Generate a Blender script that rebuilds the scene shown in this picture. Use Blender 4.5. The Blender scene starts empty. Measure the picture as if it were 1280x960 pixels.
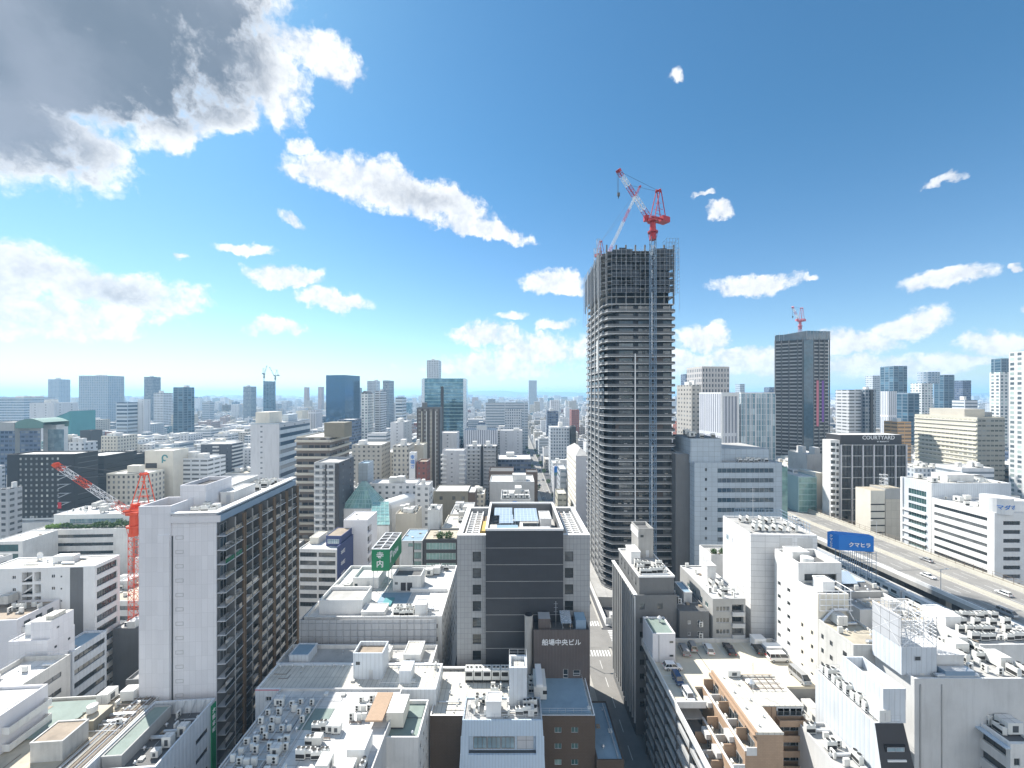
import bpy, math, random
from math import sin, cos, pi, radians, atan2, sqrt, floor
from mathutils import Vector, Matrix
random.seed(11); HAZE_D = 1.5e-4
S = bpy.context.scene
COL = S.collection
F_ = 500.0; CZ = 88.0; HY = 492.0       # focal length in pixels of the 1280 frame, eye height in metres, horizon row
# ---------------------------------------------------------------- camera
cd = bpy.data.cameras.new("camera"); cam = bpy.data.objects.new("camera", cd); COL.objects.link(cam)
cam.location = (0, 0, CZ); cam.rotation_euler = (pi/2, 0, 0)
cd.sensor_width = 36; cd.lens = 36*F_/1280; cd.shift_y = (HY-480)/1280; cd.clip_start = .5; cd.clip_end = 90000
S.camera = cam
S.view_settings.view_transform = 'Standard'; S.view_settings.look = 'None'; S.view_settings.gamma = 1
S.view_settings.exposure = 1.28
S.cycles.max_bounces = 6; S.cycles.diffuse_bounces = 3; S.cycles.glossy_bounces = 3; S.cycles.transmission_bounces = 4
S.cycles.volume_bounces = 1; S.cycles.transparent_max_bounces = 6
S.cycles.sample_clamp_indirect = 4; S.cycles.caustics_reflective = False; S.cycles.caustics_refractive = False
# ---------------------------------------------------------------- sun, sky
SAZ = radians(50); SEL = radians(48)          # sun 50 degrees left of the view axis, 48 up
SUND = Vector((-sin(SAZ)*cos(SEL), cos(SAZ)*cos(SEL), sin(SEL)))
sl = bpy.data.lights.new("sun", 'SUN'); sl.energy = 3.5; sl.angle = radians(.53); sl.color = (1, .955, .88)
so = bpy.data.objects.new("sun", sl); COL.objects.link(so); so.rotation_euler = SUND.to_track_quat('Z', 'Y').to_euler()
so.location = (0, 0, 500)
class NT:
    """tiny node helper"""
    def __init__(s, tree): s.t = tree; s.n = tree.nodes; s.l = tree.links
    def new(s, typ, **kw):
        n = s.n.new(typ)
        for k, v in kw.items(): setattr(n, k, v)
        return n
    def put(s, sock, v):
        if isinstance(v, bpy.types.NodeSocket): s.l.new(v, sock)
        elif v is not None: sock.default_value = v
    def m(s, op, a, b=None, c=None, clamp=False):
        n = s.new('ShaderNodeMath', operation=op); n.use_clamp = clamp
        s.put(n.inputs[0], a); s.put(n.inputs[1], b); s.put(n.inputs[2], c); return n.outputs[0]
    def vm(s, op, a, b=None, out=0):
        n = s.new('ShaderNodeVectorMath', operation=op); s.put(n.inputs[0], a)
        if b is not None: s.put(n.inputs[1], b)
        return n.outputs['Value'] if op in ('DOT_PRODUCT', 'LENGTH') else n.outputs[0]
    def scale(s, a, k):
        n = s.new('ShaderNodeVectorMath', operation='SCALE'); s.put(n.inputs[0], a); s.put(n.inputs['Scale'], k); return n.outputs[0]
    def noise(s, vec, scale, detail=4, rough=.55, w=None):
        n = s.new('ShaderNodeTexNoise'); s.put(n.inputs['Vector'], vec); n.inputs['Scale'].default_value = scale
        n.inputs['Detail'].default_value = detail; n.inputs['Roughness'].default_value = rough
        return n.outputs[0]
    def mix(s, f, a, b, bt='MIX'):
        n = s.new('ShaderNodeMix', data_type='RGBA', blend_type=bt); s.put(n.inputs[0], f)
        s.put(n.inputs[6], rgba(a) if isinstance(a, tuple) else a); s.put(n.inputs[7], rgba(b) if isinstance(b, tuple) else b)
        return n.outputs[2]
    def mapr(s, v, a, b, c=0., d=1., smooth=True):
        n = s.new('ShaderNodeMapRange'); n.interpolation_type = 'SMOOTHSTEP' if smooth else 'LINEAR'
        s.put(n.inputs[0], v)
        for i, x in enumerate((a, b, c, d)): s.put(n.inputs[1+i], x)
        return n.outputs[0]
def rgba(c): return (c[0], c[1], c[2], 1)
def pxdir(px, py): return Vector((px-640, F_, HY-py)).normalized()

W = bpy.data.worlds.new("World"); S.world = W; W.use_nodes = True
W.cycles.sampling_method = 'MANUAL'; W.cycles.sample_map_resolution = 512
N = NT(W.node_tree); N.n.clear()
sky = N.new('ShaderNodeTexSky', sky_type='NISHITA'); sky.sun_disc = False
sky.sun_elevation = SEL; sky.sun_rotation = -SAZ; sky.altitude = 0; sky.air_density = 1.0; sky.dust_density = 0.35; sky.ozone_density = 1.6
tc = N.new('ShaderNodeTexCoord'); D0 = tc.outputs['Generated']
# distorted direction for ragged cloud outlines
n1 = N.new('ShaderNodeTexNoise'); N.put(n1.inputs['Vector'], D0); n1.inputs['Scale'].default_value = 9; n1.inputs['Detail'].default_value = 5; n1.inputs['Roughness'].default_value = .62
warp = N.scale(N.vm('SUBTRACT', n1.outputs[1], (.5, .5, .5)), .085)
D1 = N.vm('ADD', D0, warp)
CL = [  # px, py, half-width, half-height, tilt (deg), darkness of the core, weight
 (60,55,310,140,6,1.,1.2),(150,15,230,160,0,.9,1.15),(-60,125,260,95,22,.8,1.05),(290,90,105,75,-40,.3,1.),(390,68,80,36,25,.05,.8),(335,110,62,50,20,.15,.88),(255,150,110,42,-18,.25,.88),(115,192,60,40,30,.25,.85),
 (440,228,80,32,12,.25,.95),(525,254,95,31,16,.4,.95),(600,290,62,15,8,.2,.9),(372,180,22,16,0,.1,.7),(480,242,95,36,15,.2,.85),
 (30,345,120,42,4,.35,.95),(150,368,105,32,6,.4,.95),(60,395,170,32,0,.25,.75),(-20,360,120,60,0,.3,.9),
 (306,316,36,11,0,.1,.8),(360,349,46,15,2,.2,.9),(418,377,48,18,8,.2,.9),(345,408,50,16,12,.1,.72),(228,323,14,8,0,.05,.65),(360,275,28,10,25,.05,.6),
 (690,357,42,18,0,.2,.95),(700,408,28,8,0,.1,.75),(610,420,46,18,0,.12,.8),(680,440,90,26,0,.12,.75),(600,455,70,16,0,.08,.62),(640,395,30,8,0,.05,.5),
 (938,360,64,16,-3,.25,.95),(1008,352,16,6,0,.1,.7),(885,247,13,6,0,.05,.75),(899,267,20,11,-18,.1,.85),(847,101,15,14,20,.02,.68),(1186,226,36,9,-14,.05,.72),
 (1178,355,60,16,-2,.25,.95),(1260,346,14,6,0,.1,.8),(1140,410,52,22,-6,.2,.95),(1060,432,80,20,0,.15,.9),(880,425,34,22,0,.15,.9),(930,448,80,18,0,.12,.8),(1245,430,60,17,-6,.15,.9),(1190,452,80,15,0,.1,.8),(1272,395,20,8,0,.1,.7),(1110,462,130,18,0,.08,.85),(960,462,110,16,0,.06,.85),(620,462,120,14,0,.05,.75),(850,455,60,18,0,.08,.75),(70,415,150,22,0,.08,.62)]
CL = [(a, b, c*(1.15 if d < 60 else 1), d*(1.2 if d < 60 else 1), e, f, g+(.05 if d < 60 else 0)) for a, b, c, d, e, f, g in CL]
acc = None; accd = None
for (px, py, hw, hh, tl, dk, wt) in CL:
    C = pxdir(px, py); a = radians(-tl)
    Ux = (pxdir(px+hw*cos(a), py-hw*sin(a))-C); Uy = (pxdir(px-hh*sin(a), py-hh*cos(a))-C)
    Ux = Ux - C*Ux.dot(C); Uy = Uy - C*Uy.dot(C)
    Uy = Uy - Ux*(Uy.dot(Ux)/Ux.dot(Ux))
    U = Ux/Ux.dot(Ux); V = Uy/Uy.dot(Uy)
    u = N.vm('DOT_PRODUCT', D1, tuple(U)); v = N.vm('DOT_PRODUCT', D1, tuple(V))
    # centre offset vanishes because U and V are tangent to C
    v = N.m('MULTIPLY', v, N.mapr(v, -.2, .0, 1.45, 1.0)) if hh < 60 else v
    r2 = N.m('MULTIPLY_ADD', u, u, N.m('MULTIPLY', v, v))
    f = N.m('SUBTRACT', wt, r2)
    gt = N.m('GREATER_THAN', N.vm('DOT_PRODUCT', D0, tuple(C)), .3); f = N.m('ADD', N.m('MULTIPLY', f, gt), N.m('MULTIPLY_ADD', gt, 1.7, -1.7))
    f = N.m('MAXIMUM', f, -1.7)
    d = N.m('MULTIPLY', N.m('MAXIMUM', f, 0.), dk)
    acc = f if acc is None else N.m('MAXIMUM', acc, f)
    accd = d if accd is None else N.m('MAXIMUM', accd, d)
# unseen clouds added behind the camera as fill light for walls facing it
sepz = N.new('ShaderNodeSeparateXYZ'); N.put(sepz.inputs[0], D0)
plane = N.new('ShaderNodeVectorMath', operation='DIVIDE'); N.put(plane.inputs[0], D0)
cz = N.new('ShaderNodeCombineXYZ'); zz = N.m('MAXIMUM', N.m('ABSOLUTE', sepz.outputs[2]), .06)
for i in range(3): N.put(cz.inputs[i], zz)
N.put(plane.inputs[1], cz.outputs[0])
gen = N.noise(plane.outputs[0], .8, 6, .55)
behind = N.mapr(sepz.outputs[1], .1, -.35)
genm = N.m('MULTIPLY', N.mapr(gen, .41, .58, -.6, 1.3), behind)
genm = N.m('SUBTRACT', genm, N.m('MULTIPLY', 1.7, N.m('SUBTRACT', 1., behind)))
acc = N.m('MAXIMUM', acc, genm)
fb = N.noise(D1, 20, 7, .62); fb2 = N.noise(D0, 55, 5, .6); fb3 = N.noise(D1, 6.5, 3, .5)
dens = N.m('ADD', acc, N.m('MULTIPLY_ADD', fb, 1.7, -.86))
dens = N.m('ADD', dens, N.m('MULTIPLY_ADD', fb2, .7, -.35))
dens = N.m('ADD', dens, N.m('MULTIPLY_ADD', fb3, .8, -.45))
alpha = N.mapr(dens, -.04, .60)
core = N.m('MULTIPLY', N.mapr(N.m('ADD', accd, N.m('MULTIPLY_ADD', fb, .8, -.42)), .12, .75), N.mapr(dens, .2, .8))
lump = N.mapr(N.m('ADD', N.m('MULTIPLY', fb, .6), N.m('MULTIPLY', fb2, .4)), .38, .62)
white = N.mix(lump, (3.3, 3.45, 3.7), (4.7, 4.75, 4.8))
white = N.mix(N.mapr(sepz.outputs[1], .0, -.4), white, (7.6, 7.4, 7.1))   # the added clouds behind the camera made extra bright, to lift shaded walls
ccol = N.mix(core, white, N.mix(N.mapr(fb3, .3, .7), (.8, 1.0, 1.3), (1.4, 1.6, 1.95)))
skyc = N.new('ShaderNodeHueSaturation'); skyc.inputs['Saturation'].default_value = 1.05; skyc.inputs['Value'].default_value = 1.0
N.put(skyc.inputs['Color'], sky.outputs[0])
tint = N.mix(N.mapr(sepz.outputs[2], .0, .55), (.50, .585, .645), (.29, .52, .585))
skyt = N.mix(1., skyc.outputs[0], tint, 'MULTIPLY')
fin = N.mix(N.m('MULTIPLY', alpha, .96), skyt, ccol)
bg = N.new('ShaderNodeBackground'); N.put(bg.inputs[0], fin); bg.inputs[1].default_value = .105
wo = N.new('ShaderNodeOutputWorld'); N.l.new(bg.outputs[0], wo.inputs[0])

# ---------------------------------------------------------------- materials
g = bpy.data.node_groups.new('FaceUV', 'ShaderNodeTree')
g.interface.new_socket('UV', in_out='OUTPUT', socket_type='NodeSocketVector')
g.interface.new_socket('Up', in_out='OUTPUT', socket_type='NodeSocketFloat')
G = NT(g); t = G.new('ShaderNodeTexCoord'); a_ = G.new('ShaderNodeSeparateXYZ'); b_ = G.new('ShaderNodeSeparateXYZ')
G.put(a_.inputs[0], t.outputs['Object']); G.put(b_.inputs[0], t.outputs['Normal'])
nx = G.m('GREATER_THAN', G.m('ABSOLUTE', b_.outputs[0]), .6); up = G.m('GREATER_THAN', G.m('ABSOLUTE', b_.outputs[2]), .6)
uu = G.m('ADD', G.m('MULTIPLY', a_.outputs[0], G.m('SUBTRACT', 1., nx)), G.m('MULTIPLY', a_.outputs[1], nx))
vv = G.m('ADD', G.m('MULTIPLY', a_.outputs[2], G.m('SUBTRACT', 1., up)), G.m('MULTIPLY', a_.outputs[1], up))
c_ = G.new('ShaderNodeCombineXYZ'); G.put(c_.inputs[0], uu); G.put(c_.inputs[1], vv)
oi_ = G.new('ShaderNodeObjectInfo'); G.put(c_.inputs[2], G.m('MULTIPLY', oi_.outputs['Random'], 37.))
go = G.new('NodeGroupOutput'); G.put(go.inputs[0], c_.outputs[0]); G.put(go.inputs[1], up)
MATS = {}
def mat_base(name):
    m = bpy.data.materials.new(name); m.use_nodes = True; T = NT(m.node_tree)
    return m, T, T.n['Principled BSDF']
def M(name, col, rough=.75, metal=0., dirt=.25, panel=None, joint=.55, bump=0., spec=.4, streak=True, var=.05, corr=None):
    """wall / roof paint with streaks, patches and optional panel joints or corrugation"""
    if name in MATS: return MATS[name]
    m, T, P = mat_base(name)
    fu = T.new('ShaderNodeGroup'); fu.node_tree = g; uv = fu.outputs[0]
    c = rgba(col)
    st = T.vm('MULTIPLY', uv, (1.6, .12, 1) if streak else (.5, .5, 1))
    n1 = T.mapr(T.noise(st, .9, 5, .65), .42, .78); n2 = T.mapr(T.noise(uv, .16, 5, .6), .35, .7); n3 = T.noise(uv, 3.2, 4, .7)
    dk = T.m('MULTIPLY', T.m('ADD', T.m('MULTIPLY', n1, .55), T.m('MULTIPLY', n2, .6)), dirt)
    dk = T.m('ADD', dk, T.m('MULTIPLY_ADD', n3, .22*dirt+.03, -.1*dirt))
    col_ = T.mix(dk, c, tuple(x*.42 for x in col))
    oi = T.new('ShaderNodeObjectInfo')
    col_ = T.mix(1., col_, T.mix(oi.outputs['Random'], (1-var,)*3, (1.,)*3), 'MULTIPLY')
    if panel:
        b = T.new('ShaderNodeTexBrick'); b.offset = panel[2] if len(panel) > 2 else 0.; b.inputs['Scale'].default_value = 1
        b.inputs['Brick Width'].default_value = panel[0]; b.inputs['Row Height'].default_value = panel[1]
        b.inputs['Mortar Size'].default_value = panel[3] if len(panel) > 3 else .035; b.inputs['Mortar Smooth'].default_value = .2
        b.inputs['Color1'].default_value = (1, 1, 1, 1); b.inputs['Color2'].default_value = (.92, .92, .92, 1)
        b.inputs['Mortar'].default_value = (joint, joint, joint, 1); b.inputs['Bias'].default_value = 0
        T.put(b.inputs['Vector'], uv); col_ = T.mix(1., col_, b.outputs[0], 'MULTIPLY')
    h = T.noise(uv, 2.5, 5, .7)
    if corr:
        sx = T.new('ShaderNodeSeparateXYZ'); T.put(sx.inputs[0], uv)
        w = T.m('PINGPONG', sx.outputs[0], corr)
        h = T.m('MULTIPLY', w, 1./corr); bump = max(bump, .6)
        col_ = T.mix(T.mapr(h, .0, .3), T.mix(.5, col_, tuple(x*.6 for x in col)), col_)
    if bump:
        bn = T.new('ShaderNodeBump'); bn.inputs['Strength'].default_value = bump; bn.inputs['Distance'].default_value = .05
        T.put(bn.inputs['Height'], h); T.put(P.inputs['Normal'], bn.outputs[0])
    T.put(P.inputs['Base Color'], col_); P.inputs['Metallic'].default_value = metal
    T.put(P.inputs['Roughness'], T.m('MULTIPLY_ADD', n3, .25, rough-.12)); P.inputs['Specular IOR Level'].default_value = spec
    MATS[name] = m; return m
def GL(name, col, rough=.06, var=.6, light=(.35, .36, .36), spec=.8, cell=None, metal=0.):
    """window glass: dark room behind, some blinds drawn, wavy reflection"""
    if name in MATS: return MATS[name]
    m, T, P = mat_base(name); oi = T.new('ShaderNodeObjectInfo')
    fu = T.new('ShaderNodeGroup'); fu.node_tree = g; uv = fu.outputs[0]
    r = oi.outputs['Random']
    if cell:
        q = T.new('ShaderNodeVectorMath', operation='SNAP'); T.put(q.inputs[0], uv); q.inputs[1].default_value = (cell[0], cell[1], 1000)
        wn = T.new('ShaderNodeTexWhiteNoise'); T.put(wn.inputs['Vector'], q.outputs[0]); r = wn.outputs['Value']
    f = T.m('POWER', r, 4.); c = T.mix(T.m('MULTIPLY', f, var), col, light)
    n = T.noise(T.vm('ADD', uv, (3, 5, 0)), .35, 3, .5)
    c = T.mix(T.mapr(n, .35, .65, 0, .5), c, tuple(x*.45 for x in col))
    bn = T.new('ShaderNodeBump'); bn.inputs['Strength'].default_value = .12; bn.inputs['Distance'].default_value = .1
    T.put(bn.inputs['Height'], n); T.put(P.inputs['Normal'], bn.outputs[0])
    T.put(P.inputs['Base Color'], c); P.inputs['Roughness'].default_value = rough; P.inputs['Specular IOR Level'].default_value = spec
    P.inputs['Coat Weight'].default_value = .4; P.inputs['Metallic'].default_value = metal; P.inputs['Coat Roughness'].default_value = .04
    MATS[name] = m; return m
def FAC(name, wall, glass, pitch, bay, wf, hf, roof=(.55,.54,.52), light=(.3,.32,.33), slab=None, gr=.12, rib=None):
    """a far block's wall: storeys and bays too small to model, each cell with its own tone"""
    if name in MATS: return MATS[name]
    m, T, P = mat_base(name); fu = T.new('ShaderNodeGroup'); fu.node_tree = g; uv = fu.outputs[0]
    sx = T.new('ShaderNodeSeparateXYZ'); T.put(sx.inputs[0], uv)
    U = T.m('DIVIDE', sx.outputs[0], bay); V = T.m('DIVIDE', sx.outputs[1], pitch)
    fx = T.m('FRACT', U); fy = T.m('FRACT', V)
    mk = T.m('MULTIPLY', T.m('LESS_THAN', T.m('ABSOLUTE', T.m('SUBTRACT', fx, .5)), wf/2), T.m('LESS_THAN', T.m('ABSOLUTE', T.m('SUBTRACT', fy, .52)), hf/2))
    mk = T.m('MULTIPLY', mk, T.m('SUBTRACT', 1., fu.outputs[1]))
    cc = T.new('ShaderNodeCombineXYZ'); T.put(cc.inputs[0], T.m('FLOOR', U)); T.put(cc.inputs[1], T.m('FLOOR', V)); sz = T.new('ShaderNodeSeparateXYZ'); T.put(sz.inputs[0], uv); T.put(cc.inputs[2], sz.outputs[2])
    wn = T.new('ShaderNodeTexWhiteNoise'); T.put(wn.inputs['Vector'], cc.outputs[0])
    gc = T.mix(T.m('POWER', wn.outputs['Value'], 3.), glass, light)
    nn = T.mapr(T.noise(T.vm('MULTIPLY', uv, (1.2, .15, 1)), .6, 4, .6), .4, .75)
    wc = T.mix(T.m('MULTIPLY', nn, .3), wall, tuple(x*.55 for x in wall))
    if slab is not None:
        wc = T.mix(T.m('GREATER_THAN', T.m('ABSOLUTE', T.m('SUBTRACT', fy, .52)), .43), wc, slab)
    if rib is not None:
        wc = T.mix(T.m('GREATER_THAN', T.m('ABSOLUTE', T.m('SUBTRACT', fx, .5)), .42), wc, rib)
    rc = T.mix(T.mapr(T.noise(uv, .25, 5, .7), .3, .7), roof, tuple(x*.6 for x in roof))
    wc = T.mix(fu.outputs[1], wc, rc)
    oi = T.new('ShaderNodeObjectInfo'); wc = T.mix(1., wc, T.mix(oi.outputs['Random'], (.86,.86,.88), (1.,1.,1.)), 'MULTIPLY')
    T.put(P.inputs['Base Color'], T.mix(mk, wc, gc)); T.put(P.inputs['Roughness'], T.m('MULTIPLY_ADD', mk, gr-.7, .7))
    bn = T.new('ShaderNodeBump'); bn.inputs['Strength'].default_value = .5; bn.inputs['Distance'].default_value = .25; bn.invert = True
    T.put(bn.inputs['Height'], mk); T.put(P.inputs['Normal'], bn.outputs[0])
    MATS[name] = m; return m

# ---------------------------------------------------------------- mesh builder
class MB:
    def __init__(s): s.v = []; s.f = []; s.m = []
    def quad(s, a, b, c, d, m=0):
        i = len(s.v); s.v += [tuple(a), tuple(b), tuple(c), tuple(d)]; s.f.append((i, i+1, i+2, i+3)); s.m.append(m)
    def poly(s, pts, m=0):
        i = len(s.v); s.v += [tuple(p) for p in pts]; s.f.append(tuple(range(i, i+len(pts)))); s.m.append(m)
    def box(s, x0, x1, y0, y1, z0, z1, m=0, top=None):
        i = len(s.v)
        s.v += [(x0,y0,z0),(x1,y0,z0),(x1,y1,z0),(x0,y1,z0),(x0,y0,z1),(x1,y0,z1),(x1,y1,z1),(x0,y1,z1)]
        s.f += [(i,i+3,i+2,i+1),(i+4,i+5,i+6,i+7),(i,i+1,i+5,i+4),(i+1,i+2,i+6,i+5),(i+2,i+3,i+7,i+6),(i+3,i,i+4,i+7)]
        s.m += [m, m if top is None else top, m, m, m, m]; return s
    def prism(s, poly, z0, z1, m=0, top=None):
        n = len(poly); i = len(s.v)
        s.v += [(p[0], p[1], z0) for p in poly]+[(p[0], p[1], z1) for p in poly]
        for k in range(n): s.f.append((i+k, i+(k+1) % n, i+n+(k+1) % n, i+n+k)); s.m.append(m)
        s.f.append(tuple(range(i+n, i+2*n))); s.m.append(m if top is None else top)
        s.f.append(tuple(reversed(range(i, i+n)))); s.m.append(m); return s
    def bar(s, p, q, r=.1, m=0, n=4):
        p = Vector(p); q = Vector(q); d = (q-p)
        if d.length < 1e-5: return s
        d.normalize(); a = d.orthogonal().normalized(); b = d.cross(a); i = len(s.v)
        for e in (p, q):
            for k in range(n):
                t = 2*pi*(k+.5)/n; s.v.append(tuple(e+a*r*cos(t)+b*r*sin(t)))
        for k in range(n): s.f.append((i+k, i+(k+1) % n, i+n+(k+1) % n, i+n+k)); s.m.append(m)
        s.f += [tuple(reversed(range(i, i+n))), tuple(range(i+n, i+2*n))]; s.m += [m, m]; return s
    def cyl(s, x, y, z0, z1, r, m=0, n=14, top=None, r2=None):
        r2 = r if r2 is None else r2; i = len(s.v)
        for z, rr in ((z0, r), (z1, r2)):
            for k in range(n): s.v.append((x+rr*cos(2*pi*k/n), y+rr*sin(2*pi*k/n), z))
        for k in range(n): s.f.append((i+k, i+(k+1) % n, i+n+(k+1) % n, i+n+k)); s.m.append(m)
        s.f += [tuple(reversed(range(i, i+n))), tuple(range(i+n, i+2*n))]; s.m += [m, m if top is None else top]; return s
    def ring(s, x0, x1, y0, y1, z0, z1, t, m=0):
        s.box(x0, x1, y0, y0+t, z0, z1, m); s.box(x0, x1, y1-t, y1, z0, z1, m)
        s.box(x0, x0+t, y0+t+.002, y1-t-.002, z0, z1, m); s.box(x1-t, x1, y0+t+.002, y1-t-.002, z0, z1, m); return s
    def mesh(s, name, mats):
        me = bpy.data.meshes.new(name); me.from_pydata(s.v, [], s.f)
        for mt in (mats if isinstance(mats, (list, tuple)) else [mats]): me.materials.append(MATS[mt] if isinstance(mt, str) else mt)
        me.polygons.foreach_set('material_index', s.m); me.update(); return me
    def build(s, name, mats, parent=None, loc=(0, 0, 0), rz=0): return O(name, s.mesh(name, mats), parent, loc, rz)
def O(name, me, parent=None, loc=(0, 0, 0), rz=0, sc=None):
    o = bpy.data.objects.new(name, me); COL.objects.link(o); o.location = loc
    if rz: o.rotation_euler = (0, 0, rz)
    if sc: o.scale = sc
    if parent is not None: o.parent = parent
    return o
def tag(o, label, cat=None, group=None, kind=None):
    if label: o['label'] = label
    if cat: o['category'] = cat
    if group: o['group'] = group
    if kind: o['kind'] = kind
    return o
def thing(name, label, cat, loc=(0, 0, 0), rz=0, group=None):
    return tag(O(name, None, None, loc, rz), label, cat, group)
def struct(name, mb, mats, loc=(0, 0, 0)): return tag(mb.build(name, mats, None, loc), None, None, None, 'structure')
def copy_tree(o, loc, rz, label, group, mat=None):
    r = o.copy(); COL.objects.link(r); r.location = loc; r.rotation_euler = (0, 0, rz); r['label'] = label; r['group'] = group
    def rec(src, dst):
        for ch in list(src.children):
            c = ch.copy(); COL.objects.link(c); c.parent = dst; rec(ch, c)
    rec(o, r); return r
def at(px, y): return (px-640)/F_*y                    # world x of image column px at distance y
def zat(py, y): return CZ-(py-HY)/F_*y                  # world z of image row py at distance y
def ydz(py, z): return F_*(CZ-z)/(py-HY)                # distance of a level at z seen in row py

# palette
for n_, c_v, kw in [
 ('white',(.74,.735,.715),dict(dirt=.42)),('white_clean',(.82,.82,.81),dict(dirt=.22)),('white_tile',(.80,.80,.80),dict(dirt=.28,panel=(3.6,1.5,0,.05),joint=.6)),
 ('lilac',(.74,.73,.75),dict(dirt=.2)),('lilac_panel',(.78,.77,.79),dict(dirt=.12,panel=(1.2,3.0,0,.03),joint=.8)),('cream',(.74,.70,.61),dict(dirt=.25)),('beige',(.58,.54,.46),dict(dirt=.2)),
 ('beige_panel',(.56,.52,.45),dict(dirt=.15,panel=(3,4,0,.05),joint=.6)),('grey',(.42,.42,.41),dict(dirt=.35)),('grey_light',(.64,.64,.63),dict(dirt=.35)),('grey_dark',(.17,.175,.18),dict(dirt=.3)),
 ('grey_tile',(.38,.39,.40),dict(dirt=.15,panel=(.9,1.3,0,.04),joint=.6)),('blue_panel',(.50,.57,.63),dict(dirt=.15,panel=(2.4,2.,0,.05),joint=.55)),
 ('slate',(.05,.055,.065),dict(dirt=.15,rough=.5,panel=(2.2,1.1,0,.02),joint=.9)),('black_tile',(.035,.036,.04),dict(dirt=.1,rough=.55)),('brown_tile',(.115,.085,.065),dict(dirt=.25,panel=(.6,.3,.5,.03),joint=.75)),
 ('brown',(.16,.12,.10),dict(dirt=.2)),('umber',(.13,.11,.105),dict(dirt=.35,corr=.35)),('orange_tile',(.45,.315,.215),dict(dirt=.2,panel=(.6,.3,.5,.02),joint=.8)),('khaki',(.27,.25,.20),dict(dirt=.25)),
 ('corr_blue',(.50,.60,.70),dict(dirt=.12,corr=.3,rough=.5)),('corr_white',(.65,.69,.73),dict(dirt=.32,corr=.45,rough=.5)),('navy',(.07,.09,.2),dict(dirt=.1)),('concrete',(.42,.41,.39),dict(dirt=.5,bump=.3)),
 ('concrete_white',(.62,.61,.58),dict(dirt=.55)),('charcoal',(.06,.06,.065),dict(dirt=.1,rough=.5)),('teal_frame',(.35,.5,.5),dict(dirt=.05)),
 ('roof_white',(.72,.71,.69),dict(dirt=.55,streak=False,panel=(2.5,2.5,0,.06),joint=.6,bump=.2)),('roof_grey',(.48,.47,.45),dict(dirt=.55,streak=False,bump=.3)),('roof_cream',(.68,.65,.58),dict(dirt=.42,streak=False,panel=(1.0,4,0,.06),joint=.6,bump=.2)),
 ('roof_green',(.24,.30,.27),dict(dirt=.4,streak=False)),('roof_blue',(.25,.36,.45),dict(dirt=.35,streak=False)),('roof_dark',(.15,.15,.15),dict(dirt=.4,streak=False)),('roof_tan',(.52,.46,.36),dict(dirt=.6,streak=False,bump=.3)),
 ('roof_rust',(.36,.29,.22),dict(dirt=.7,streak=False,bump=.4)),('deck_tan',(.68,.62,.50),dict(dirt=.28,streak=False)),
 ('metal',(.62,.64,.66),dict(dirt=.1,rough=.4,metal=.5)),('metal_dark',(.10,.11,.12),dict(dirt=.1,rough=.5,metal=.3)),('steel_blue',(.24,.33,.43),dict(dirt=.1,rough=.5)),
 ('ac_white',(.72,.72,.69),dict(dirt=.2,rough=.5)),('fan_dark',(.03,.03,.03),dict(dirt=0)),('rail',(.5,.52,.54),dict(dirt=.1,rough=.5)),
 ('red',(.45,.02,.03),dict(dirt=.1,rough=.4)),('orange_red',(.75,.10,.04),dict(dirt=.1,rough=.4)),('paint_white',(.82,.82,.82),dict(dirt=.05,rough=.4)),
 ('sign_green',(.02,.24,.11),dict(dirt=.08,rough=.4)),('sign_blue',(.02,.20,.62),dict(dirt=.08,rough=.4)),('sign_red',(.62,.04,.06),dict(dirt=.05)),('yellow',(.60,.42,.14),dict(dirt=.15)),('tower_infill',(.035,.045,.06),dict(dirt=.1)),('amber',(.21,.155,.11),dict(dirt=.15)),
 ('asphalt',(.10,.10,.105),dict(dirt=.4,streak=False,bump=.15)),('asphalt_light',(.27,.26,.245),dict(dirt=.35,streak=False)),('pavement',(.48,.46,.42),dict(dirt=.3,streak=False,panel=(.6,.6,0,.03),joint=.8)),('mark',(.75,.75,.73),dict(dirt=.3,streak=False)),
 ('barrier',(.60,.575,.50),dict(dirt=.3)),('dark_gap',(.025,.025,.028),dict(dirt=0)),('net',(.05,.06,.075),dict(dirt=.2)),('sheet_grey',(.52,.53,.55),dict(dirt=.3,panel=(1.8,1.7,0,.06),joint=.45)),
 ('solar',(.36,.43,.50),dict(dirt=.05,rough=.2,panel=(1.,1.6,0,.05),joint=1.5,streak=False,spec=.8)),('tyre',(.02,.02,.02),dict(dirt=0)),('mirror_panel',(.6,.66,.72),dict(dirt=.05,rough=.25,metal=.6)),
 ('green_paint',(.15,.27,.24),dict(dirt=.2)),('teal_sheet',(.10,.30,.32),dict(dirt=.15)),('pink',(.6,.2,.25),dict(dirt=.1)),('car_white',(.8,.8,.8),dict(dirt=.02,rough=.25,spec=.7)),('car_black',(.02,.02,.025),dict(dirt=.02,rough=.2,spec=.7)),
 ('car_silver',(.45,.46,.48),dict(dirt=.02,rough=.3,metal=.5)),('car_navy',(.03,.06,.14),dict(dirt=.02,rough=.2,spec=.7)),('purple',(.25,.12,.4),dict(dirt=.05))]:
    M(n_, c_v, **kw)
GL('glass', (.035,.045,.05)); GL('glass_blue', (.05,.10,.14)); GL('glass_teal', (.05,.12,.12), light=(.4,.55,.5)); GL('glass_tower', (.045,.06,.07), light=(.4,.42,.42)); GL('car_glass', (.02,.025,.03), var=0)
GL('glass_wall', (.08,.20,.28), cell=(2.4,3.6), light=(.3,.48,.55), rough=.05, metal=.6); GL('glass_green', (.20,.36,.34), cell=(2,3.5), light=(.4,.6,.5)); GL('glass_sky', (.25,.36,.42), cell=(2.2,3.8), light=(.5,.6,.62), rough=.03, var=.5)
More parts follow.
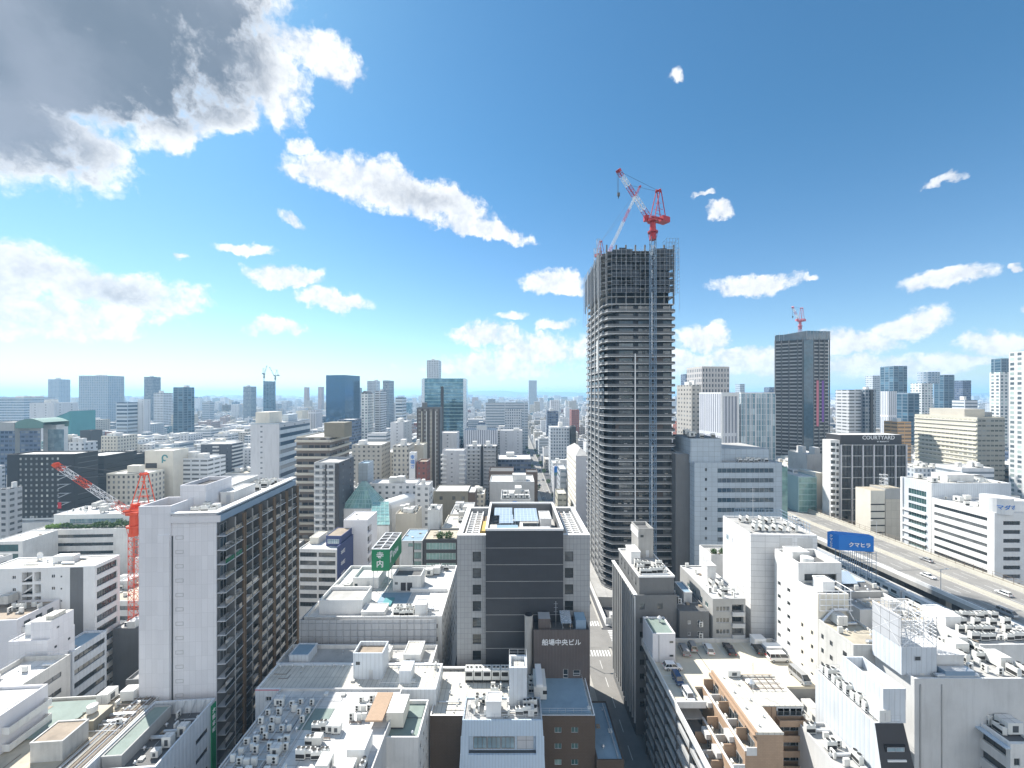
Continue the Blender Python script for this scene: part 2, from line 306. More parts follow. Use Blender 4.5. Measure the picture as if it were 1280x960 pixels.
GL('glass_ink', (.02,.09,.19), cell=(3,60), light=(.04,.13,.24), rough=.08, metal=.7)
# ---------------------------------------------------------------- shared parts
_wc = {}
def window_mesh(w, h, style, frame, glass):
    k = (round(w, 2), round(h, 2), style, frame, glass)
    if k in _wc: return _wc[k]
    b = MB(); t = .06
    b.quad((0, 0, 0), (w, 0, 0), (w, 0, h), (0, 0, h), 1)
    def fr(x0, x1, z0, z1): b.box(x0, x1, -.06, -.004, z0, z1, 0)
    fr(0, w, 0, t); fr(0, w, h-t, h); fr(0, t, t, h-t); fr(w-t, w, t, h-t)
    n = {'slide': 2, 'fix': 1, 'split': 1}.get(style) or int(style)
    for i in range(1, n): x = w*i/n; fr(x-t/2, x+t/2, t, h-t)
    if style == 'split': fr(t, w-t, h*.36, h*.36+t)
    _wc[k] = b.mesh('window', [frame, glass]); return _wc[k]
def rep(s, pitch, n, size): return [(s+i*pitch, size) for i in range(n)]
def even(u0, u1, n, frac):
    p = (u1-u0)/n; return [(u0+p*(i+.5-frac/2), p*frac) for i in range(n)]
UD = {'F': (1, 0), 'R': (0, 1), 'L': (0, -1), 'K': (-1, 0)}
HERO = []; BLD = []
class Bd:
    """a building standing on the ground; local x along the front, y into the picture, z up"""
    def __init__(s, label, xl, xr, yt, d, dep, rot=0., wall='white', roof='roof_white', cat='building', name='office_building', group=None, vb=960, z0=0, shell=True, par=.9, top_t=.25, base=None, reg=True, roof_in=0., hb=None):
        s.w = (xr-xl)/F_*d; s.h = zat(yt, d)-z0; s.dep = dep; s.d = d; s.wall = wall; s.roofm = roof; s.ex = {}; s.par = par; s.t = top_t
        s.nwin = 0; s.extra = []; s.rot = radians(rot); s.z0 = z0; s.glass = 'glass'; s.frame = 'metal_dark'
        s.root = thing(name, label, cat, (at(xl, d), d, z0), s.rot, group)
        s.strips = {'F': [], 'L': [], 'R': [], 'K': []}; s.bms = {}
        if reg: HERO.append((s.corners(), d, xl, xr, vb))
        BLD.append(s)
    def corners(s):
        x, y, _ = s.root.location; c, n = cos(s.rot), sin(s.rot)
        return [(x+a*c-b*n, y+a*n+b*c) for a, b in ((0, 0), (s.w, 0), (s.w, s.dep), (0, s.dep))]
    def W(s, face): return s.w if face in 'FK' else s.dep
    def org(s, face): return {'F': (0, 0), 'R': (s.w, 0), 'L': (0, s.dep), 'K': (s.w, s.dep)}[face]
    def rows(s, top, pitch, n, h): return [(s.h-top-h-i*pitch, h) for i in range(n) if s.h-top-h-i*pitch > .3]
    def win(s, face, cols, rows, u0=None, u1=None, style='slide', rec=.22, glass=None, frame=None, skip=0.):
        W = s.W(face); u0 = cols[0][0]-.3 if u0 is None else u0; u1 = cols[-1][0]+cols[-1][1]+.3 if u1 is None else u1
        s.strips[face].append((max(u0, 0), min(u1, W), cols, sorted(rows), style, rec, glass or s.glass, frame or s.frame, skip)); return s
    def P(s, face, u, dn=0., z=0.):
        ox, oy = s.org(face); ux, uy = UD[face]; return (ox+ux*u+uy*dn, oy+uy*u-ux*dn, z)     # dn outward
    def ang(s, face): return atan2(UD[face][1], UD[face][0])
    def finish(s):
        b = MB(); over = MB(); novr = 0; H = s.h
        for face in 'FLRK':
            W = s.W(face); st = sorted(s.strips[face], key=lambda q: q[0]); u = 0
            q = lambda a, c, z0, z1, dn=0.: b.quad(s.P(face, a, dn, z0), s.P(face, c, dn, z0), s.P(face, c, dn, z1), s.P(face, a, dn, z1))
            for (a, c, cols, rows, style, rec, gl, fr, skip) in st:
                if a > u+1e-4: q(u, a, 0, H)
                z = 0
                for (rz_, rh) in rows:
                    q(a, c, z, rz_); x = a
                    for (cu, cw) in cols:
                        if cu > x: q(x, cu, rz_, rz_+rh)
                        e = cu+cw; zt = rz_+rh
                        b.quad(s.P(face, cu, 0, rz_), s.P(face, cu, -rec, rz_), s.P(face, cu, -rec, zt), s.P(face, cu, 0, zt))
                        b.quad(s.P(face, e, -rec, rz_), s.P(face, e, 0, rz_), s.P(face, e, 0, zt), s.P(face, e, -rec, zt))
                        b.quad(s.P(face, cu, 0, rz_), s.P(face, e, 0, rz_), s.P(face, e, -rec, rz_), s.P(face, cu, -rec, rz_))
                        b.quad(s.P(face, cu, -rec, zt), s.P(face, e, -rec, zt), s.P(face, e, 0, zt), s.P(face, cu, 0, zt))
                        x = e
                        if s.nwin < 99:
                            O('window', window_mesh(cw, rh, style, fr, gl), s.root, s.P(face, cu, -rec, rz_), s.ang(face)); s.nwin += 1
                        else:
                            over.quad(s.P(face, cu, -rec, rz_), s.P(face, e, -rec, rz_), s.P(face, e, -rec, zt), s.P(face, cu, -rec, zt), 0)
                            n = max(1, int(cw/1.2)); 
                            for i in range(1, n):
                                p = s.P(face, cu+cw*i/n, -rec+.04, 0); over.bar((p[0], p[1], rz_), (p[0], p[1], zt), .05, 1)
                            novr += 1; s.og = (gl, fr)
                    if x < c: q(x, c, rz_, rz_+rh)
                    z = rz_+rh
                q(a, c, z, H); u = c
            if u < W-1e-4: q(u, W, 0, H)
        p = s.par; t = s.t
        b.quad((t, t, H-p), (s.w-t, t, H-p), (s.w-t, s.dep-t, H-p), (t, s.dep-t, H-p), 1)
        # parapet: top ring and inner faces
        A = [(0,0),(s.w,0),(s.w,s.dep),(0,s.dep)]; B = [(t,t),(s.w-t,t),(s.w-t,s.dep-t),(t,s.dep-t)]
        for i in range(4):
            j = (i+1) % 4
            b.quad((*A[i], H), (*A[j], H), (*B[j], H), (*B[i], H), 2)
            b.quad((*B[i], H), (*B[j], H), (*B[j], H-p), (*B[i], H-p))
        wm = b.m; me = None
        # walls and roof as separate parts
        wv = MB(); rv = MB()
        wv.v = b.v; wv.f = [f for f, m in zip(b.f, b.m) if m != 1]; wv.m = [0 if m == 0 else 1 for m in b.m if m != 1]
        wv.build('wall', [s.wall, s.ex.get('cap', s.wall)], s.root)
        rv.v = [b.v[i] for f, m in zip(b.f, b.m) if m == 1 for i in f]; rv.f = [(0, 1, 2, 3)]; rv.m = [0]
        s.roof = rv.build('roof', s.roofm, s.root)
        if s.d < 200:
            q_ = random.Random(int(s.w*77)); z = H-p
            for _ in range(int(min(9, s.w*s.dep/40))+2):      # drains, cable runs, hatches
                x = q_.uniform(t+.5, s.w-t-.5); y = q_.uniform(t+.5, s.dep-t-.5); k = q_.random()
                if k < .4: MB().cyl(x, y, z+.002, z+.25, .16, 0, 8).build('roof_drain', 'metal', s.root)
                elif k < .75: L = q_.uniform(2, 7); x2 = min(x+L, s.w-t-.3); MB().bar((x, y, z+.08), (x2, y, z+.08), .05, 0).bar((x2, y, z+.08), (x2, min(y+L*.6, s.dep-t-.3), z+.08), .05, 0).build('cable_run', q_.choice(('rail', 'brown', 'metal_dark')), s.root)
                else: MB().box(x-.4, min(x+.4, s.w-t), y-.4, min(y+.4, s.dep-t), z+.002, z+.35).build('roof_hatch', q_.choice(('grey', 'ac_white', 'roof_rust')), s.root)
        if novr: tag(over.build('windows', [s.og[0], s.og[1]], s.root), None, None, None, 'stuff')
    @property
    def rz(s): return s.h-s.par
    # -- things fixed on top or in front
    def hut(s, x0, x1, y0, y1, h, wall=None, roof=None, door=True, name='stair_hut', z=None, open_top=False):
        b = MB(); z = s.rz if z is None else z; w_ = wall or s.wall
        b.box(x0, x1, y0, y1, z, z+h, 0, 1)
        if open_top:
            b.ring(x0-.02, x1+.02, y0-.02, y1+.02, z+h+.003, z+h+.9, .25, 0)
        else: b.ring(x0-.08, x1+.08, y0-.08, y1+.08, z+h-.12, z+h+.18, .25, 0)
        o = b.build(name, [w_, roof or 'roof_white'], s.root)
        if door:
            xm = x0+(x1-x0)*.6; dd = MB().box(xm-.45, xm+.45, y0-.06, y0-.005, z+.1, z+2.1, 0); dd.build('door', 'metal', o)
            if (x1-x0) > 3: MB().box(x0+.6, x0+1.5, y0-.05, y0-.005, z+h-1.7, z+h-1., 0).build('window', 'glass', o)
        return o
    def box(s, name, x0, x1, y0, y1, z0, z1, m, top=None):
        return MB().box(x0, x1, y0, y1, z0, z1, 0, 1).build(name, [m, top or m], s.root)
    def put(s, kind, x, y, rz=0, z=None, sc=None):
        return O(PART[kind].name, PART[kind], s.root, (x, y, s.rz if z is None else z), rz, sc)
    def acs(s, x0, x1, y0, y1, nx, ny, kind='ac', rz=0, z=None, jit=.1):
        for j in range(ny):
            for i in range(nx):
                if random.random() < .1: continue
                k_ = random.choice(('ac', 'pod', 'box')) if random.random() < .12 and kind != 'box' else kind; e_ = random.uniform(.82, 1.08)
                s.put(k_, x0+(x1-x0)*(i+.5)/nx+random.uniform(-jit, jit)*2, y0+(y1-y0)*(j+.5)/ny+random.uniform(-jit, jit)*2, rz+random.choice((0, 0, 0, pi))+random.uniform(-.05, .05), z, (e_, e_, random.uniform(.8, 1.15)) if k_ != 'box' else (.6, .6, .7))
        for _ in range(max(1, nx*ny//6)):
            xa = random.uniform(x0, (x0+x1)/2); ya = random.uniform(y0, y1); s.duct([(xa, ya), (random.uniform((x0+x1)/2, x1), ya)], random.choice((.05, .08, .12)), random.choice(('metal', 'rail', 'brown', 'ac_white')), z=(s.rz if z is None else z)+.3, name='pipe')
    def duct(s, pts, r=.25, m='metal', z=None, name='duct'):
        z = s.rz+.45 if z is None else z; b = MB()
        for p, q in zip(pts, pts[1:]): b.bar((p[0], p[1], z), (q[0], q[1], z), r, 0, 6)
        for p in pts: b.bar((p[0], p[1], z-.45), (p[0], p[1], z), .06, 0)
        b.build(name, m, s.root)
    def rail(s, x0, x1, y0, y1, h=1.1, z=None, m='rail', pitch=1.5):
        z = s.h if z is None else z; b = MB(); P = [(x0,y0),(x1,y0),(x1,y1),(x0,y1),(x0,y0)]
        for p, q in zip(P, P[1:]):
            for k in (h, h*.5): b.bar((*p, z+k), (*q, z+k), .03, 0)
            L = math.hypot(q[0]-p[0], q[1]-p[1]); n = max(1, int(L/pitch))
            for i in range(n): t = i/n; x = p[0]+(q[0]-p[0])*t; y = p[1]+(q[1]-p[1])*t; b.bar((x, y, z), (x, y, z+h), .03, 0)
        b.build('railing', m, s.root)
    def balc(s, face, u0, u1, z0, pitch, n, out=1.2, slab='white', panel='white', rh=1.05, glassr=False, fins=0):
        for i in range(n):
            z = z0+i*pitch; b = MB()
            def bx(a, c, d0, d1, za, zb, m):
                p = s.P(face, a, d0, 0); q = s.P(face, c, d1, 0)
                b.box(min(p[0], q[0]), max(p[0], q[0]), min(p[1], q[1]), max(p[1], q[1]), za, zb, m)
            bx(u0, u1, .002, out, z-.2, z, 0)
            bx(u0, u1, out-.08, out, z+.003, z+rh, 1); bx(u0, u0+.08, .002, out-.082, z+.003, z+rh, 1); bx(u1-.08, u1, .002, out-.082, z+.003, z+rh, 1)
            for k in range(1, fins): u = u0+(u1-u0)*k/fins; bx(u-.05, u+.05, .002, out-.1, z+.004, z+pitch-.22, 0)
            b.build('balcony', [slab, panel], s.root)
    def clutter(s, x0, x1, y0, y1, n, z=None, seed=0, kinds=('ac', 'ac', 'vrf', 'box', 'tank', 'pipe', 'pod')):
        r = random.Random(seed+int(s.w*100)); z = s.rz if z is None else z; pl = []
        for _ in range(n*6):
            if len(pl) >= n: break
            x = r.uniform(x0, x1); y = r.uniform(y0, y1); k = r.choice(kinds); rad = 1.7 if k in ('tank', 'box') else 1.1
            if any((x-a)**2+(y-b)**2 < (rad+c)**2*.6 for a, b, c in pl): continue
            pl.append((x, y, rad))
            if k == 'pipe':
                L = min(r.uniform(2, 6), x1-x0); xx = min(x, x1-L) if x1-L > x0 else x0; s.duct([(xx, y), (xx+L, y)], r.choice((.08, .15, .3)), z=z+.4, name='pipe')
            else: s.put(k, x, y, r.choice((0, pi/2, pi, -pi/2)), z)
    def text(s, txt, face, u, z, size, m='paint_white', dn=.06, vert=False, name='lettering'):
        ux, uy = UD[face]
        for i, t in enumerate(txt if vert else [txt]):
            o = text_obj(t, size, m, name); o.parent = s.root; o.location = s.P(face, u, dn, z-i*size*1.15); o.rotation_euler = (pi/2, 0, s.ang(face))
def text_obj(t, size, m, name='lettering', align='LEFT', depth=.04, bold=0.012):
    c = bpy.data.curves.new(name, 'FONT'); c.body = t; c.size = size; c.extrude = depth; c.align_x = align; c.offset = bold*size; c.resolution_u = 2
    tmp = bpy.data.objects.new('t', c); COL.objects.link(tmp); dg = bpy.context.evaluated_depsgraph_get()
    me = bpy.data.meshes.new_from_object(tmp.evaluated_get(dg)); me.materials.clear(); me.materials.append(MATS[m]); me.name = name
    bpy.data.objects.remove(tmp); bpy.data.curves.remove(c); return O(name, me)
# small roof equipment, meshes shared by every copy
PART = {}
def part(key, name, b, mats): me = b.mesh(name, mats); me.name = name; PART[key] = me
b = MB(); b.box(-.48, .48, -.18, .18, .12, 1.35, 0)
for z in (.45, .98):
    i = len(b.v); b.v += [(.24*cos(2*pi*k/10)-.1, -.186, z+.24*sin(2*pi*k/10)) for k in range(10)]; b.f.append(tuple(range(i, i+10))); b.m.append(1)
b.box(-.45, -.38, -.2, .2, 0, .12, 2); b.box(.38, .45, -.2, .2, 0, .12, 2); part('ac', 'air_conditioner', b, ['ac_white', 'fan_dark', 'metal_dark'])
b = MB(); b.box(-.85, .85, -.4, .4, .2, 1.7, 0); b.box(-.8, .8, -.402, .41, .35, 1.0, 1)
for x in (-.42, .42): b.cyl(x, 0, 1.7, 1.85, .34, 0, 12, 1)
b.box(-.8, .8, -.38, .38, 0, .2, 2); part('vrf', 'air_conditioner', b, ['ac_white', 'fan_dark', 'metal_dark'])
b = MB(); b.box(-1.3, 1.3, -1, 1, .35, 2.3, 0, 1); b.box(-1.1, -.8, -.9, .9, 0, .35, 2); b.box(.8, 1.1, -.9, .9, 0, .35, 2); b.box(-1.305, -1.29, -.6, .6, .6, 1.9, 1); b.box(-.5, .5, -1.01, -.99, .7, 1.8, 2)
part('box', 'equipment_cabinet', b, ['ac_white', 'roof_white', 'metal_dark'])
b = MB(); b.box(-1.2, 1.2, -1.2, 1.2, .8, 2.9, 0)
for x in (-1., 1.):
    for y in (-1., 1.): b.box(x-.08, x+.08, y-.08, y+.08, 0, .8, 1)
b.cyl(.3, .3, 2.9, 3.05, .35, 0, 10); 
for z in (1.5, 2.2): b.ring(-1.23, 1.23, -1.23, 1.23, z, z+.06, .1, 0)
part('tank', 'water_tank', b, ['concrete_white', 'metal_dark'])
b = MB(); b.cyl(0, 0, 0, .5, .12, 0, 8); b.cyl(0, 0, .5, .75, .3, 0, 10, None, .1); part('pod', 'roof_vent', b, ['metal'])
b = MB(); b.cyl(0, 0, .8, 3.4, 1.35, 0, 16, 1); b.cyl(0, 0, 3.4, 3.7, 1.35, 0, 16, None, .3)
for k in range(4): b.bar((cos(k*pi/2), sin(k*pi/2), 0), (cos(k*pi/2), sin(k*pi/2), .8), .08, 1)
part('rtank', 'water_tank', b, ['ac_white', 'metal_dark'])
b = MB(); b.bar((0, 0, 0), (0, 0, 6), .05, 0, 6)
for z in (3.5, 4.5, 5.4): b.bar((-.5, 0, z), (.5, 0, z), .025)
part('ant', 'antenna', b, ['metal'])
b = MB(); b.cyl(0, 0, 0, 1.6, 1.3, 0, 18, 1, 1.1); b.cyl(0, 0, 1.6, 2.0, .9, 0, 18, 1); part('ctower', 'cooling_tower', b, ['ac_white', 'fan_dark'])
b = MB(); b.cyl(0, 0, 0, 1., .08, 0, 6)
for k in range(8):
    a0 = k*pi/4; a1 = a0+pi/4; b.poly([(0, -.3, 1.2), (.9*cos(a0), -.1-.45, 1.2+.9*sin(a0)), (.9*cos(a1), -.1-.45, 1.2+.9*sin(a1))], 0)
part('dish', 'satellite_dish', b, ['paint_white'])
def lattice(b, p, q, hw, n, r=.09, m=(0,), cross=True):
    """square lattice beam from p to q; colour alternates along m"""
    p = Vector(p); q = Vector(q); d = (q-p).normalized(); a = d.cross(Vector((0, 0, 1)))
    a = Vector((1, 0, 0)) if a.length < .05 else a.normalized(); c = a.cross(d).normalized()
    hw0, hw1 = hw if isinstance(hw, tuple) else (hw, hw)
    def K(t): h = hw0+(hw1-hw0)*t; o = p+(q-p)*t; return [o+a*h*i+c*h*j for i, j in ((-1,-1),(1,-1),(1,1),(-1,1))]
    for s_ in range(n):
        A = K(s_/n); B = K((s_+1)/n); mm = m[int(s_/n*len(m)) % len(m)]
        for k in range(4):
            b.bar(A[k], B[k], r, mm); b.bar(A[k], A[(k+1) % 4], r*.7, mm)
            if cross:
                if s_ % 2: b.bar(A[k], B[(k+1) % 4], r*.6, mm)
                else: b.bar(A[(k+1) % 4], B[k], r*.6, mm)
    B = K(1)
    for k in range(4): b.bar(B[k], B[(k+1) % 4], r, m[-1])
# ================================================================ ground, roads
b = MB(); b.quad((-60000, -3000, 0), (60000, -3000, 0), (60000, 80000, 0), (-60000, 80000, 0)); struct('ground', b, 'asphalt')
b = MB(); b.quad((24.5, 20, .004), (33.5, 20, .004), (33.5, 2500, .004), (24.5, 2500, .004)); struct('road', b, 'asphalt_light')
b = MB(); b.quad((-400, 139, .008), (140, 139, .008), (140, 149, .008), (-400, 149, .008)); struct('cross_road', b, 'asphalt_light')
b = MB()
for (x0, x1) in ((21.6, 24.5), (33.5, 34.2)):
    for (y0, y1) in ((20, 138), (150, 900)): b.box(x0, x1, y0, y1, -.1, .15)
struct('pavement', b, 'pavement')
b = MB()
for y in (134.0, 151.5):
    for i in range(9): b.quad((24.9+i*.97, y, .012), (25.4+i*.97, y, .012), (25.4+i*.97, y+3.2, .012), (24.9+i*.97, y+3.2, .012))
for x in (20, 35.5):
    for i in range(10): b.quad((x, 139.4+i*.97, .012), (x+3, 139.4+i*.97, .012), (x+3, 139.9+i*.97, .012), (x, 139.9+i*.97, .012))
for y in list(range(40, 130, 8))+list(range(158, 700, 8)): b.quad((28.9, y, .012), (29.05, y, .012), (29.05, y+4, .012), (28.9, y+4, .012))
struct('road_marking', b, 'mark')

# ================================================================ hotel slab on the left
B = Bd('tall slim hotel slab with blank pale lilac end wall and dark balcony side', 175.5, 265.5, 643, 83, 34, 4.5, 'lilac_panel', 'roof_white', 'hotel', 'hotel_building', vb=872, par=1.0)
w, h = B.w, B.h
B.box('stair_tower', -.12, 6.1, -.25, 7.5, 0, h-.4, 'lilac_panel', 'dark_gap')
b = MB(); b.ring(-.13, 6.11, -.26, 7.51, h-.398, h+1.7, .3, 0); b.build('stair_parapet', 'lilac_panel', B.root)
B.box('recess_joint', 6.12, 6.4, -.02, -.005, 20, h-4.6, 'metal_dark')
B.box('upper_stair_wall', 3.7, 6.0, -.5, -.252, 18, h-4.3, 'lilac_panel')
for i in range(18):
    vb_ = MB()
    z = h-5.4-i*3.0
    if z > 2:
        for (x0, x1, z0, z1) in ((6.9, 8.4, z, z+.06), (6.9, 8.4, z+.7, z+.76), (6.9, 6.96, z+.061, z+.699), (8.34, 8.4, z+.061, z+.699)): vb_.box(x0, x1, -.035, -.003, z0, z1)
        vb_.build('wall_hatch', 'grey', B.root)
b = MB(); b.box(6.0, w+.9, -.35, -.02, h-1.9, h-.5, 0); b.box(6.0, w+.9, -.8, .5, h+.15, h+.3, 1); b.box(w+.003, w+.9, -.02, 34.2, h-1.9, h-.5, 2); b.box(w-.4, w+1.1, .505, 34.3, h+.15, h+.45, 1)
b.build('eaves_band', ['lilac', 'white_clean', 'steel_blue'], B.root)
# balcony side: deep recesses between slabs, amber fins every second room
nf = 19; y0 = 1.6; pit = 3.0
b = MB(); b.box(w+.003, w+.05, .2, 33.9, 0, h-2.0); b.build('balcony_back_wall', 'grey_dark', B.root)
for i in range(nf):
    z = h-5.0-i*pit
    if z < 2: break
    b = MB(); b.box(w+.06, w+1.75, .15, 33.8, z-.12, z+.06, 0)
    fl = b.build('balcony_slab', 'rail', B.root)
    g_ = MB(); g_.quad((w+1.7, .2, z+.06), (w+1.7, 33.7, z+.06), (w+1.7, 33.7, z+1.0), (w+1.7, .2, z+1.0))
    for k in range(23): g_.bar((w+1.7, .2+k*1.52, z), (w+1.7, .2+k*1.52, z+1.05), .025, 1)
    g_.bar((w+1.7, .2, z+1.05), (w+1.7, 33.7, z+1.05), .035, 1)
    g_.build('balcony_rail', ['glass', 'metal_dark'], fl)
    if B.nwin < 99:
        for k in range(10):
            u = .9+k*3.3
            if B.nwin >= 99: break
            O('window', window_mesh(2.3, 2.1, 'slide', 'metal', random.choice(('glass', 'glass', 'glass_blue'))), B.root, (w+.12, u, z+.1), pi/2); B.nwin += 1
    if random.random() < .9:
        for k in range(3):
            y = random.randrange(10)*3.3+1.9; MB().box(w+.7, w+1.5, y, y+1.4, z+.07, z+.9).build('curtain', random.choice(['white', 'white_clean', 'grey_light']), fl)
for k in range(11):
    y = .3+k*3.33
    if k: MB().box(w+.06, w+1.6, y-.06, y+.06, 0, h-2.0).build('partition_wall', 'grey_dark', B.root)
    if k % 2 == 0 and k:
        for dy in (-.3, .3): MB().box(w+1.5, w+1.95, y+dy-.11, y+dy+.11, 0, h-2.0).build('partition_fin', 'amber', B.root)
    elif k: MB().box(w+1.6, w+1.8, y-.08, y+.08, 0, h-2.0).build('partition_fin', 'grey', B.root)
b = MB()
for i in range(nf): z = h-5-i*pit; b.box(w-.6, w+1.7, 34.02, 34.8, z-.1, z+.1, 0); b.quad((w+1.7, 34.0, z), (w+1.7, 34.8, z), (w+1.7, 34.8, z+2.2), (w+1.7, 34.0, z+2.2), 1)
b.build('glass_corner_screen', ['rail', 'glass_sky'], B.root)
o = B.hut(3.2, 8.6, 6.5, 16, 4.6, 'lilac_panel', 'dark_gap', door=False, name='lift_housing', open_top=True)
B.hut(9, 12, 11, 20, 2.6, 'white', name='plant_housing'); B.hut(1.5, 7, 19, 31, 2.6, 'white', name='plant_housing')
B.box('roof_walkway', w-2.2, w-.6, 5, 33, h-.9, h-.6, 'sheet_grey'); B.clutter(7.5, w-2.5, 19, 32, 14, kinds=('vrf', 'vrf', 'box', 'pipe')); B.acs(7.6, w-2.6, 1.5, 6, 5, 2, 'vrf')
B.finish()

# ================================================================ central dark fronted office
B = Bd('broad office block with black central wall panel and white rimmed roof court', 571.3, 737.7, 669, 99, 24.7, .4, 'grey_tile', 'roof_grey', 'office block', vb=835, par=2.2, top_t=1.25)
w, h = B.w, B.h; B.ex['cap'] = 'white_clean'
for u in (3.85, 26.7): B.win('F', [(u, 2.1)], B.rows(4.1, 4.08, 9, 2.5), style='split', rec=.35, glass='glass')
B.win('R', even(1, 23.7, 6, .5), B.rows(4.1, 4.08, 9, 2.4)); B.win('L', even(1, 23.7, 6, .5), B.rows(4.1, 4.08, 9, 2.4))
b = MB(); b.box(7.2, 26.1, -1.5, -.004, 0, h+1.6, 0)
b.build('black_wall_panel', 'slate', B.root)
b = MB()
for i in range(12):
    z = h-2.6-i*4.08
    if z > 1: b.box(7.19, 26.11, -1.54, -1.503, z-.045, z+.045)
b.build('panel_joint', 'grey', B.root)
b = MB(); b.ring(7.1, 26.2, -1.6, 22.5, h+1.62, h+2.1, .55, 0); b.box(15.8, 23.3, 2.0, 2.6, h-.3, h+1.2, 0); b.box(15.8, 16.4, 2.6, 6, h-.3, h+1.1, 0); b.build('white_roof_rim', 'white_clean', B.root)
b = MB(); b.box(7.2, 7.5, -1.0, 22.3, h-2.1, h+1.6); b.box(25.8, 26.1, -1.0, 22.3, h-2.1, h+1.6); b.box(7.5, 25.8, 22, 22.3, h-2.1, h+1.6); b.build('court_wall', 'grey_dark', B.root)
B.hut(21.3, 24.2, 8, 15, 3.6, 'grey_light', 'roof_white', name='lift_housing')
def tilt_panel(Bx, x0, x1, y0, y1, z, rise, m, name):
    b = MB(); b.quad((x0, y0, z), (x1, y0, z), (x1, y1, z+rise), (x0, y1, z+rise)); b.quad((x0, y1, z+rise-.15), (x1, y1, z+rise-.15), (x1, y0, z-.15), (x0, y0, z-.15))
    for x in (x0+.3, x1-.3): b.bar((x, y0, z-1.5), (x, y0, z), .06); b.bar((x, y1, z-1.5), (x, y1, z+rise), .06)
    b.build(name, m, Bx.root)
tilt_panel(B, 14.3, 20.8, 9, 18, h+.6, .9, 'solar', 'solar_panel'); tilt_panel(B, 10.2, 14.0, 8, 13.5, h+.4, .6, 'solar', 'solar_panel'); tilt_panel(B, 8.6, 13.8, 14.5, 20, h+.5, .6, 'solar', 'solar_panel')
B.box('plant_housing', 8.8, 15.2, 3, 6.5, B.rz, h+.4, 'steel_blue', 'roof_blue'); B.box('equipment_cabinet', 7.9, 9.8, 1, 3.4, B.rz, h+1.5, 'white', 'roof_cream')
B.clutter(8.5, 13, 7, 20, 6, kinds=('ac', 'pipe')); B.clutter(16.8, 25, 3, 8, 5, kinds=('ac', 'pod'))
for sx, xa in ((0, 1.7), (1, 27.6)):
    b = MB()
    for j in range(12): y = 3+j*1.55; b.box(xa, xa+3.6, y, y+.35, h-1.0, h-.75)
    for x in (xa, xa+1.6, xa+3.3): b.box(x, x+.3, 2.8, 21.5, h-.74, h-.5)
    b.build('roof_lattice', 'white_clean', B.root)
B.box('yellow_platform', 4.9, 6.6, 6, 14, B.rz+.02, B.rz+1.2, 'yellow'); B.box('tank_cover', 3.6, 6.4, 15, 20, B.rz+.02, B.rz+.8, 'amber'); B.box('yellow_platform', 26.5, 27.4, 8, 17, B.rz+.02, B.rz+1.1, 'yellow'); B.box('orange_beam', 26.4, 28.6, 17.3, 21.3, B.rz+.02, B.rz+1.3, 'orange_tile')
B.finish()

# ================================================================ brown tiled block at the bottom centre
B = Bd('brown tiled office with white and blue roofs at the near edge of the street', 537.5, 744, 894.5, 82, 14.2, 0, 'brown_tile', 'roof_cream', 'office block', vb=960, par=.35)
w, h = B.w, B.h; B.ex['cap'] = 'white_clean'
B.win('F', [(w-8.3, 1.4), (w-4.9, 1.4)], B.rows(2.4, 3.3, 6, 1.15), glass='glass_teal', frame='rail', rec=.15)
B.win('R', even(1, 13, 5, .45), B.rows(2.4, 3.3, 6, 1.3))
B.box('blue_roof_sheet', w-13, w-.7, .7, 13.5, B.rz+.01, B.rz+.25, 'roof_blue')
B.rail(w-12.7, w-.9, .9, 13.2, .9, B.rz+.25)
B.box('roof_parapet', 0, 16.5, 13.8, 14.25, h, h+.4, 'white_clean')
# row of five rooftop condensers
b = MB()
for i in range(5):
    x = 6.0+i*2.05; b.box(x, x+1.95, 9.6, 11.6, h+.4, h+2.6, 0); b.box(x+.25, x+1.7, 9.58, 9.6, h+1.3, h+2.2, 1)
    for k in (.55, 1.4): b.cyl(x+k, 10.6, h+2.6, h+2.75, .33, 0, 10, 1)
for i in range(5):
    x = 6.0+i*2.05; c = MB(); c.box(x, x+1.95, 9.6, 11.6, h+.4, h+2.6, 0); c.box(x+.25, x+1.7, 9.57, 9.597, h+1.3, h+2.2, 1); c.box(x+.1, x+1.8, 9.8, 11.4, h-.3, h+.4, 1)
    for k in (.55, 1.4): c.cyl(x+k, 10.6, h+2.6, h+2.75, .33, 0, 10, 1)
    c.build('air_conditioner', ['ac_white', 'fan_dark'], B.root)
# white flue tower in the middle
b = MB(); xx = 636.5; x0 = at(636.5, 83)-at(537.5, 82); 
b.box(x0, x0+3.7, .9, 5.0, B.rz, h+8.0, 0); b.ring(x0-.05, x0+3.75, .85, 5.05, h+8.0, h+9.2, .5, 0); b.box(x0+.6, x0+3.1, 1.5, 4.4, h+8.003, h+8.4, 1)
b.build('flue_tower', ['corr_white', 'roof_cream'], B.root); B.rail(x0, x0+3.7, .9, 5.0, 1.2, h+9.2)
B.clutter(12.5, 18.5, 5.5, 9, 6, kinds=('ac', 'vrf', 'pipe')); B.acs(x0+4.2, x0+6, 6, 10, 1, 3, 'vrf'); B.clutter(1.2, 5.5, 1.2, 12.5, 5, kinds=('pod', 'pipe'))
for (y, hh) in ((.0, 3.2),): 
    b = MB(); b.box(w-12.3, w-9.6, 4.2, 9.8, h+.1, h+2.9, 0); b.box(w-11.8, w-10.4, 3.9, 10.6, h+2.9, h+3.5, 1); b.box(w-10.4, w-9.5, 4.19, 4.2, h+1.2, h+2, 2); b.build('cooling_unit', ['ac_white', 'paint_white', 'fan_dark'], B.root)
B.finish()
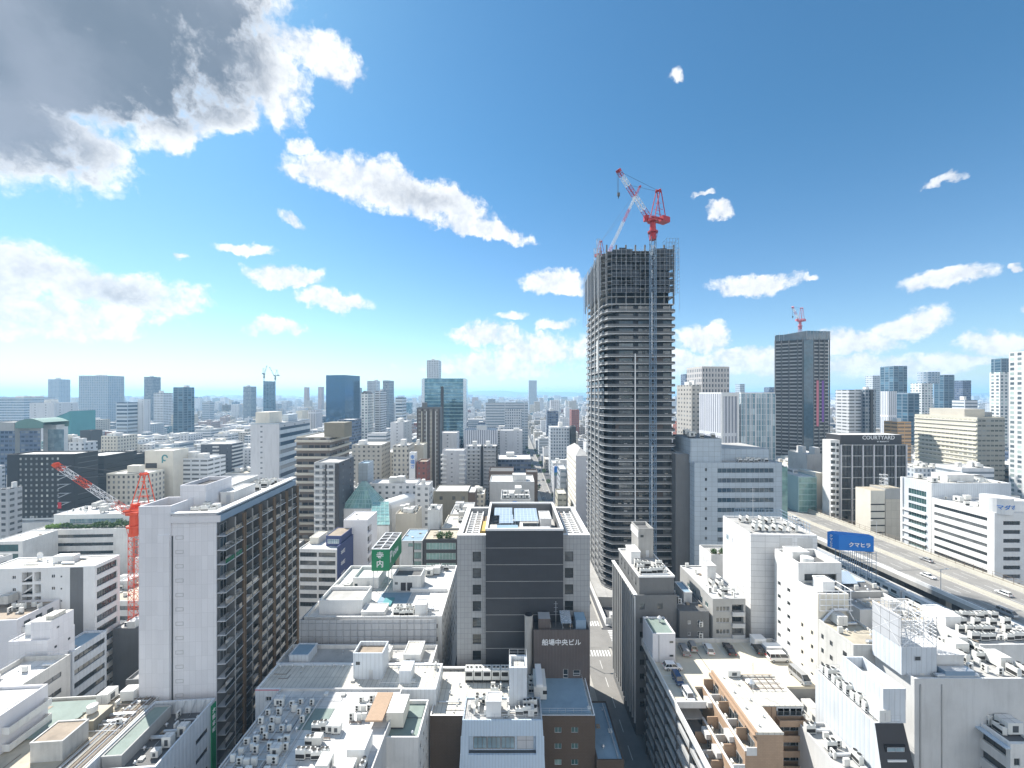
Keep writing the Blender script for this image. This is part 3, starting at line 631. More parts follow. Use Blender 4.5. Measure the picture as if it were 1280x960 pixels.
# sloping pale blue steel front with its own roof of plant
B = Bd('pale blue corrugated steel fronted building full of rooftop machinery at bottom centre', 578, 678, 900, 79, 6, 0, 'corr_blue', 'roof_grey', 'office block', vb=960, par=.3, reg=False)
w, h = B.w, B.h
b = MB()
for (za, zb) in ((h-5.2, h-2.2),): pass
def slab_front(b, za, zb, sl=.18):
    f = lambda z: -(h-z)*sl-.05; ex = lambda z: (h-z)*.05
    b.quad((-ex(za), f(za), za), (w+ex(za), f(za), za), (w+ex(zb), f(zb), zb), (-ex(zb), f(zb), zb))
    b.quad((-ex(za), f(za)+.4, za), (w+ex(za), f(za)+.4, za), (w+ex(za), f(za), za), (-ex(za), f(za), za))
    b.quad((-ex(zb), f(zb), zb), (w+ex(zb), f(zb), zb), (w+ex(zb), f(zb)+.4, zb), (-ex(zb), f(zb)+.4, zb))
z = h
b = MB(); slab_front(b, h-2.7, h-.1); slab_front(b, h-8.2, h-5.9); slab_front(b, h-14, h-11.2); b.build('steel_spandrel', 'corr_blue', B.root)
for (za, zb) in ((h-5.9, h-2.7), (h-11.2, h-8.2)):
    f = lambda z: -(h-z)*.18-.05
    for x0, x1, xi in ((-.25, 1.3, 1.3), (w-1.3, w+.3, w-1.3)):
        b = MB(); b.quad((x0, f(za), za), (x1, f(za), za), (x1, f(zb), zb), (x0, f(zb), zb)); b.quad((xi, f(za), za), (xi, .0, za), (xi, 0, zb), (xi, f(zb), zb)); b.build('steel_side_panel', 'corr_blue', B.root)
    B.box('balcony_floor', 1.3, w-1.3, f(za)+.1, -.01, za-.2, za-.02, 'metal_dark')
    MB().box(0, 3.2, -.1, -.02, 0, 2.6).build('shutter', 'sheet_grey', B.root, (w-5, 0, za+.3))
    for k in range(3): O('window', window_mesh(2.6, 2.3, '3', 'amber', 'glass_sky'), B.root, (2.2+k*2.75, -.05, za+.35))
B.acs(1, w-1, .8, 5, 6, 2, 'ac', pi/2); B.clutter(1, 6, 1.5, 5, 5, kinds=('vrf', 'ac')); B.hut(4.6, 7.6, 1.0, 3.6, 3.1, 'white_clean', door=False, name='equipment_cabinet'); B.acs(10.5, 15, 1, 4, 3, 2, 'vrf'); B.rail(.2, w-.2, .1, 5.8, 1.1, h)
B.finish()
# brown ribbed penthouse block with Japanese name
B = Bd('dark brown ribbed block carrying white Japanese lettering in front of the black panelled office', 667, 737, 787.4, 92.9, 5.6, 0, 'umber', 'roof_dark', 'office block', vb=850, par=.9)
w, h = B.w, B.h
B.text('船場中央ビル', 'F', 1.9, h-3.4, 1.52, name='lettering')
B.win('F', [(6.9, 1.1)], [(h-11.2, 2.1)], style='split', rec=.1, frame='white_clean'); B.win('F', [(9.2, 1.6)], [(h-10.6, 1.3)], style='split', rec=.1, frame='white_clean')
b = MB(); b.cyl(-1.1, 1.4, 18, h+2.6, .95, 0, 20, 1); b.cyl(-1.1, 1.4, h+2.6, h+2.9, 1.05, 0, 20, 1); b.build('chimney', ['concrete', 'dark_gap'], B.root)
B.put('ctower', 3.0, 2.8, 0, None, (1, 1, 1.1)); B.box('louvre_box', 1.2, 4.0, 1, 4, B.rz, h+2, 'umber', 'metal'); tilt_panel(B, 6.5, 9, 1, 4.4, h+1.0, 1.2, 'mirror_panel', 'duct_hood'); B.box('cooling_unit', 10, 12.4, 1, 4.5, B.rz, h+1.7, 'steel_blue', 'roof_blue'); B.put('ant', 5.5, 3); B.finish()
# narrow low blue-roofed strip by the street
B = Bd('low narrow building with long blue-grey roof squeezed beside the brown tiled office', 746, 780, 950, 80.8, 15.5, 0, 'brown_tile', 'roof_blue', 'building', vb=960, par=.25)
B.put('pod', 2, 3); B.put('ac', 1.2, 12); B.duct([(4.4, .6), (4.4, 14.5)], .1); B.finish()

# ================================================================ ribbed dark block across the street
B = Bd('dark grey office with close vertical ribs along the street and stepped white roof', 795, 846.5, 744, 103, 21, 1.2, 'grey_dark', 'roof_grey', 'office block', vb=890, par=1.0)
w, h = B.w, B.h
B.win('F', [(1.0, 1.2), (5.6, 1.3)], B.rows(2.2, 3.6, 8, 1.5))
B.win('L', [(.75+k*1.86, 1.1) for k in range(11)], B.rows(.8, 3.4, 10, 2.7), rec=.3, style='fix')
for k in range(12): MB().box(-.42, -.005, .3+k*1.86-.13, .3+k*1.86+.13, 3, h-.4).build('wall_rib', 'grey_light', B.root)
B.box('ledge', -.65, .3, -.1, 21.1, h, h+.25, 'white_clean')
b = MB(); b.box(1.2, w-.3, 1.0, 19.5, B.rz, h+4.1, 0, 1); b.ring(1.05, w-.15, .85, 19.65, h+4.1, h+4.5, .3, 2); b.build('upper_storey', ['grey_dark', 'roof_grey', 'white_clean'], B.root)
for k in range(5): O('window', window_mesh(.7, 2, 'fix', 'metal_dark', 'glass'), B.root, (1.18, 4+k*3.2, h+.9), -pi/2)
B.hut(5.2, 9.6, 13.5, 19.8, 7.6, 'concrete', 'roof_dark', z=h+4.1, name='lift_housing', open_top=True)
B.box('lift_housing_band', 5.0, 5.18, 13.4, 19.9, h+10, h+11.8, 'white_clean')
B.hut(1.8, 4.4, 9.5, 14.5, 3.2, 'white_clean', z=h+4.1, door=False, name='plant_housing'); B.acs(2, 9.5, 2, 8.5, 5, 3, 'vrf', z=h+4.12); B.duct([(2, 1.6), (9, 1.6)], .2, z=h+4.6)
B.finish()

# ================================================================ parking deck and what stands round it
D0_ = 25.0
DK = thing('parking_structure', 'open sided parking building with sunlit tan rooftop car deck and slatted dark flank', 'parking garage', (33, 77, 0))
HERO.append(([(33, 77), (66, 77), (66, 101), (33, 101)], 77, 816, 1010, 960))
b = MB(); b.box(0, 33, 9.0, 24.2, D0_-.5, D0_, 0); b.box(0, 6.2, 4.0, 8.99, D0_-.5, D0_, 0); b.build('roof_deck', 'deck_tan', DK)
b = MB(); b.box(-.25, 0-.003, -16, 24.2, D0_-.5, D0_+1.05, 0); b.box(0, 6.2, 3.7, 3.99, D0_-.5, D0_+.8, 0); b.box(33.003, 33.3, 9, 24.2, D0_-.5, D0_+.9, 0); b.box(0, 33, 24.21, 24.5, D0_-.5, D0_+1, 0); b.build('parapet', 'white', DK)
for k in range(8):
    z = 22.2-k*2.8
    if z < 1: break
    b = MB(); b.box(-.3, .2, -16, 20.5, z-.0, z+.75, 0); b.build('deck_beam', 'green_paint' if False else 'grey', DK); b = MB(); b.box(.25, 6, 4, 9, z-.2, z, 0); b.box(.25, 32.5, 9.01, 24, z-.2, z, 0); b.build('parking_floor', 'concrete', DK)
for k in range(7): MB().box(-.32, .1, -15.5+k*6, -15.2+k*6, 0, D0_-.5).build('column', 'metal_dark', DK)
MB().box(3, 32.5, 9.4, 24, 0, D0_-.6).build('inner_wall', 'grey', DK)
B = Bd('low white roof with scattered units tucked under the right corner of the car deck', 1000, 1060, 890, 78.9, 6.9, 0, 'white', 'roof_grey', vb=930, par=.5)
B.w = 10.3; B.h = 21.5; B.root.location.x = 55.6; B.clutter(1, 9.3, 1, 6, 14); B.finish()
b = MB(); b.box(0, 5.3, 16.8, 23.9, D0_+.002, D0_+6.4, 0, 1); b.ring(-.02, 5.32, 16.78, 23.92, D0_+6.4, D0_+6.75, .25, 0)
o = b.build('stair_hut', ['lilac', 'roof_green'], DK)
for z in (D0_+4.5, D0_+1.3): O('window', window_mesh(.95, .55, 'fix', 'metal', 'glass'), o, (3.9, 16.77, z))
MB().box(1.4, 1.5, 16.7, 16.77, D0_, D0_+6.4).build('drainpipe', 'grey', o); O('roof_vent', PART['pod'], o, (3.5, 22, D0_+6.5), 0, (2, 2, 2))
b = MB()
for k in range(14): x = 6.0+k*2.05; b.quad((x, 19.2, D0_+.005), (x+.12, 19.2, D0_+.005), (x+.12, 23.9, D0_+.005), (x, 23.9, D0_+.005))
for k in range(3): y = 14.8-k*2.5; b.quad((.8, y, D0_+.005), (5.6, y, D0_+.005), (5.6, y+.12, D0_+.005), (.8, y+.12, D0_+.005)); b.quad((27.5, y, D0_+.005), (32.4, y, D0_+.005), (32.4, y+.12, D0_+.005), (27.5, y+.12, D0_+.005))
b.build('bay_marking', 'mark', DK)
b = MB(); b.bar((12, 14, D0_+.03), (12, 24, D0_+.03), .07); b.box(11, 13.4, 10.3, 12.4, D0_+.003, D0_+.5); b.build('deck_joint', 'metal_dark', DK)

def car(label, x, y, rz, kind, paint, z=D0_+.005, grp=None):
    """saloon, hatch, kei box or van: body with wheel arches, cabin, glass, wheels, lamps"""
    T = thing('parked_car' if z > 5 else 'car', label, 'car' if kind != 'van' else 'van', (x, y, z), rz, grp)
    L, Wd, H, hood, ca, cb, ra, rb = {'hatch': (4.1, 1.7, 1.5, .88, .9, 4.05, 1.6, 3.6), 'sedan': (4.6, 1.75, 1.42, .88, 1.25, 4.1, 1.95, 3.4), 'wagon': (4.7, 1.75, 1.5, .9, 1.15, 4.65, 1.85, 4.4), 'kei': (3.4, 1.48, 1.75, 1.0, .55, 3.38, .95, 3.3), 'van': (4.7, 1.72, 2.0, 1.15, .15, 4.68, .95, 4.6)}[kind]
    hw = Wd/2; b = MB(); n = 12
    prof = [(0, .35), (0, hood*.72), (.12, hood*.9), (ca, hood), (cb, hood*1.02), (L-.05, hood*.95), (L, .4)]
    secs = [(-hw, .86), (-hw*.94, 1.), (hw*.94, 1.), (hw, .86)]
    i = len(b.v)
    for (yy, k) in secs:
        for (px_, pz) in prof: b.v.append((px_-L/2, yy, .28+(pz-.28)*k if pz > .5 else pz))
    m = len(prof)
    for s_ in range(3):
        for k in range(m-1): b.f.append((i+s_*m+k, i+s_*m+k+1, i+(s_+1)*m+k+1, i+(s_+1)*m+k)); b.m.append(0)
        b.f.append((i+s_*m+m-1, i+s_*m, i+(s_+1)*m, i+(s_+1)*m+m-1)); b.m.append(0)
    b.f.append(tuple(i+k for k in range(m))[::-1]); b.m.append(0); b.f.append(tuple(i+3*m+k for k in range(m))); b.m.append(0)
    body = b.build('body', paint, T)
    # cabin: glass hull with painted roof
    c = MB(); lo = hood*.98; tw = hw*.78; lw = hw*.93
    q = [(ca-L/2, lo), (cb-L/2, lo), (rb-L/2, H-.06), (ra-L/2, H-.06)]
    A = [(q[0][0], -lw, q[0][1]), (q[1][0], -lw, q[1][1]), (q[2][0], -tw, q[2][1]), (q[3][0], -tw, q[3][1])]; Bq = [(x_, -y_, z_) for x_, y_, z_ in A]
    c.quad(*A, 0); c.quad(*Bq[::-1], 0); c.quad(A[1], Bq[1], Bq[2], A[2], 0); c.quad(A[3], Bq[3], Bq[0], A[0], 0)
    c.build('window_glass', 'car_glass', T)
    r = MB(); r.prism([(A[3][0]-.03, -tw-.02), (A[2][0]+.03, -tw-.02), (A[2][0]+.03, tw+.02), (A[3][0]-.03, tw+.02)], H-.06, H, 0)
    for P_, Q_ in ((A[0], A[3]), (A[1], A[2]), (Bq[0], Bq[3]), (Bq[1], Bq[2])): r.bar(P_, Q_, .05)
    for t_ in (.42, .7):
        for s_ in (A, Bq): p_ = Vector(s_[0]).lerp(Vector(s_[1]), t_); q_ = Vector(s_[3]).lerp(Vector(s_[2]), t_); r.bar(p_, q_, .04)
    r.build('roof', paint, T)
    for sx in (-L/2+.78, L/2-.78):
        for sy in (-1, 1):
            wl = MB(); k = 14; i = 0
            for yy in (-.11, .11):
                for a in range(k): wl.v.append((.32*cos(2*pi*a/k), yy, .32*sin(2*pi*a/k)))
            for a in range(k): wl.f.append((a, (a+1) % k, k+(a+1) % k, k+a)); wl.m.append(0)
            wl.f += [tuple(range(k))[::-1], tuple(range(k, 2*k))]; wl.m += [0, 0]; wl.cyl(0, 0, 0, 0, 0, 0, 3) if False else None
            wo_ = wl.build('wheel', 'tyre', T, (sx, sy*(hw-.08), .32))
            rm = MB(); rm.poly([(.19*cos(2*pi*a/10), sy*.115, .19*sin(2*pi*a/10)) for a in range(10)]); rm.build('rim', 'metal', wo_)
    for sy in (-1, 1):
        MB().box(-L/2-.02, -L/2+.1, sy*hw*.72-.2, sy*hw*.72+.2, hood*.6, hood*.78).build('headlight', 'glass_sky', T)
        MB().box(L/2-.1, L/2+.02, sy*hw*.8-.12, sy*hw*.8+.12, hood*.65, hood*.9).build('tail_light', 'red', T)
        MB().box(ca-L/2+.25, ca-L/2+.4, sy*(hw+.08)-.09, sy*(hw+.08)+.09, hood, hood+.16).build('mirror', paint, T)
    return T
G_ = 'cars parked on the rooftop deck'
car('silver grey hatchback at the left end of the shaded parking row', at(855.5, 97.5), 97.6, radians(-98), 'wagon', 'car_silver', grp=G_)
car('grey minivan second from the left in the shaded parking row', at(864.5, 99), 98.6, radians(-98), 'kei', 'car_silver', grp=G_)
car('white hatchback third in the shaded row before the grey five storey block', at(885.5, 98), 98.0, radians(-98), 'hatch', 'car_white', grp=G_)
car('dark saloon parked half in shade in front of the barred balconies', at(911, 98), 97.8, radians(-98), 'sedan', 'car_black', grp=G_)
car('black car beside the white storage boxes', at(946, 98.5), 98.2, radians(-98), 'wagon', 'car_black', grp=G_)
car('white hatchback standing sideways beneath the lilac stair hut', 33+3.7, 91.6, pi, 'hatch', 'car_white', grp=G_)
car('navy box-shaped car alone on the left edge of the deck', 33+3.2, 87.4, radians(92), 'kei', 'car_navy', grp=G_)
car('white roofed car behind the navy box-shaped car', 33+3.4, 82.6, radians(92), 'kei', 'car_white', grp=G_)
car('large white van parked sideways by the pale wall on the right of the deck', at(974, 94), 94.4, pi, 'van', 'car_white', grp=G_)
car('small silver van half hidden on the right edge of the deck', 33+30.4, 88.2, radians(94), 'van', 'car_silver', grp=G_)
for lb, x0, x1, y0, y1, hh in (('tall white storage box by the wall at the back of the car deck', 59.6, 62.4, 98.2, 100.3, 2.6), ('low white storage container in front of the tall storage box', 61.2, 65.0, 96.2, 98, 1.9)):
    T = thing('storage_box', lb, 'storage box', (x0, y0, D0_+.003)); b = MB(); b.box(0, x1-x0, 0, y1-y0, .1, hh); b.box(.2, x1-x0-.2, .2, y1-y0-.2, 0, .1); b.build('body', 'paint_white', T)
    MB().box(-.05, x1-x0+.05, -.05, y1-y0+.05, hh, hh+.1).build('lid', 'paint_white', T); MB().box((x1-x0)*.3, (x1-x0)*.3+.9, -.03, -.002, .3, hh*.85).build('door', 'ac_white', T)

# terraced orange apartment block
TX = 42.9; TY = 70.0; TZ = 28.6
T = thing('apartment_building', 'orange brown tiled apartment house with terraces stepping down towards the street', 'apartment house', (TX, TY, 0))
HERO.append(([(33, 60), (56, 60), (56, 86), (33, 86)], 62, 850, 1004, 960))
b = MB(); prof = [(0, TZ), (4.6, TZ), (4.6, 0), (-14, 0), (-10.4, TZ-14.5), (-8.4, TZ-11.6), (-8.4, TZ-11.6)]
steps = [(0, 0), (-2.1, 3.0), (-4.4, 6.0), (-6.8, 9.0), (-9.2, 12.0)]
for k, (x, dz) in enumerate(steps):
    x0 = x; b = MB(); zt = TZ-dz; ye = 15.6 if k < 2 else 10.8; b.box(x0, 4.6 if k == 0 else steps[k-1][0], .001*k, ye-.001*k, 0, zt-(.0 if k == 0 else 1.0), 0, 1)
    b.build('wall', ['orange_tile', 'roof_cream' if k == 0 else 'roof_tan'], T)
    if k:
        p = MB(); p.box(x0-.02, x0+.22, -.02, ye+.02, zt-1.1, zt-.15, 0); p.box(x0-.12, x0+.3, -.1, ye+.1, zt-.148, zt+.02, 1); te = p.build('terrace_parapet', ['orange_tile', 'white'], T)
        ux = steps[k-1][0]
        for j in range(6 if k < 2 else 4):
            y = .1+j*3.1
            MB().prism([(x0+.24, y-.08), (ux-.01, y-.08), (ux-.01, y+.08), (x0+.24, y+.08)], zt-1.0, zt+(1.3 if j % 2 else .4)).build('terrace_divider', 'orange_tile' if j % 2 else 'white', T)
            if j < (5 if k < 2 else 3):
                O('window', window_mesh(1.9, 1.7, 'slide', 'metal', 'glass'), T, (ux-.03, y+2.5, zt-.95), -pi/2)
                if random.random() < .7: O('air_conditioner', PART['ac'], T, (x0+.9, y+random.uniform(.6, 2.6), zt-1.0), pi/2, (.8, .8, .6))
        sl = MB(); sl.quad((x0-.1, .2, zt+.02), (x0-.1, 15.5, zt+.02), (ux-.9, 15.5, zt+.9), (ux-.9, .2, zt+.9)) if False else None
        if k in (1, 2, 3):
            for j in ((1, 3) if k < 2 else (1, 2)): MB().box(x0-.9, x0+.3, j*4-.6, j*4+1.4, zt-1.6, zt-.6).build('planter', 'white', T)
b = MB(); b.box(-.25, .15, -.05, 15.7, TZ-.6, TZ+.15, 0); b.box(-.75, -.3, -.05, 15.7, TZ-.5, TZ-.35, 0); b.box(-.25, 4.65, -.06, .1, TZ-.3, TZ+.12, 1); b.build('eaves', ['orange_tile', 'roof_cream'], T)
for k in range(4): O('window', window_mesh(1.2, 1.9, 'fix', 'metal_dark', 'glass'), T, (-.02, 3.5+k*3.6, TZ-2.7), -pi/2)
for k in range(7): O('roof_vent', PART['pod'], T, (1.2+(k % 2)*2, 1.5+k*2, TZ), 0, (.8, .8, .6))
b = MB(); b.box(4.602, 12.4, 6.2, 14.0, 0, TZ-.1, 0, 1); b.box(6.5, 7.4, 6.1, 6.19, 0, TZ-.1, 0); wg = b.build('wing_wall', ['orange_tile', 'roof_cream'], T); 
MB().ring(4.4, 12.6, 6.0, 14.2, TZ-.098, TZ+.1, .3).build('wing_roof_rim', 'roof_cream', T)
MB().box(7.3, 12.45, 6.1, 6.19, TZ-1.0, TZ-.1).build('fascia', 'white', T)
for i in range(6):
    z = TZ-3.0-i*2.85; 
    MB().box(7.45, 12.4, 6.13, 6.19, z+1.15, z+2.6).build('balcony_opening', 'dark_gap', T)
    O('window', window_mesh(2.3, 1.5, 'slide', 'metal', 'glass'), T, (7.6, 6.1, z+1.1)); O('window', window_mesh(2.2, 1.5, 'slide', 'metal', 'glass'), T, (10.0, 6.1, z+1.1))
    bb = MB(); bb.box(7.3, 12.5, 5.0, 5.12, z, z+1.05); bb.box(7.3, 12.5, 5.0, 6.19, z-.15, z-.003); bb.box(7.3, 7.42, 5.12, 6.19, z, z+1.05); bb.box(12.38, 12.5, 5.12, 6.19, z, z+1.05); bb.build('balcony', 'orange_tile', T)
O('antenna', PART['ant'], T, (5, 9.5, TZ)); b = MB()
for k in range(5): b.box(5+k*1.5, 5.1+k*1.5, 10, 14, TZ+.2, TZ+.3)
for k in range(4): b.box(4.8, 11.6, 10+k*1.3, 10.1+k*1.3, TZ+.31, TZ+.4)
b.build('pipe_rack', 'brown', T); O('equipment_cabinet', PART['box'], T, (3.6, 14.2, TZ), 0, (1, .6, .6)); O('roof_vent', PART['pod'], T, (5.6, 11.5, TZ), 0, (3, 3, 1.6))

# small buildings at the far side of the deck
B = Bd('small dark grey two-window block with air conditioners behind the parked cars', 849.5, 886.5, 764, 101.8, 13, 0, 'grey_dark', 'roof_dark', vb=803, par=.4)
B.win('F', [(2.1, .7)], B.rows(2.4, 2.9, 9, .9), rec=.1, frame='paint_white'); B.win('F', [(4.5, 1.5)], B.rows(2.3, 2.9, 9, 1.), rec=.1, frame='paint_white')
for z in (3.9, 6.8): B.put('ac', 5.3, -.3, 0, B.h-z)
B.hut(3.2, 5.4, 5, 11, 2.6, 'grey_light', 'roof_blue'); B.acs(1, 3, 3, 10, 1, 3); B.finish()
B = Bd('grey five storey block with white barred balconies and crowded white roof', 891, 932, 748, 101.6, 19.5, .4, 'grey', 'roof_white', vb=803, par=.35)
w, h = B.w, B.h; B.ex['cap'] = 'white_clean'
B.win('F', [(.9, 3.4)], B.rows(2.1, 2.9, 10, 1.25), style='4', frame='paint_white'); B.win('F', [(4.9, 2.9)], B.rows(1.6, 2.9, 10, 1.9), style='slide', rec=1.0)
B.balc('F', 4.8, 8.0, h-4.2-2.9*9, 2.9, 10, .5, 'grey_light', 'rail', .9)
B.win('L', [(5, 1.6), (8.5, 1.6), (12.5, 1.6), (15.5, 1.6)], B.rows(2.6, 2.9, 3, 1.2), style='slide', glass='glass_teal', frame='paint_white', rec=.1)
b = MB(); b.box(-.04, -.003, .3, 19.2, 0, h-.01); 
B.hut(3.6, 6, 10, 13.5, 4.2, 'grey_light', 'roof_white'); B.clutter(.8, 7.5, 1, 9, 10, kinds=('ac', 'vrf', 'box', 'pipe')); B.clutter(1, 7, 14.5, 19, 3, kinds=('pod', 'ac')); B.finish()
B = Bd('small building with planted roof terrace and red frame behind the grey five storey block', 889, 928, 693, 125, 8, 0, 'white', 'roof_grey', vb=720, par=.7)
for k in range(4): tag(MB().box(.5+k*2.3, 2.3+k*2.3, .5, 1.5, B.rz, B.rz+.5).build('planter', 'amber', B.root), None)
LEAF = {}
B.finish(); PLANT_B = B
# white windowless tower wall
B = Bd('tall windowless white tower house with machinery fenced on its roof beyond the car deck', 938.5, 1018, 667.5, 104, 15.6, -3.5, 'white_tile', 'roof_grey', 'office block', vb=800, par=.5)
w, h = B.w, B.h; B.ex['cap'] = 'white_clean'
B.win('F', [(9.5, 1.3)], B.rows(7.8, 3.1, 1, 1.2)); B.win('L', [(2.2, 1.4), (5.5, .5)], B.rows(4.5, 3, 1, 1.6), glass='glass_sky', frame='white_clean', rec=.05)
B.box('repair_patch', 7.2, 10.4, -.03, -.004, h-4.4, h-.8, 'grey_light'); B.box('repair_patch', 11.6, 15.4, -.03, -.004, h-3.3, h-.8, 'grey_light')
b = MB()
for k in range(12): b.bar((3+k*1.1, 14.8, h-.3), (3+k*1.1, 14.8, h+2.4), .05)
for k in range(12): b.bar((w-.6, 2+k*1.15, h-.3), (w-.6, 2+k*1.15, h+2.4), .05)
for z in (.6, 1.5, 2.4): b.bar((3, 14.8, h+z), (w-.6, 14.8, h+z), .05); b.bar((w-.6, 14.8, h+z), (w-.6, 1.5, h+z), .05)
b.build('machinery_fence', 'steel_blue', B.root); B.acs(2.5, 14.5, 2.5, 13, 7, 3, 'vrf', pi/2); B.put('ant', 8, 14.3, 0, None, (1.4, 1.4, 1.6)); B.finish()
B = Bd('white house with receding side windows and dark roof well right of the windowless tower', 998, 1052, 703.5, 92.8, 8.4, 0, 'white', 'roof_dark', vb=840, par=1.6, top_t=.4)
w, h = B.w, B.h; B.win('F', [(1.4, 8)], [(h-5.2, 2.6)], style='6', rec=1.2); B.box('louvre', 8.8, 9.9, -.05, -.003, h-5.4, h-2.4, 'metal')
B.win('L', [(1.2, 1.1), (4.6, 1.1)], B.rows(7.5, 3.2, 7, .9)); B.hut(1.5, 5.5, 4, 7.6, 2.4, 'white', door=False, name='water_tank_housing'); B.put('rtank', 3.6, 2.2, sc=(1, 1, .6)); B.finish()
B = Bd('white stepped stair block with small square windows wedged behind the white house', 985, 1012, 742, 100.5, 6, 0, 'white', 'roof_dark', vb=800, par=.8)
B.win('L', [(1.5, 1), (4, 1)], B.rows(3, 3.2, 6, .8)); B.finish()
# cream tower and its lower wing on the right edge of the deck
B = Bd('cream narrow tower with pipe frame crown standing over the right side of the car deck', 1022.6, 1061, 742.5, 86.8, 6.3, 0, 'cream', 'roof_grey', vb=860, par=.4)
w, h = B.w, B.h; B.ex['cap'] = 'white_clean'
B.win('F', [(4.0, 1.2)], B.rows(6.5, 3.2, 2, 1.2)); B.win('L', [(1.2, .7), (4.2, .7)], B.rows(9, 3.1, 6, .9))
b = MB()
for z in (h-3.4, h-2.2, h-1.0, h+.9): b.bar((0, -.5, z), (w+.4, -.5, z), .09); b.bar((w+.4, -.5, z), (w+.4, 6.4, z), .09)
for k in range(6): b.bar((k*w/5, -.5, h-3.4), (k*w/5, -.5, h+.9), .08)
for k in range(5): b.bar((w+.4, k*1.5, h-3.4), (w+.4, k*1.5, h+.9), .08)
b.build('pipe_frame', 'paint_white', B.root); B.hut(2.2, 4.8, 1.5, 4.5, 2.2, 'white_clean', door=False, name='plant_housing'); B.box('duct', .8, 2.0, -1.0, -.02, h-9, h-6.2, 'ac_white'); B.finish()
B = Bd('cream lower wing with flat cluttered roof in front of the cream narrow tower', 1066.4-43.6, 1118, 806, 77.8, 8.9, 0, 'concrete_white', 'roof_tan', vb=850, par=.5)
w, h = B.w, B.h; B.root.location.x = 66.4; B.w = w = at(1118, 77.8)-66.4
B.win('L', [(.8, .7), (3.1, .8), (6.4, 1)], B.rows(2.6, 3.0, 5, 1.0), rec=.12); B.clutter(1, w-1, 1, 8, 7, kinds=('ac', 'pipe', 'pod', 'box')); 
b = MB(); b.bar((.5, 8.6, B.rz), (3, 8.6, h+2.2), .3); b.bar((3, 8.6, h+2.2), (6, 8.6, h+2.2), .35); b.bar((6, 8.6, h+2.2), (7.5, 8.6, B.rz), .3); b.build('duct', 'metal', B.root); B.finish()
# corrugated long shed-like block with black sloping front
B = Bd('long pale corrugated block with sloping black glass front at the lower right', 1093, 1129, 903.5, 65.7, 12.8, 0, 'corr_white', 'roof_grey', vb=960, par=.3)
w, h = B.w, B.h; B.ex['cap'] = 'white_clean'
b = MB(); b.quad((.02, -.05, h-.05), (0.02, -6.2, 0), (w+3.4, -6.2, 0), (w, -.05, h-.05)); b.quad((w, -.05, h-.05), (w+3.4, -6.2, 0), (w+3.4, .0, 0), (w, 0, h-.05)); b.build('sloping_front', 'charcoal', B.root)
b = MB(); b.quad((0, -.05, h-.05), (0, .0, h), (0, 0, 0), (0, -6.2, 0)); b.build('side_cheek', 'corr_white', B.root)
for k in range(3):
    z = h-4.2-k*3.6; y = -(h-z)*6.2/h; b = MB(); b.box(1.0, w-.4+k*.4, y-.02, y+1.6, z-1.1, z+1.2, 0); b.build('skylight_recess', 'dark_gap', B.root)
    MB().box(1.2, w-.5+k*.4, y-.35, y-.05, z-1.25, z-.95).build('sill', 'white_clean', B.root); O('window', window_mesh(2.8, .7, 'slide', 'metal', 'glass_sky'), B.root, (1.3, y-.06, z+.2))
B.acs(.6, 2.2, 2, 12.5, 1, 8, 'vrf'); B.acs(1.2, 3.4, 4, 12.5, 2, 5, 'ac', pi/2); B.put('box', 1.8, 1.6, pi/2, sc=(1.2, .9, 1)); B.rail(.1, w-.1, .3, 12.6, 1.0); 
b = MB(); b.box(w-3.0, w+.7, .3, 8.4, B.rz, h+3.6, 0, 1); b.ring(w-3.02, w+.72, .28, 8.42, h+3.6, h+5.4, .3, 0); b.box(w-3.03, w-3.003, 1.0, 4.5, h+1.3, h+1.7, 2); b.build('stair_hut', ['corr_white', 'roof_grey', 'dark_gap'], B.root); B.finish()
# low clutter-roofed strip in front of the corrugated wall
B = Bd('low grey roof crowded with condensers below the pale corrugated wall', 1060, 1105, 960, 62, 17.5, 0, 'grey_light', 'roof_grey', vb=960, par=.5)
B.w = 5.0; B.h = 26.0; B.root.location.x = 54.0; B.root.location.y = 58; B.clutter(.6, 4.5, 2, 16.5, 22, kinds=('ac', 'ac', 'vrf', 'box', 'pipe')); B.finish()
# big pale grey block with screened stair tower
B = Bd('large pale grey windowless block with a roof full of white condensers at lower right', 1143, 1300, 848, 70.2, 11.5, 0, 'grey_light', 'roof_grey', vb=960, par=.4)
w, h = B.w, B.h; B.ex['cap'] = 'white_clean'
b = MB(); b.box(-.9, 5.4, 1.4, 7.2, B.rz, h+4.6, 0, 1); b.build('stair_tower', ['corr_white', 'roof_white'], B.root); O('window', window_mesh(1.1, .8, 'fix', 'metal', 'glass'), B.root, (1.4, 1.38, h+2.2))
b = MB(); z0, z1 = h+4.6, h+10.0
for (xa, ya, xb, yb) in ((-.9, 1.4, 5.4, 1.4), (5.4, 1.4, 5.4, 7.2), (5.4, 7.2, -.9, 7.2), (-.9, 7.2, -.9, 1.4)):
    for k in range(9): t = k/8; b.bar((xa+(xb-xa)*t, ya+(yb-ya)*t, z0), (xa+(xb-xa)*t, ya+(yb-ya)*t, z1), .06)
    for k in range(9): z = z0+(z1-z0)*k/8; b.bar((xa, ya, z), (xb, yb, z), .05)
    b.bar((xa, ya, z0), (xb, yb, z1), .08); b.bar((xa, ya, z1), (xb, yb, z0), .08)
b.build('lattice_screen', 'paint_white', B.root)
b = MB(); b.box(-.96, -.93, 1.5, 7.1, z0, z1); b.build('mesh_panel', 'sheet_grey', B.root)
B.hut(6.2, 11.5, 2.5, 8, 2.8, 'white', 'roof_white', door=False, name='plant_housing'); B.clutter(12, w-1, 1, 10.8, 46, kinds=('ac', 'vrf', 'ac', 'vrf', 'box')); B.clutter(5.8, 11.5, 8.6, 10.8, 8, kinds=('ac', 'vrf'))
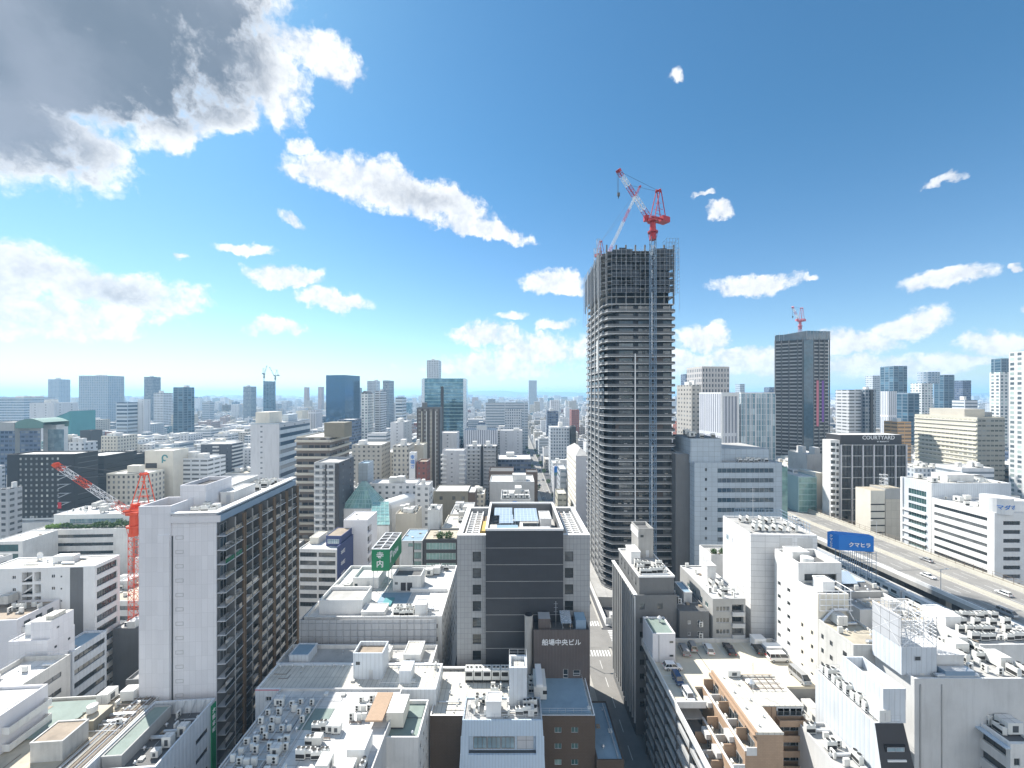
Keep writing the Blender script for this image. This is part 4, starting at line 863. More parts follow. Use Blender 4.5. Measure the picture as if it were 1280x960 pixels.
B.duct([(4.5, .8), (12, .8)], .35); B.box('equipment_cabinet', 6.0, 11.2, .5, 1.9, B.rz, h+.9, 'steel_blue', 'metal'); B.acs(-6.5, -1.5, 5.5, 8, 6, 1, 'vrf', z=h-6) if False else None
b = MB(); b.box(.9, 1.1, -.12, -.003, 0, h-1); b.box(4.7, 4.85, -.1, -.003, 0, h-1); b.build('drainpipe', 'grey', B.root); B.finish()
B = Bd('beige annex roof with rows of vents behind the screened stair tower', 1191, 1253, 793.5, 93, 11, 2, 'grey_light', 'roof_tan', vb=800, par=.4); B.clutter(1, 10, 1, 10, 14, kinds=('pipe', 'pod', 'ac')); B.finish()
# small dark huts and ribbon-windowed corner block, bottom right
B = Bd('white office with slanted pale blue coping and dark window bands in the bottom right corner', 1263, 1300, 930, 66, 8.3, 0, 'white', 'roof_dark', vb=960, par=.5, top_t=.5)
w, h = B.w, B.h; B.win('L', [(.3, 7.4)], B.rows(1.2, 3.2, 9, 1.5), style='7', rec=.5); B.box('coping', -.9, -.02, -.1, 8.3, h-.8, h-.55, 'corr_blue')
B.acs(1, w-.5, 2, 7.5, 3, 3, 'vrf', pi/2); B.put('box', 3.4, 3.0); B.put('box', 2.0, 7.2, pi/2, sc=(.7, .7, 1.5)); B.win('F', [(.6, 1)], B.rows(2.4, 3.2, 8, 1.2)); B.finish()
B = Bd('pinkish walled block with tiled hood at the extreme lower right', 1268, 1300, 862, 78, 6, 0, 'cream', 'roof_rust', vb=900, par=.4); B.finish()
# ================================================================ left foreground
B = Bd('white end walled block with pink trimmed roof and small lift tower at lower centre left', 319, 545, 861.6, 85, 8.2, 0, 'corr_white', 'roof_cream', 'office block', vb=905, par=.25, top_t=.45)
w, h = B.w, B.h; B.ex['cap'] = 'white_clean'
B.win('F', [(2.2, 1.2)], [(h-2.6, 1.0)], frame='paint_white'); B.win('F', [(13.0, .9)], [(h-3, 1.3)]); B.win('F', [(15.1, .6)], [(h-3.0, 1.1)]); B.win('R', even(.5, 7.8, 4, .4), B.rows(2, 3.2, 5, 1.3))
B.box('pink_trim', 0, 19, -.06, -.003, h-.25, h-.05, 'pink'); B.hut(19.5, 26, 3.3, 7.6, 4.9, 'corr_white', 'roof_rust', name='lift_tower', open_top=True)
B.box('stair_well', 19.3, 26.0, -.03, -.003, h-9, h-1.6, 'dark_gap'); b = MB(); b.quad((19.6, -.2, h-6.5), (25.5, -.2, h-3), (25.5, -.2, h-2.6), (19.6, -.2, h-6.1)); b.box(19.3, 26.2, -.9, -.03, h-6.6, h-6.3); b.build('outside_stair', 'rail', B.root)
B.box('flat_box_unit', 30, 32.6, 2, 5.4, B.rz, h+2.5, 'corr_white'); B.rail(26.2, w-.8, .5, 7.7, 1.1); B.clutter(27, w-1, 4.5, 7.7, 3, kinds=('pod', 'ac')); B.clutter(1, 19, 6.9, 7.5, 9, kinds=('pod',))
b = MB(); b.box(7.0, 14.4, -4.6, -.2, h-5.9, h-5.75, 0); [b.bar((x, -4.4, h-9), (x, -4.4, h-5.9), .07, 0) for x in (7.2, 10.6, 14.2)]; b.build('canopy', 'amber', B.root); B.box('vent_hood', 9.0, 11.0, -.8, -.003, h-3.4, h-2.2, 'roof_rust')
B.finish()
B = Bd('rear wing with green edged roof deck behind the pink trimmed block', 345, 540, 829, 93.5, 7, 0, 'white', 'roof_grey', 'office block', vb=845, par=.9); B.ex['cap'] = 'white_clean'
B.hut(2.5, 7, 1, 5.5, 2, 'corr_white', 'roof_blue', door=False, name='plant_housing'); B.hut(29.5, 33.5, 1, 6, 2.2, 'white', 'roof_cream'); B.clutter(18, 28, 1, 6, 6); B.finish()
B = Bd('low roof packed with condensers and pipes below the pink trimmed block', 300, 452, 930, 70.5, 14, 0, 'grey_light', 'roof_white', vb=960, par=.5)
w = B.w = 25.5; B.root.location.x = -48.5; B.root.location.y = 62; B.dep = 22; h = B.h
B.acs(.8, 9.5, 2, 19, 6, 8, 'ac', 0, jit=.25); B.acs(12, 17, 5, 13, 4, 3, 'vrf'); B.acs(17.5, 21, 13, 20, 3, 3, 'ac'); B.box('green_roof_patch', 8.8, 13.5, 12, 17, B.rz+.01, B.rz+.08, 'roof_green'); B.box('equipment_cabinet', 20.8, 23.8, 5, 9, B.rz, B.rz+2.6, 'white_clean'); B.box('red_canopy', 21.3, 24.5, 12, 19, B.rz+1.5, B.rz+1.8, 'orange_tile'); B.clutter(11, 24, 1, 4, 8)
for k in range(7): B.duct([(.6+k*1.5, 1.0), (.6+k*1.5, 19.5)], .12, z=B.rz+.3, name='pipe')
B.finish()
B = Bd('tall narrow white block with one long roof unit at the bottom centre', 449, 523, 921.5, 73.3, 9, 0, 'white', 'roof_green', 'office block', vb=960, par=.7)
w, h = B.w, B.h; B.ex['cap'] = 'white_clean'; B.win('F', [(3.6, 1.2)], B.rows(3.0, 3.4, 6, .7)); B.win('R', even(.5, 8.5, 3, .4), B.rows(2.5, 3.3, 6, 1.2))
B.box('roof_unit', 4.2, 7.4, 2.5, 7.2, B.rz+.4, B.rz+3.2, 'cream', 'white_clean'); B.box('unit_leg', 4.3, 7.3, 2.6, 7.1, B.rz, B.rz+.4, 'metal_dark'); B.put('pod', 9.4, 1.4); B.finish()
# scaffolded block with the green sign
B = Bd('long white roofed block wrapped in grey sheeting on its near face below the green sign', 380, 552, 771, 104, 31, .5, 'white', 'roof_white', 'office block', vb=828, par=.9, top_t=.35)
w, h = B.w, B.h
b = MB(); b.box(-.5, w-1.2, -1.2, -1.1, 0, h-.2, 0); b.box(-.5, -.4, -1.09, 6, 0, h-.2, 0); b.build('sheeting', 'sheet_grey', B.root)
b = MB()
for k in range(20): x = -.5+k*(w-.7)/19; b.bar((x, -1.25, 0), (x, -1.25, h+.9), .05)
for k in range(14): z = h+.6-k*1.75; b.bar((-.5, -1.25, z), (w-1.2, -1.25, z), .045)
b.build('scaffold_tube', 'metal', B.root)
B.win('R', even(1, 30, 9, .5), B.rows(2, 3.4, 6, 1.4)); B.win('F', [(w-2.0, .9)], B.rows(2, 3.4, 6, 1.2))
B.hut(2.5, 14, 3, 10.5, 2.8, 'white_clean', 'roof_grey', door=False, name='penthouse', open_top=True); B.hut(14.5, 20.5, .8, 5, 1.6, 'white', 'roof_white', door=False, name='plant_housing')
B.box('roof_step', 24, w-.8, 14.5, 15.2, B.rz, B.rz+1, 'white_clean'); B.hut(6, 13.8, 17, 25, 2.4, 'white_clean', 'roof_white', name='penthouse', open_top=True); B.hut(18.6, 27.0, 15.3, 21, 3.6, 'white', 'roof_dark', name='stair_hut', open_top=True)
for k in range(2): MB().box(0, 1.5, -.02, -.003, 0, 2.4).build('door', 'charcoal', B.root, (21+k*1.9, 15.25, B.rz+.1))
B.box('blue_roof_patch', 16, 24.5, 8, 14.2, B.rz+.01, B.rz+.08, 'roof_blue'); B.box('teal_tarpaulin', 18, 20.5, 6.5, 10.5, B.rz+.09, B.rz+.5, 'teal_sheet'); B.hut(28.4, 31.4, 1.5, 4.5, 3.0, 'white_clean', door=False, name='equipment_cabinet'); B.acs(23, 28, 1, 4.5, 4, 2, 'vrf'); B.clutter(2, 12, 10.8, 16, 10); B.clutter(26, 34, 24, 30, 5, kinds=('vrf', 'box')); B.clutter(21, 33, 2, 6, 6, kinds=('pod', 'pipe'))
b = MB()
for k in range(6): b.bar((31.5+k*.5, .6, h-.9), (31.5+k*.5, .6, h+3), .04); b.bar((31.4, .6, h+k*.55), (34.2, .6, h+k*.55), .03)
b.build('scaffold_tube', 'metal', B.root); BS = B; hs = B.h; B.finish()
sx, sy = at(464.5, 119.5), 119.5
T = thing('rooftop_sign', 'large green box sign with white Japanese characters and latin script on the sheeted block roof', 'billboard', (sx, sy, 35.0), radians(1)); zt = 6.4; sw = 5.3; sdp = 14
b = MB(); b.prism([(0, 0), (sw, 0), (sw, sdp), (0, sdp)], 0, zt-.02, 0); b.build('sign_box', 'sign_green', T)
b = MB(); b.ring(-.05, sw+.05, -.05, sdp+.05, zt, zt+.25, .25); [b.box(.2, sw-.2, .3+k*sdp/5, .55+k*sdp/5, zt+.001, zt+.2) for k in range(1, 5)]; b.box(sw/2-.12, sw/2+.12, .2, sdp-.2, zt+.002, zt+.22); [b.bar((.3, .3+k*2.7, zt+.1), (sw-.3, 2.7+k*2.7, zt+.1), .08) for k in range(5)]; b.build('top_frame', 'paint_white', T)
MB().box(.25, sw-.25, .25, sdp-.25, zt-.015, zt-.005).build('dark_top', 'dark_gap', T)
[MB().bar((x, y, -5.6), (x, y, 0), .12).build('support_leg', 'metal', T) for x in (.4, sw-.4) for y in (.5, 4, sdp-.5)]
for i, ch in enumerate('寺内'):
    o = text_obj(ch, 2.3, 'paint_white'); o.parent = T; o.location = (1.35, -.05, zt-2.6-i*2.5); o.rotation_euler = (pi/2, 0, 0)
o = text_obj('P', 4.6, 'paint_white'); o.parent = T; o.location = (sw+.05, .5, 2.2); o.rotation_euler = (pi/2, 0, pi/2)
o = text_obj('iritsu', 2.9, 'paint_white'); o.parent = T; o.location = (sw+.05, 3.6, 2.6); o.rotation_euler = (pi/2, 0, pi/2)
# left white office with blind wall and ribbon side
B = Bd('white office with open stair recess, navy wall stripe and dark ribbon side windows', 0, 108.5, 711.6, 107, 7.6, 4.5, 'white_clean', 'roof_cream', 'office block', vb=830, par=.25, top_t=.4)
w, h = B.w, B.h; B.root.location.x -= 4; B.w = w = w+4
for u, n in ((4.6+2, .9), (14.3+2, .9)): B.win('F', [(u, n)], B.rows(2.0, 3.3, 8, .9), frame='paint_white', rec=.12)
B.win('F', [(9.0, 2.6), (12.1, 1.6)], B.rows(1.2, 3.3, 10, 2.5), style='fix', rec=1.4, glass='grey', u0=8.8, u1=13.9); B.win('F', [(18.6, .4)], B.rows(2.4, 3.3, 8, .45), rec=.1, style='fix')
B.box('navy_stripe', 21.0, 24.3, -.04, -.003, 0, h-.3, 'navy' if False else 'grey_dark'); 
for i in range(10):
    z = h-3.7-i*3.3; b = MB(); b.quad((9.2, .3, z), (11.5, .3, z+1.6), (11.5, .3, z+2.0), (9.2, .3, z+.4)); b.box(9.05, 11.6, .0, 1.3, z-.25, z); b.build('stair_flight', 'paint_white', B.root) if z > 1 else None
B.win('R', [(.6, 6.2)], B.rows(.9, 3.3, 11, 1.9), style='8', rec=.4)
B.put('dish', 7.5, 6.5, z=h); B.box('duct_box', 13.2, 18.5, 3.5, 5.5, B.rz, h+1.6, 'white_clean'); B.clutter(1, 20, 1, 6.5, 7, kinds=('pipe', 'pod')); B.finish()
# roof-garden office
B = Bd('white office with rooftop hedges and three dark window bands behind the orange crane mast', 39.5, 158.5, 662.5, 187, 26, 3, 'white', 'roof_grey', 'office block', vb=742, par=.3)
w, h = B.w, B.h; B.win('F', [(4.5, 31.8)], B.rows(2.5, 3.9, 5, 1.5), style='14', rec=.3); 
o = B.hut(.5, w-.3, 9, 24.5, 4.6, 'white_clean', 'roof_white', door=False, name='penthouse'); O('window', window_mesh(24, 2.2, '9', 'metal', 'glass_sky'), B.root, (8, 8.98, B.rz+.3)); B.clutter(3, w-2, 11, 23, 34, z=B.rz+4.8); B.text('E  OMO ・ OSAKA', 'F', 2.0, h-1.7, .9, 'grey_dark'); BG = B; B.finish()
# roof sheds and ducts behind the garden
B = Bd('long white factory-like roof covered with ducts stretching behind the roof garden office', 0, 200, 655, 222, 40, 5, 'white', 'roof_white', vb=660, par=.5)
B.root.location.x = -300; B.w = 128; w, h = B.w, B.h; B.clutter(2, 120, 2, 38, 60, kinds=('box', 'vrf', 'tank', 'pipe', 'pipe')); B.hut(78, 100, 10, 30, 5, 'white', door=False, name='roof_shed'); B.hut(46, 66, 4, 12, 4, 'white_clean', door=False, name='roof_shed')
for k in range(5): B.duct([(4, 4+k*7), (120, 4+k*7)], .6, 'ac_white', z=B.rz+1.2)
B.finish()
B = Bd('small round-cornered white roof pavilion with glazed front at the left edge', -10, 26, 677, 170, 14, 3, 'white', 'roof_white', vb=720, par=.3); B.win('F', [(1, 9.5)], B.rows(1.4, 4, 3, 3), glass='glass_teal', style='5'); B.finish()
# lilac stepped block
B = Bd('lilac stepped office with a railed white annex on its shoulder at the left', 10, 55.5, 802, 92, 6.2, 4.5, 'lilac_panel', 'roof_white', 'office block', vb=880, par=.3)
w, h = B.w, B.h; B.win('R', [(1.5, .6), (4.6, .6)], B.rows(2.4, 3.3, 7, .6), rec=.15)
b = MB(); b.box(4.2, w-.02, .6, 6.0, B.rz, h+3.9, 0, 1); b.box(6.5, 8, 1.5, 4.5, h+3.9, h+4.7, 1); b.build('upper_storey', ['lilac_panel', 'roof_cream'], B.root); O('window', window_mesh(.6, .5, 'fix', 'metal', 'glass'), B.root, (w-.01, 2, h+1.4), pi/2)
B.hut(.5, 4.1, 3, 6, 2.4, 'white_clean', door=False, name='annex'); B.rail(.1, 4.1, .1, 5.9, 1.0); B.finish()
B = Bd('low block with dark ribbon windows between the lilac office and the white office', 60, 88, 816, 97, 9, 4.5, 'corr_white', 'roof_blue', vb=880, par=.5)
w, h = B.w, B.h; B.win('R', [(.5, 8)], B.rows(1.6, 3.3, 7, 1.4), style='6', rec=.3); B.finish()
B = Bd('pink-grey flats with curved white balconies cut by the left edge of the view', -60, 14, 778, 97, 10, 4.5, 'lilac', 'roof_rust', 'apartment house', vb=960, par=.5)
w, h = B.w, B.h; B.balc('R', 1, 9, h-3.4-3*7, 3.0, 8, 1.3, 'white', 'white'); B.win('R', even(1, 9, 3, .6), B.rows(1.3, 3.0, 8, 1.8)); B.clutter(2, w-1, 1, 9, 8); B.finish()
B = Bd('stained white block with two long windows in the bottom left corner', -60, 2, 872, 79, 12.5, 4.5, 'concrete_white', 'roof_white', vb=960, par=1.0)
w, h = B.w, B.h; B.win('R', [(.8, 3.6), (5.5, 5)], B.rows(2.6, 3.6, 3, 1.1), style='3', rec=.15); B.rail(w-9, w-.2, .2, 12, 1.1); B.clutter(w-9, w-1, 2, 10, 4); B.finish()
B = Bd('flats with stacked white balconies at the bottom left edge', -70, -8, 900, 69, 8, 4.5, 'lilac', 'roof_white', 'apartment house', vb=960, par=.5)
w, h = B.w, B.h; B.balc('R', .5, 7.5, h-3.4-3*4, 3.0, 5, 1.2, 'white', 'white'); B.finish()
# low roof field with pipes, bottom left
B = Bd('low building whose tan roof carries pipes, tanks and a barred hut at bottom left', 0, 182, 960, 62, 20, 4.5, 'concrete_white', 'roof_tan', vb=960, par=.5)
w, h = B.w, B.h = 29, 25.3; B.root.location.x = -100.5
B.hut(18.5, 23.6, 5, 9.6, 3.3, 'concrete_white', 'roof_rust', door=False, name='stair_hut'); B.box('green_roof', 4, 17.5, 10, 19, B.rz+.01, B.rz+.3, 'roof_green'); B.clutter(19, 27.5, 11.5, 19.5, 30, kinds=('pipe', 'pipe', 'box', 'ac', 'pod'))
B.box('tank_base', 20.5, 23.2, 11, 15, B.rz, B.rz+2.0, 'khaki', 'roof_tan'); B.put('rtank', 21.2, 13, z=B.rz+2.0, sc=(.6, .6, .45)); B.box('rust_roof', 24.4, 28.2, 2, 19.5, B.rz+.01, B.rz+.12, 'roof_rust')
for k in range(10): B.duct([(24.3+k*.42, 2), (24.3+k*.42, 19)], .05+.04*(k % 3), random.choice(('brown', 'rail', 'beige')), z=B.rz+.3+.1*(k % 3), name='pipe')
for k in range(6): B.duct([(17.6, 10.6+k*1.5), (28.0, 10.2+k*1.6)], .07, random.choice(('brown', 'rail')), z=B.rz+.6, name='pipe')
B.finish()
B = Bd('shaded roof yard with pale cabinets behind a slanting whitewashed wall', 185, 278, 930, 66, 15.2, 4.5, 'corr_white', 'roof_dark', vb=960, par=2.6, top_t=.3)
w, h = B.w, B.h = 11.6, 25.6; B.root.location.x = -71.2
B.put('box', 9.6, 9.2, sc=(.6, .6, 1.0)); B.put('box', 8.6, 6.9, sc=(.6, .6, 1.0)); B.put('box', 7.9, 5.0, sc=(.5, .5, .6)); B.win('R', [(1.5, 3), (9.5, 3.4)], B.rows(4.0, 3.8, 4, 1.0), style='3'); B.hut(.6, 3.8, 3, 14.2, 2.2, 'grey', 'roof_green', door=False, name='lean_to')
b = MB(); [b.bar((3.5+k*1.9, 14.2, B.rz), (4.2+k*1.9, 14.8, h), .07) for k in range(5)]; b.build('brace', 'metal', B.root); B.clutter(4, 11, 10, 14, 9, kinds=('pipe', 'ac', 'pod')); B.clutter(4, 7.5, 2, 9, 8, kinds=('pipe', 'pod'))
b = MB(); b.box(w+.02, w+.2, 13.7, 15.1, 4, h-.6, 0); b.build('green_sign', 'sign_green', B.root)
for i_, t_ in enumerate('大阪本町'): o = text_obj(t_, .95, 'paint_white', 'lettering'); o.parent = B.root; o.location = (w+.24, 13.9, h-2.2-i_*1.3); o.rotation_euler = (pi/2, 0, pi/2)
B.finish()
B = Bd('dark low building with silvery sloped roof just left of the hotel', 141, 176, 786, 113, 14, 4.5, 'grey_dark', 'roof_grey', vb=870, par=.4); B.clutter(1, 8, 1, 13, 10, kinds=('pipe', 'ac', 'box')); tilt_panel(B, 1, 8, 8, 13, B.h, .8, 'metal', 'roof_sheet'); B.finish()
B = Bd('dark grey sheltered block in the shadow at the foot of the hotel', 157, 176, 850, 92, 9, 4.5, 'grey_dark', 'roof_grey', vb=880, par=.6); B.finish()

# ================================================================ left middle distance
B = Bd('white banded office with royal blue side wall carrying faint lettering', 373, 422, 686, 150, 14, -2, 'white', 'roof_white', 'office block', vb=742, par=.4)
w, h = B.w, B.h; B.win('F', [(.5, w/2-.8), (w/2+.3, w/2-.9)], B.rows(1.3, 3.1, 7, 1.7), style='6', rec=.3); B.box('blue_side_wall', w+.003, w+.3, 0, 14, 0, h+1, 'sign_blue' if False else 'navy'); B.hut(w-6.2, w-.3, 4, 13.8, 3.8, 'navy', 'roof_rust', door=False, name='penthouse'); O('window', window_mesh(4.4, 1.7, '5', 'paint_white', 'glass_sky'), B.root, (w-5.5, 3.98, B.rz+1))
for k in range(4): B.text('本町', 'R', 2.5, h-3-k*4.2, 1.8, 'lilac', dn=.34)
B.hut(1, 4.5, 6, 13, 2.4, 'cream', 'roof_cream', door=False, name='shed'); B.finish()
B = Bd('windowless pale grey slab with open balconies down its right edge', 429.5, 459, 650, 163, 12, 0, 'lilac', 'roof_white', 'apartment house', vb=712, par=.3)
w, h = B.w, B.h; B.win('R', [(.6, 4.5)], B.rows(3, 4.3, 5, 2.8), style='fix', rec=1.2, glass='grey_dark'); B.finish()
B = Bd('white block with square red emblem sign panel behind the green rooftop sign', 466, 478, 658, 185, 8, 0, 'white_clean', 'roof_white', vb=678, par=.3); w, h = B.w, B.h
B.box('red_sign', .3, w-.5, -.1, -.003, h-5, h-1.5, 'sign_red'); B.text('Jeez', 'F', .5, h-4.8, 1.3, dn=.12); b = MB(); b.poly([(.8, -.12, h-2.4), (2.2, -.12, h-2.9), (3.8, -.12, h-1.7), (2.4, -.12, h-2.3)]); b.build('emblem', 'paint_white', B.root); B.finish()
B = Bd('flat white office with stepped green glazing beside the green rooftop sign', 500, 528, 676, 158, 14, 0, 'white', 'roof_blue', vb=706, par=.4); w, h = B.w, B.h; B.win('F', [(w-3.4, 3)], B.rows(.9, 3.6, 4, 2.6), glass='glass_green', style='3'); B.win('F', [(w-5.6, 2)], B.rows(.9, 3.6, 1, 1.4), glass='glass_green'); B.finish()
B = Bd('dark framed office with green-tinted window bands left of the central black office', 529.5, 571, 674, 150, 11, 0, 'charcoal', 'roof_tan', 'office block', vb=708, par=.3); w, h = B.w, B.h; B.ex['cap'] = 'metal_dark'
B.win('F', [(1, w-1.4)], B.rows(1.4, 3.8, 4, 2.5), glass='glass_green', style='9', frame='metal', rec=.15); PLANT_C = B; B.finish()
B = Bd('slim white stair tower with roof cap behind the dark framed office', 534.5, 549, 637, 167, 8, 0, 'white', 'roof_white', vb=672, par=.3); B.put('box', 2.2, 2, sc=(1, 1, .8)); B.finish()
B = Bd('cream roofed low office to the left of the slim white stair tower', 552, 582, 660, 165, 18, 0, 'cream', 'roof_cream', vb=676, par=.5); B.clutter(1, 8, 8, 17, 3); B.finish()
B = Bd('grey brown box building with pebbled roof and blue lower storey', 494.5, 520, 642, 190, 12, 0, 'beige', 'roof_tan', vb=658, par=.5); B.clutter(1, 9, 1, 11, 10, kinds=('vrf', 'box')); B.finish()
B = Bd('khaki box building with four small windows and flat white roof', 542.5, 585, 614, 232, 16, 0, 'khaki', 'roof_white', vb=642, par=.4); w, h = B.w, B.h
B.win('F', [(3.2, 1.8), (10.6, 1.8), (16, 1.8)], B.rows(3.0, 6.0, 3, 2), rec=.2); B.box('side_annex', w+.01, w+4, 1, 14, 0, h-.8, 'brown', 'roof_white'); B.finish()
# glass pyramid and slanted glass roof
T = thing('glass_pyramid', 'stepped teal glass pyramid roof rising above the white arcade roofs', 'pyramid roof', (at(452, 205), 208, 0)); z0 = zat(632, 205); z1 = zat(604, 205)
b = MB(); hw = 8.2
b.poly([(-hw, -hw, z0), (hw, -hw, z0), (1, -1, z1), (-1, -1, z1)]); b.poly([(hw, -hw, z0), (hw, hw, z0), (1, 1, z1), (1, -1, z1)]); b.poly([(hw, hw, z0), (-hw, hw, z0), (-1, 1, z1), (1, 1, z1)]); b.poly([(-hw, hw, z0), (-hw, -hw, z0), (-1, -1, z1), (-1, 1, z1)]); b.poly([(-1, -1, z1), (1, -1, z1), (1, 1, z1), (-1, 1, z1)]); b.build('glazing', 'glass_green', T)
b = MB()
for k in range(7):
    t = k/6; r = hw+(1-hw)*t; z = z0+(z1-z0)*t+.1
    for a, c in (((-r, -r), (r, -r)), ((r, -r), (r, r)), ((r, r), (-r, r)), ((-r, r), (-r, -r))): b.bar((*a, z), (*c, z), .16)
for k in range(9): u = -1+k/4; b.bar((hw*u, -hw-.05, z0), (u, -1.05, z1), .12); b.bar((hw+.05, hw*u, z0), (1.05, u, z1), .12)
b.build('glazing_bar', 'teal_frame', T); MB().box(-hw-.6, hw+.6, -hw-.6, hw+.6, 0, z0-.02).build('base_wall', 'white', T)
T = thing('glass_canopy', 'slanting teal glass roof sloping down beside the stepped glass pyramid', 'glass roof', (at(470, 190), 190, 0)); za = zat(626, 200); zb = zat(656, 180); b = MB(); b.quad((1, -10, zb), (9.5, -10, zb), (3.5, 8, za), (-4.5, 8, za)); b.quad((-4.5, 8, za-.2), (3.5, 8, za-.2), (9.5, -10, zb-.2), (1, -10, zb-.2)); b.build('glazing', 'glass_green', T)
b = MB()
for k in range(8): t = k/7; b.bar((1-5.5*t, -10+18*t, zb+(za-zb)*t+.05), (9.5-6*t, -10+18*t, zb+(za-zb)*t+.05), .15)
for k in range(5): u = k/4; b.bar((1+8.5*u, -10, zb+.05), (-4.5+8*u, 8, za+.05), .12)
b.build('glazing_bar', 'teal_frame', T); MB().prism([(1.2, -9.8), (9.3, -9.8), (3.4, 7.8), (-4.3, 7.8)], 0, zb-.4).build('base_wall', 'white', T)
# rounded arcade roof
T = thing('arcade_roof', 'long rounded white arcade roof beside the glass pyramid', 'arcade', (at(475, 225), 214, 0)); z = zat(620, 225); b = MB(); n = 8; A = []
for k in range(n+1): a = pi*k/n; A.append((-5*cos(a)+5, z-4+4*sin(a)))
for k in range(n): b.quad((A[k][0], 0, A[k][1]), (A[k+1][0], 0, A[k+1][1]), (A[k+1][0]+18, 34, A[k+1][1]), (A[k][0]+18, 34, A[k][1]))
b.poly([(x, 0, zz_) for x, zz_ in A][::-1]); b.build('vault', 'white_clean', T); MB().prism([(0, 0), (10, 0), (28, 34), (18, 34)], 0, z-4.01).build('base_wall', 'white', T)

KEEP = ('brown balconied', 'grey and white apartment slab', 'pale blue banded office', 'black budget hotel', 'charcoal block', 'near black twin', 'ivory block', 'cream office', 'tall stone', 'white framed office', 'glazed block', 'deep blue mirror', 'long low beige', 'huge white', 'beige office with hipped', 'slate blue slab pair', 'slim black and brown', 'very tall teal', 'grey side block')
def F(label, xl, xr, yt, d, dep, mat, vb, rot=0, roof=None, cat='building', name='office_building', group=None, top=None, hut=0, seed=0, side=None):
    """a block of the middle or far distance: body with parapet, roof huts, plant"""
    if not label.startswith(KEEP):          # xl..xr is the whole visible width: leave room for the receding side
        if xl > 700:
            dep = max(6, min(dep, d*((xl+.5*(xr-xl)-640)/(xl-640)-1))); xl = 640+(xl-640)*(d+dep)/d
        elif xr < 560: dep = max(6, min(dep, d*((640-xr+.5*(xr-xl))/(640-xr)-1))); xr = 640-(640-xr)*(d+dep)/d
    w = (xr-xl)/F_*d; h = zat(yt, d); T = thing(name, label, cat, (at(xl, d), d, 0), radians(rot), group)
    c, n = cos(radians(rot)), sin(radians(rot)); x, y = at(xl, d), d
    HERO.append(([(x+a*c-e*n, y+a*n+e*c) for a, e in ((0, 0), (w, 0), (w, dep), (0, dep))], d, xl, xr, vb))
    b = MB(); b.box(0, w, 0, dep, 0, h-.8, 0); b.ring(0, w, 0, dep, h-.8, h, .3, 1) ; b.build('wall', [mat, top or mat], T)
    if roof: MB().box(.31, w-.31, .31, dep-.31, h-.799, h-.7).build('roof', roof, T)
    r = random.Random(seed+int(xl)); 
    for k in range(hut):
        a = r.uniform(.1, .6)*w; e = r.uniform(.1, .6)*dep; hw_ = r.uniform(.15, .35)
        MB().box(a, a+w*hw_, e, e+dep*.3, h-.7, h+r.uniform(2, 4.5)).build('roof_hut', top or 'white', T)
    T['_w'] = w; T['_h'] = h; return T
FAC('f_apt_brown', (.20,.165,.14), (.03,.03,.035), 4.4, 3.2, .86, .36, slab=(.33,.27,.22)); FAC('f_apt_grey', (.44,.45,.46), (.05,.06,.07), 3.0, 3.3, .6, .42); FAC('f_slate', (.10,.11,.13), (.02,.025,.03), 3.2, 9, .1, .3)
FAC('f_pale_office', (.55,.62,.68), (.16,.24,.32), 4, 2.4, .9, .45); FAC('f_hotel_black', (.035,.037,.04), (.25,.26,.26), 3.05, 2.9, .38, .42, light=(.6,.6,.55)); FAC('f_black', (.035,.037,.04), (.02,.02,.02), 3.05, 40, .9, .1)
FAC('f_cream_punch', (.62,.58,.50), (.12,.12,.12), 3.3, 3.0, .42, .5); FAC('f_white_punch', (.66,.67,.68), (.10,.12,.14), 3.2, 4., .38, .42); FAC('f_white_band', (.66,.68,.70), (.10,.14,.18), 3.6, 30, .96, .42); FAC('f_white_blank', (.68,.69,.70), (.2,.22,.25), 3.4, 14, .1, .3)
FAC('f_grid_light', (.60,.64,.67), (.08,.12,.17), 3.4, 2.9, .5, .55); FAC('f_grid_dark', (.30,.34,.38), (.05,.08,.12), 3.4, 3, .7, .6); FAC('f_tower_glass', (.18,.30,.38), (.06,.15,.22), 4., 3., .92, .74, light=(.3,.45,.52)); FAC('f_glass_slate', (.16,.22,.27), (.03,.07,.11), 3.8, 7.5, .82, .8, light=(.1,.2,.28))
FAC('f_glass_white', (.72,.75,.78), (.22,.34,.40), 3.7, 3.4, .8, .93, light=(.55,.66,.70), rib=(.78,.78,.8)); FAC('f_apt_dark', (.13,.115,.11), (.28,.27,.25), 3.3, 4.6, .4, .42, rib=(.05,.045,.045)); FAC('f_apt_white', (.62,.64,.66), (.10,.11,.12), 3.2, 6.2, .82, .38, slab=(.7,.71,.72)); FAC('f_beige_band', (.56,.54,.44), (.20,.20,.16), 4, 3.4, .7, .3, slab=(.62,.60,.52)); FAC('f_beige', (.50,.47,.42), (.09,.09,.09), 3.3, 3.6, .42, .42)
FAC('f_beige_dark', (.34,.33,.30), (.08,.09,.08), 4, 3.4, .8, .34); FAC('f_stone_tower', (.52,.49,.47), (.07,.08,.10), 4.9, 3.1, .46, .58); FAC('f_grid_white', (.70,.70,.68), (.10,.13,.15), 3.6, 4.3, .56, .58, light=(.5,.6,.55)); FAC('f_orange_park', (.62,.34,.13), (.20,.16,.12), 3.2, 6, .9, .42, slab=(.66,.50,.36)); FAC('f_pink', (.45,.36,.34), (.1,.1,.1), 3.4, 3, .4, .4); FAC('f_red', (.28,.11,.09), (.08,.06,.06), 3.4, 3, .4, .4)
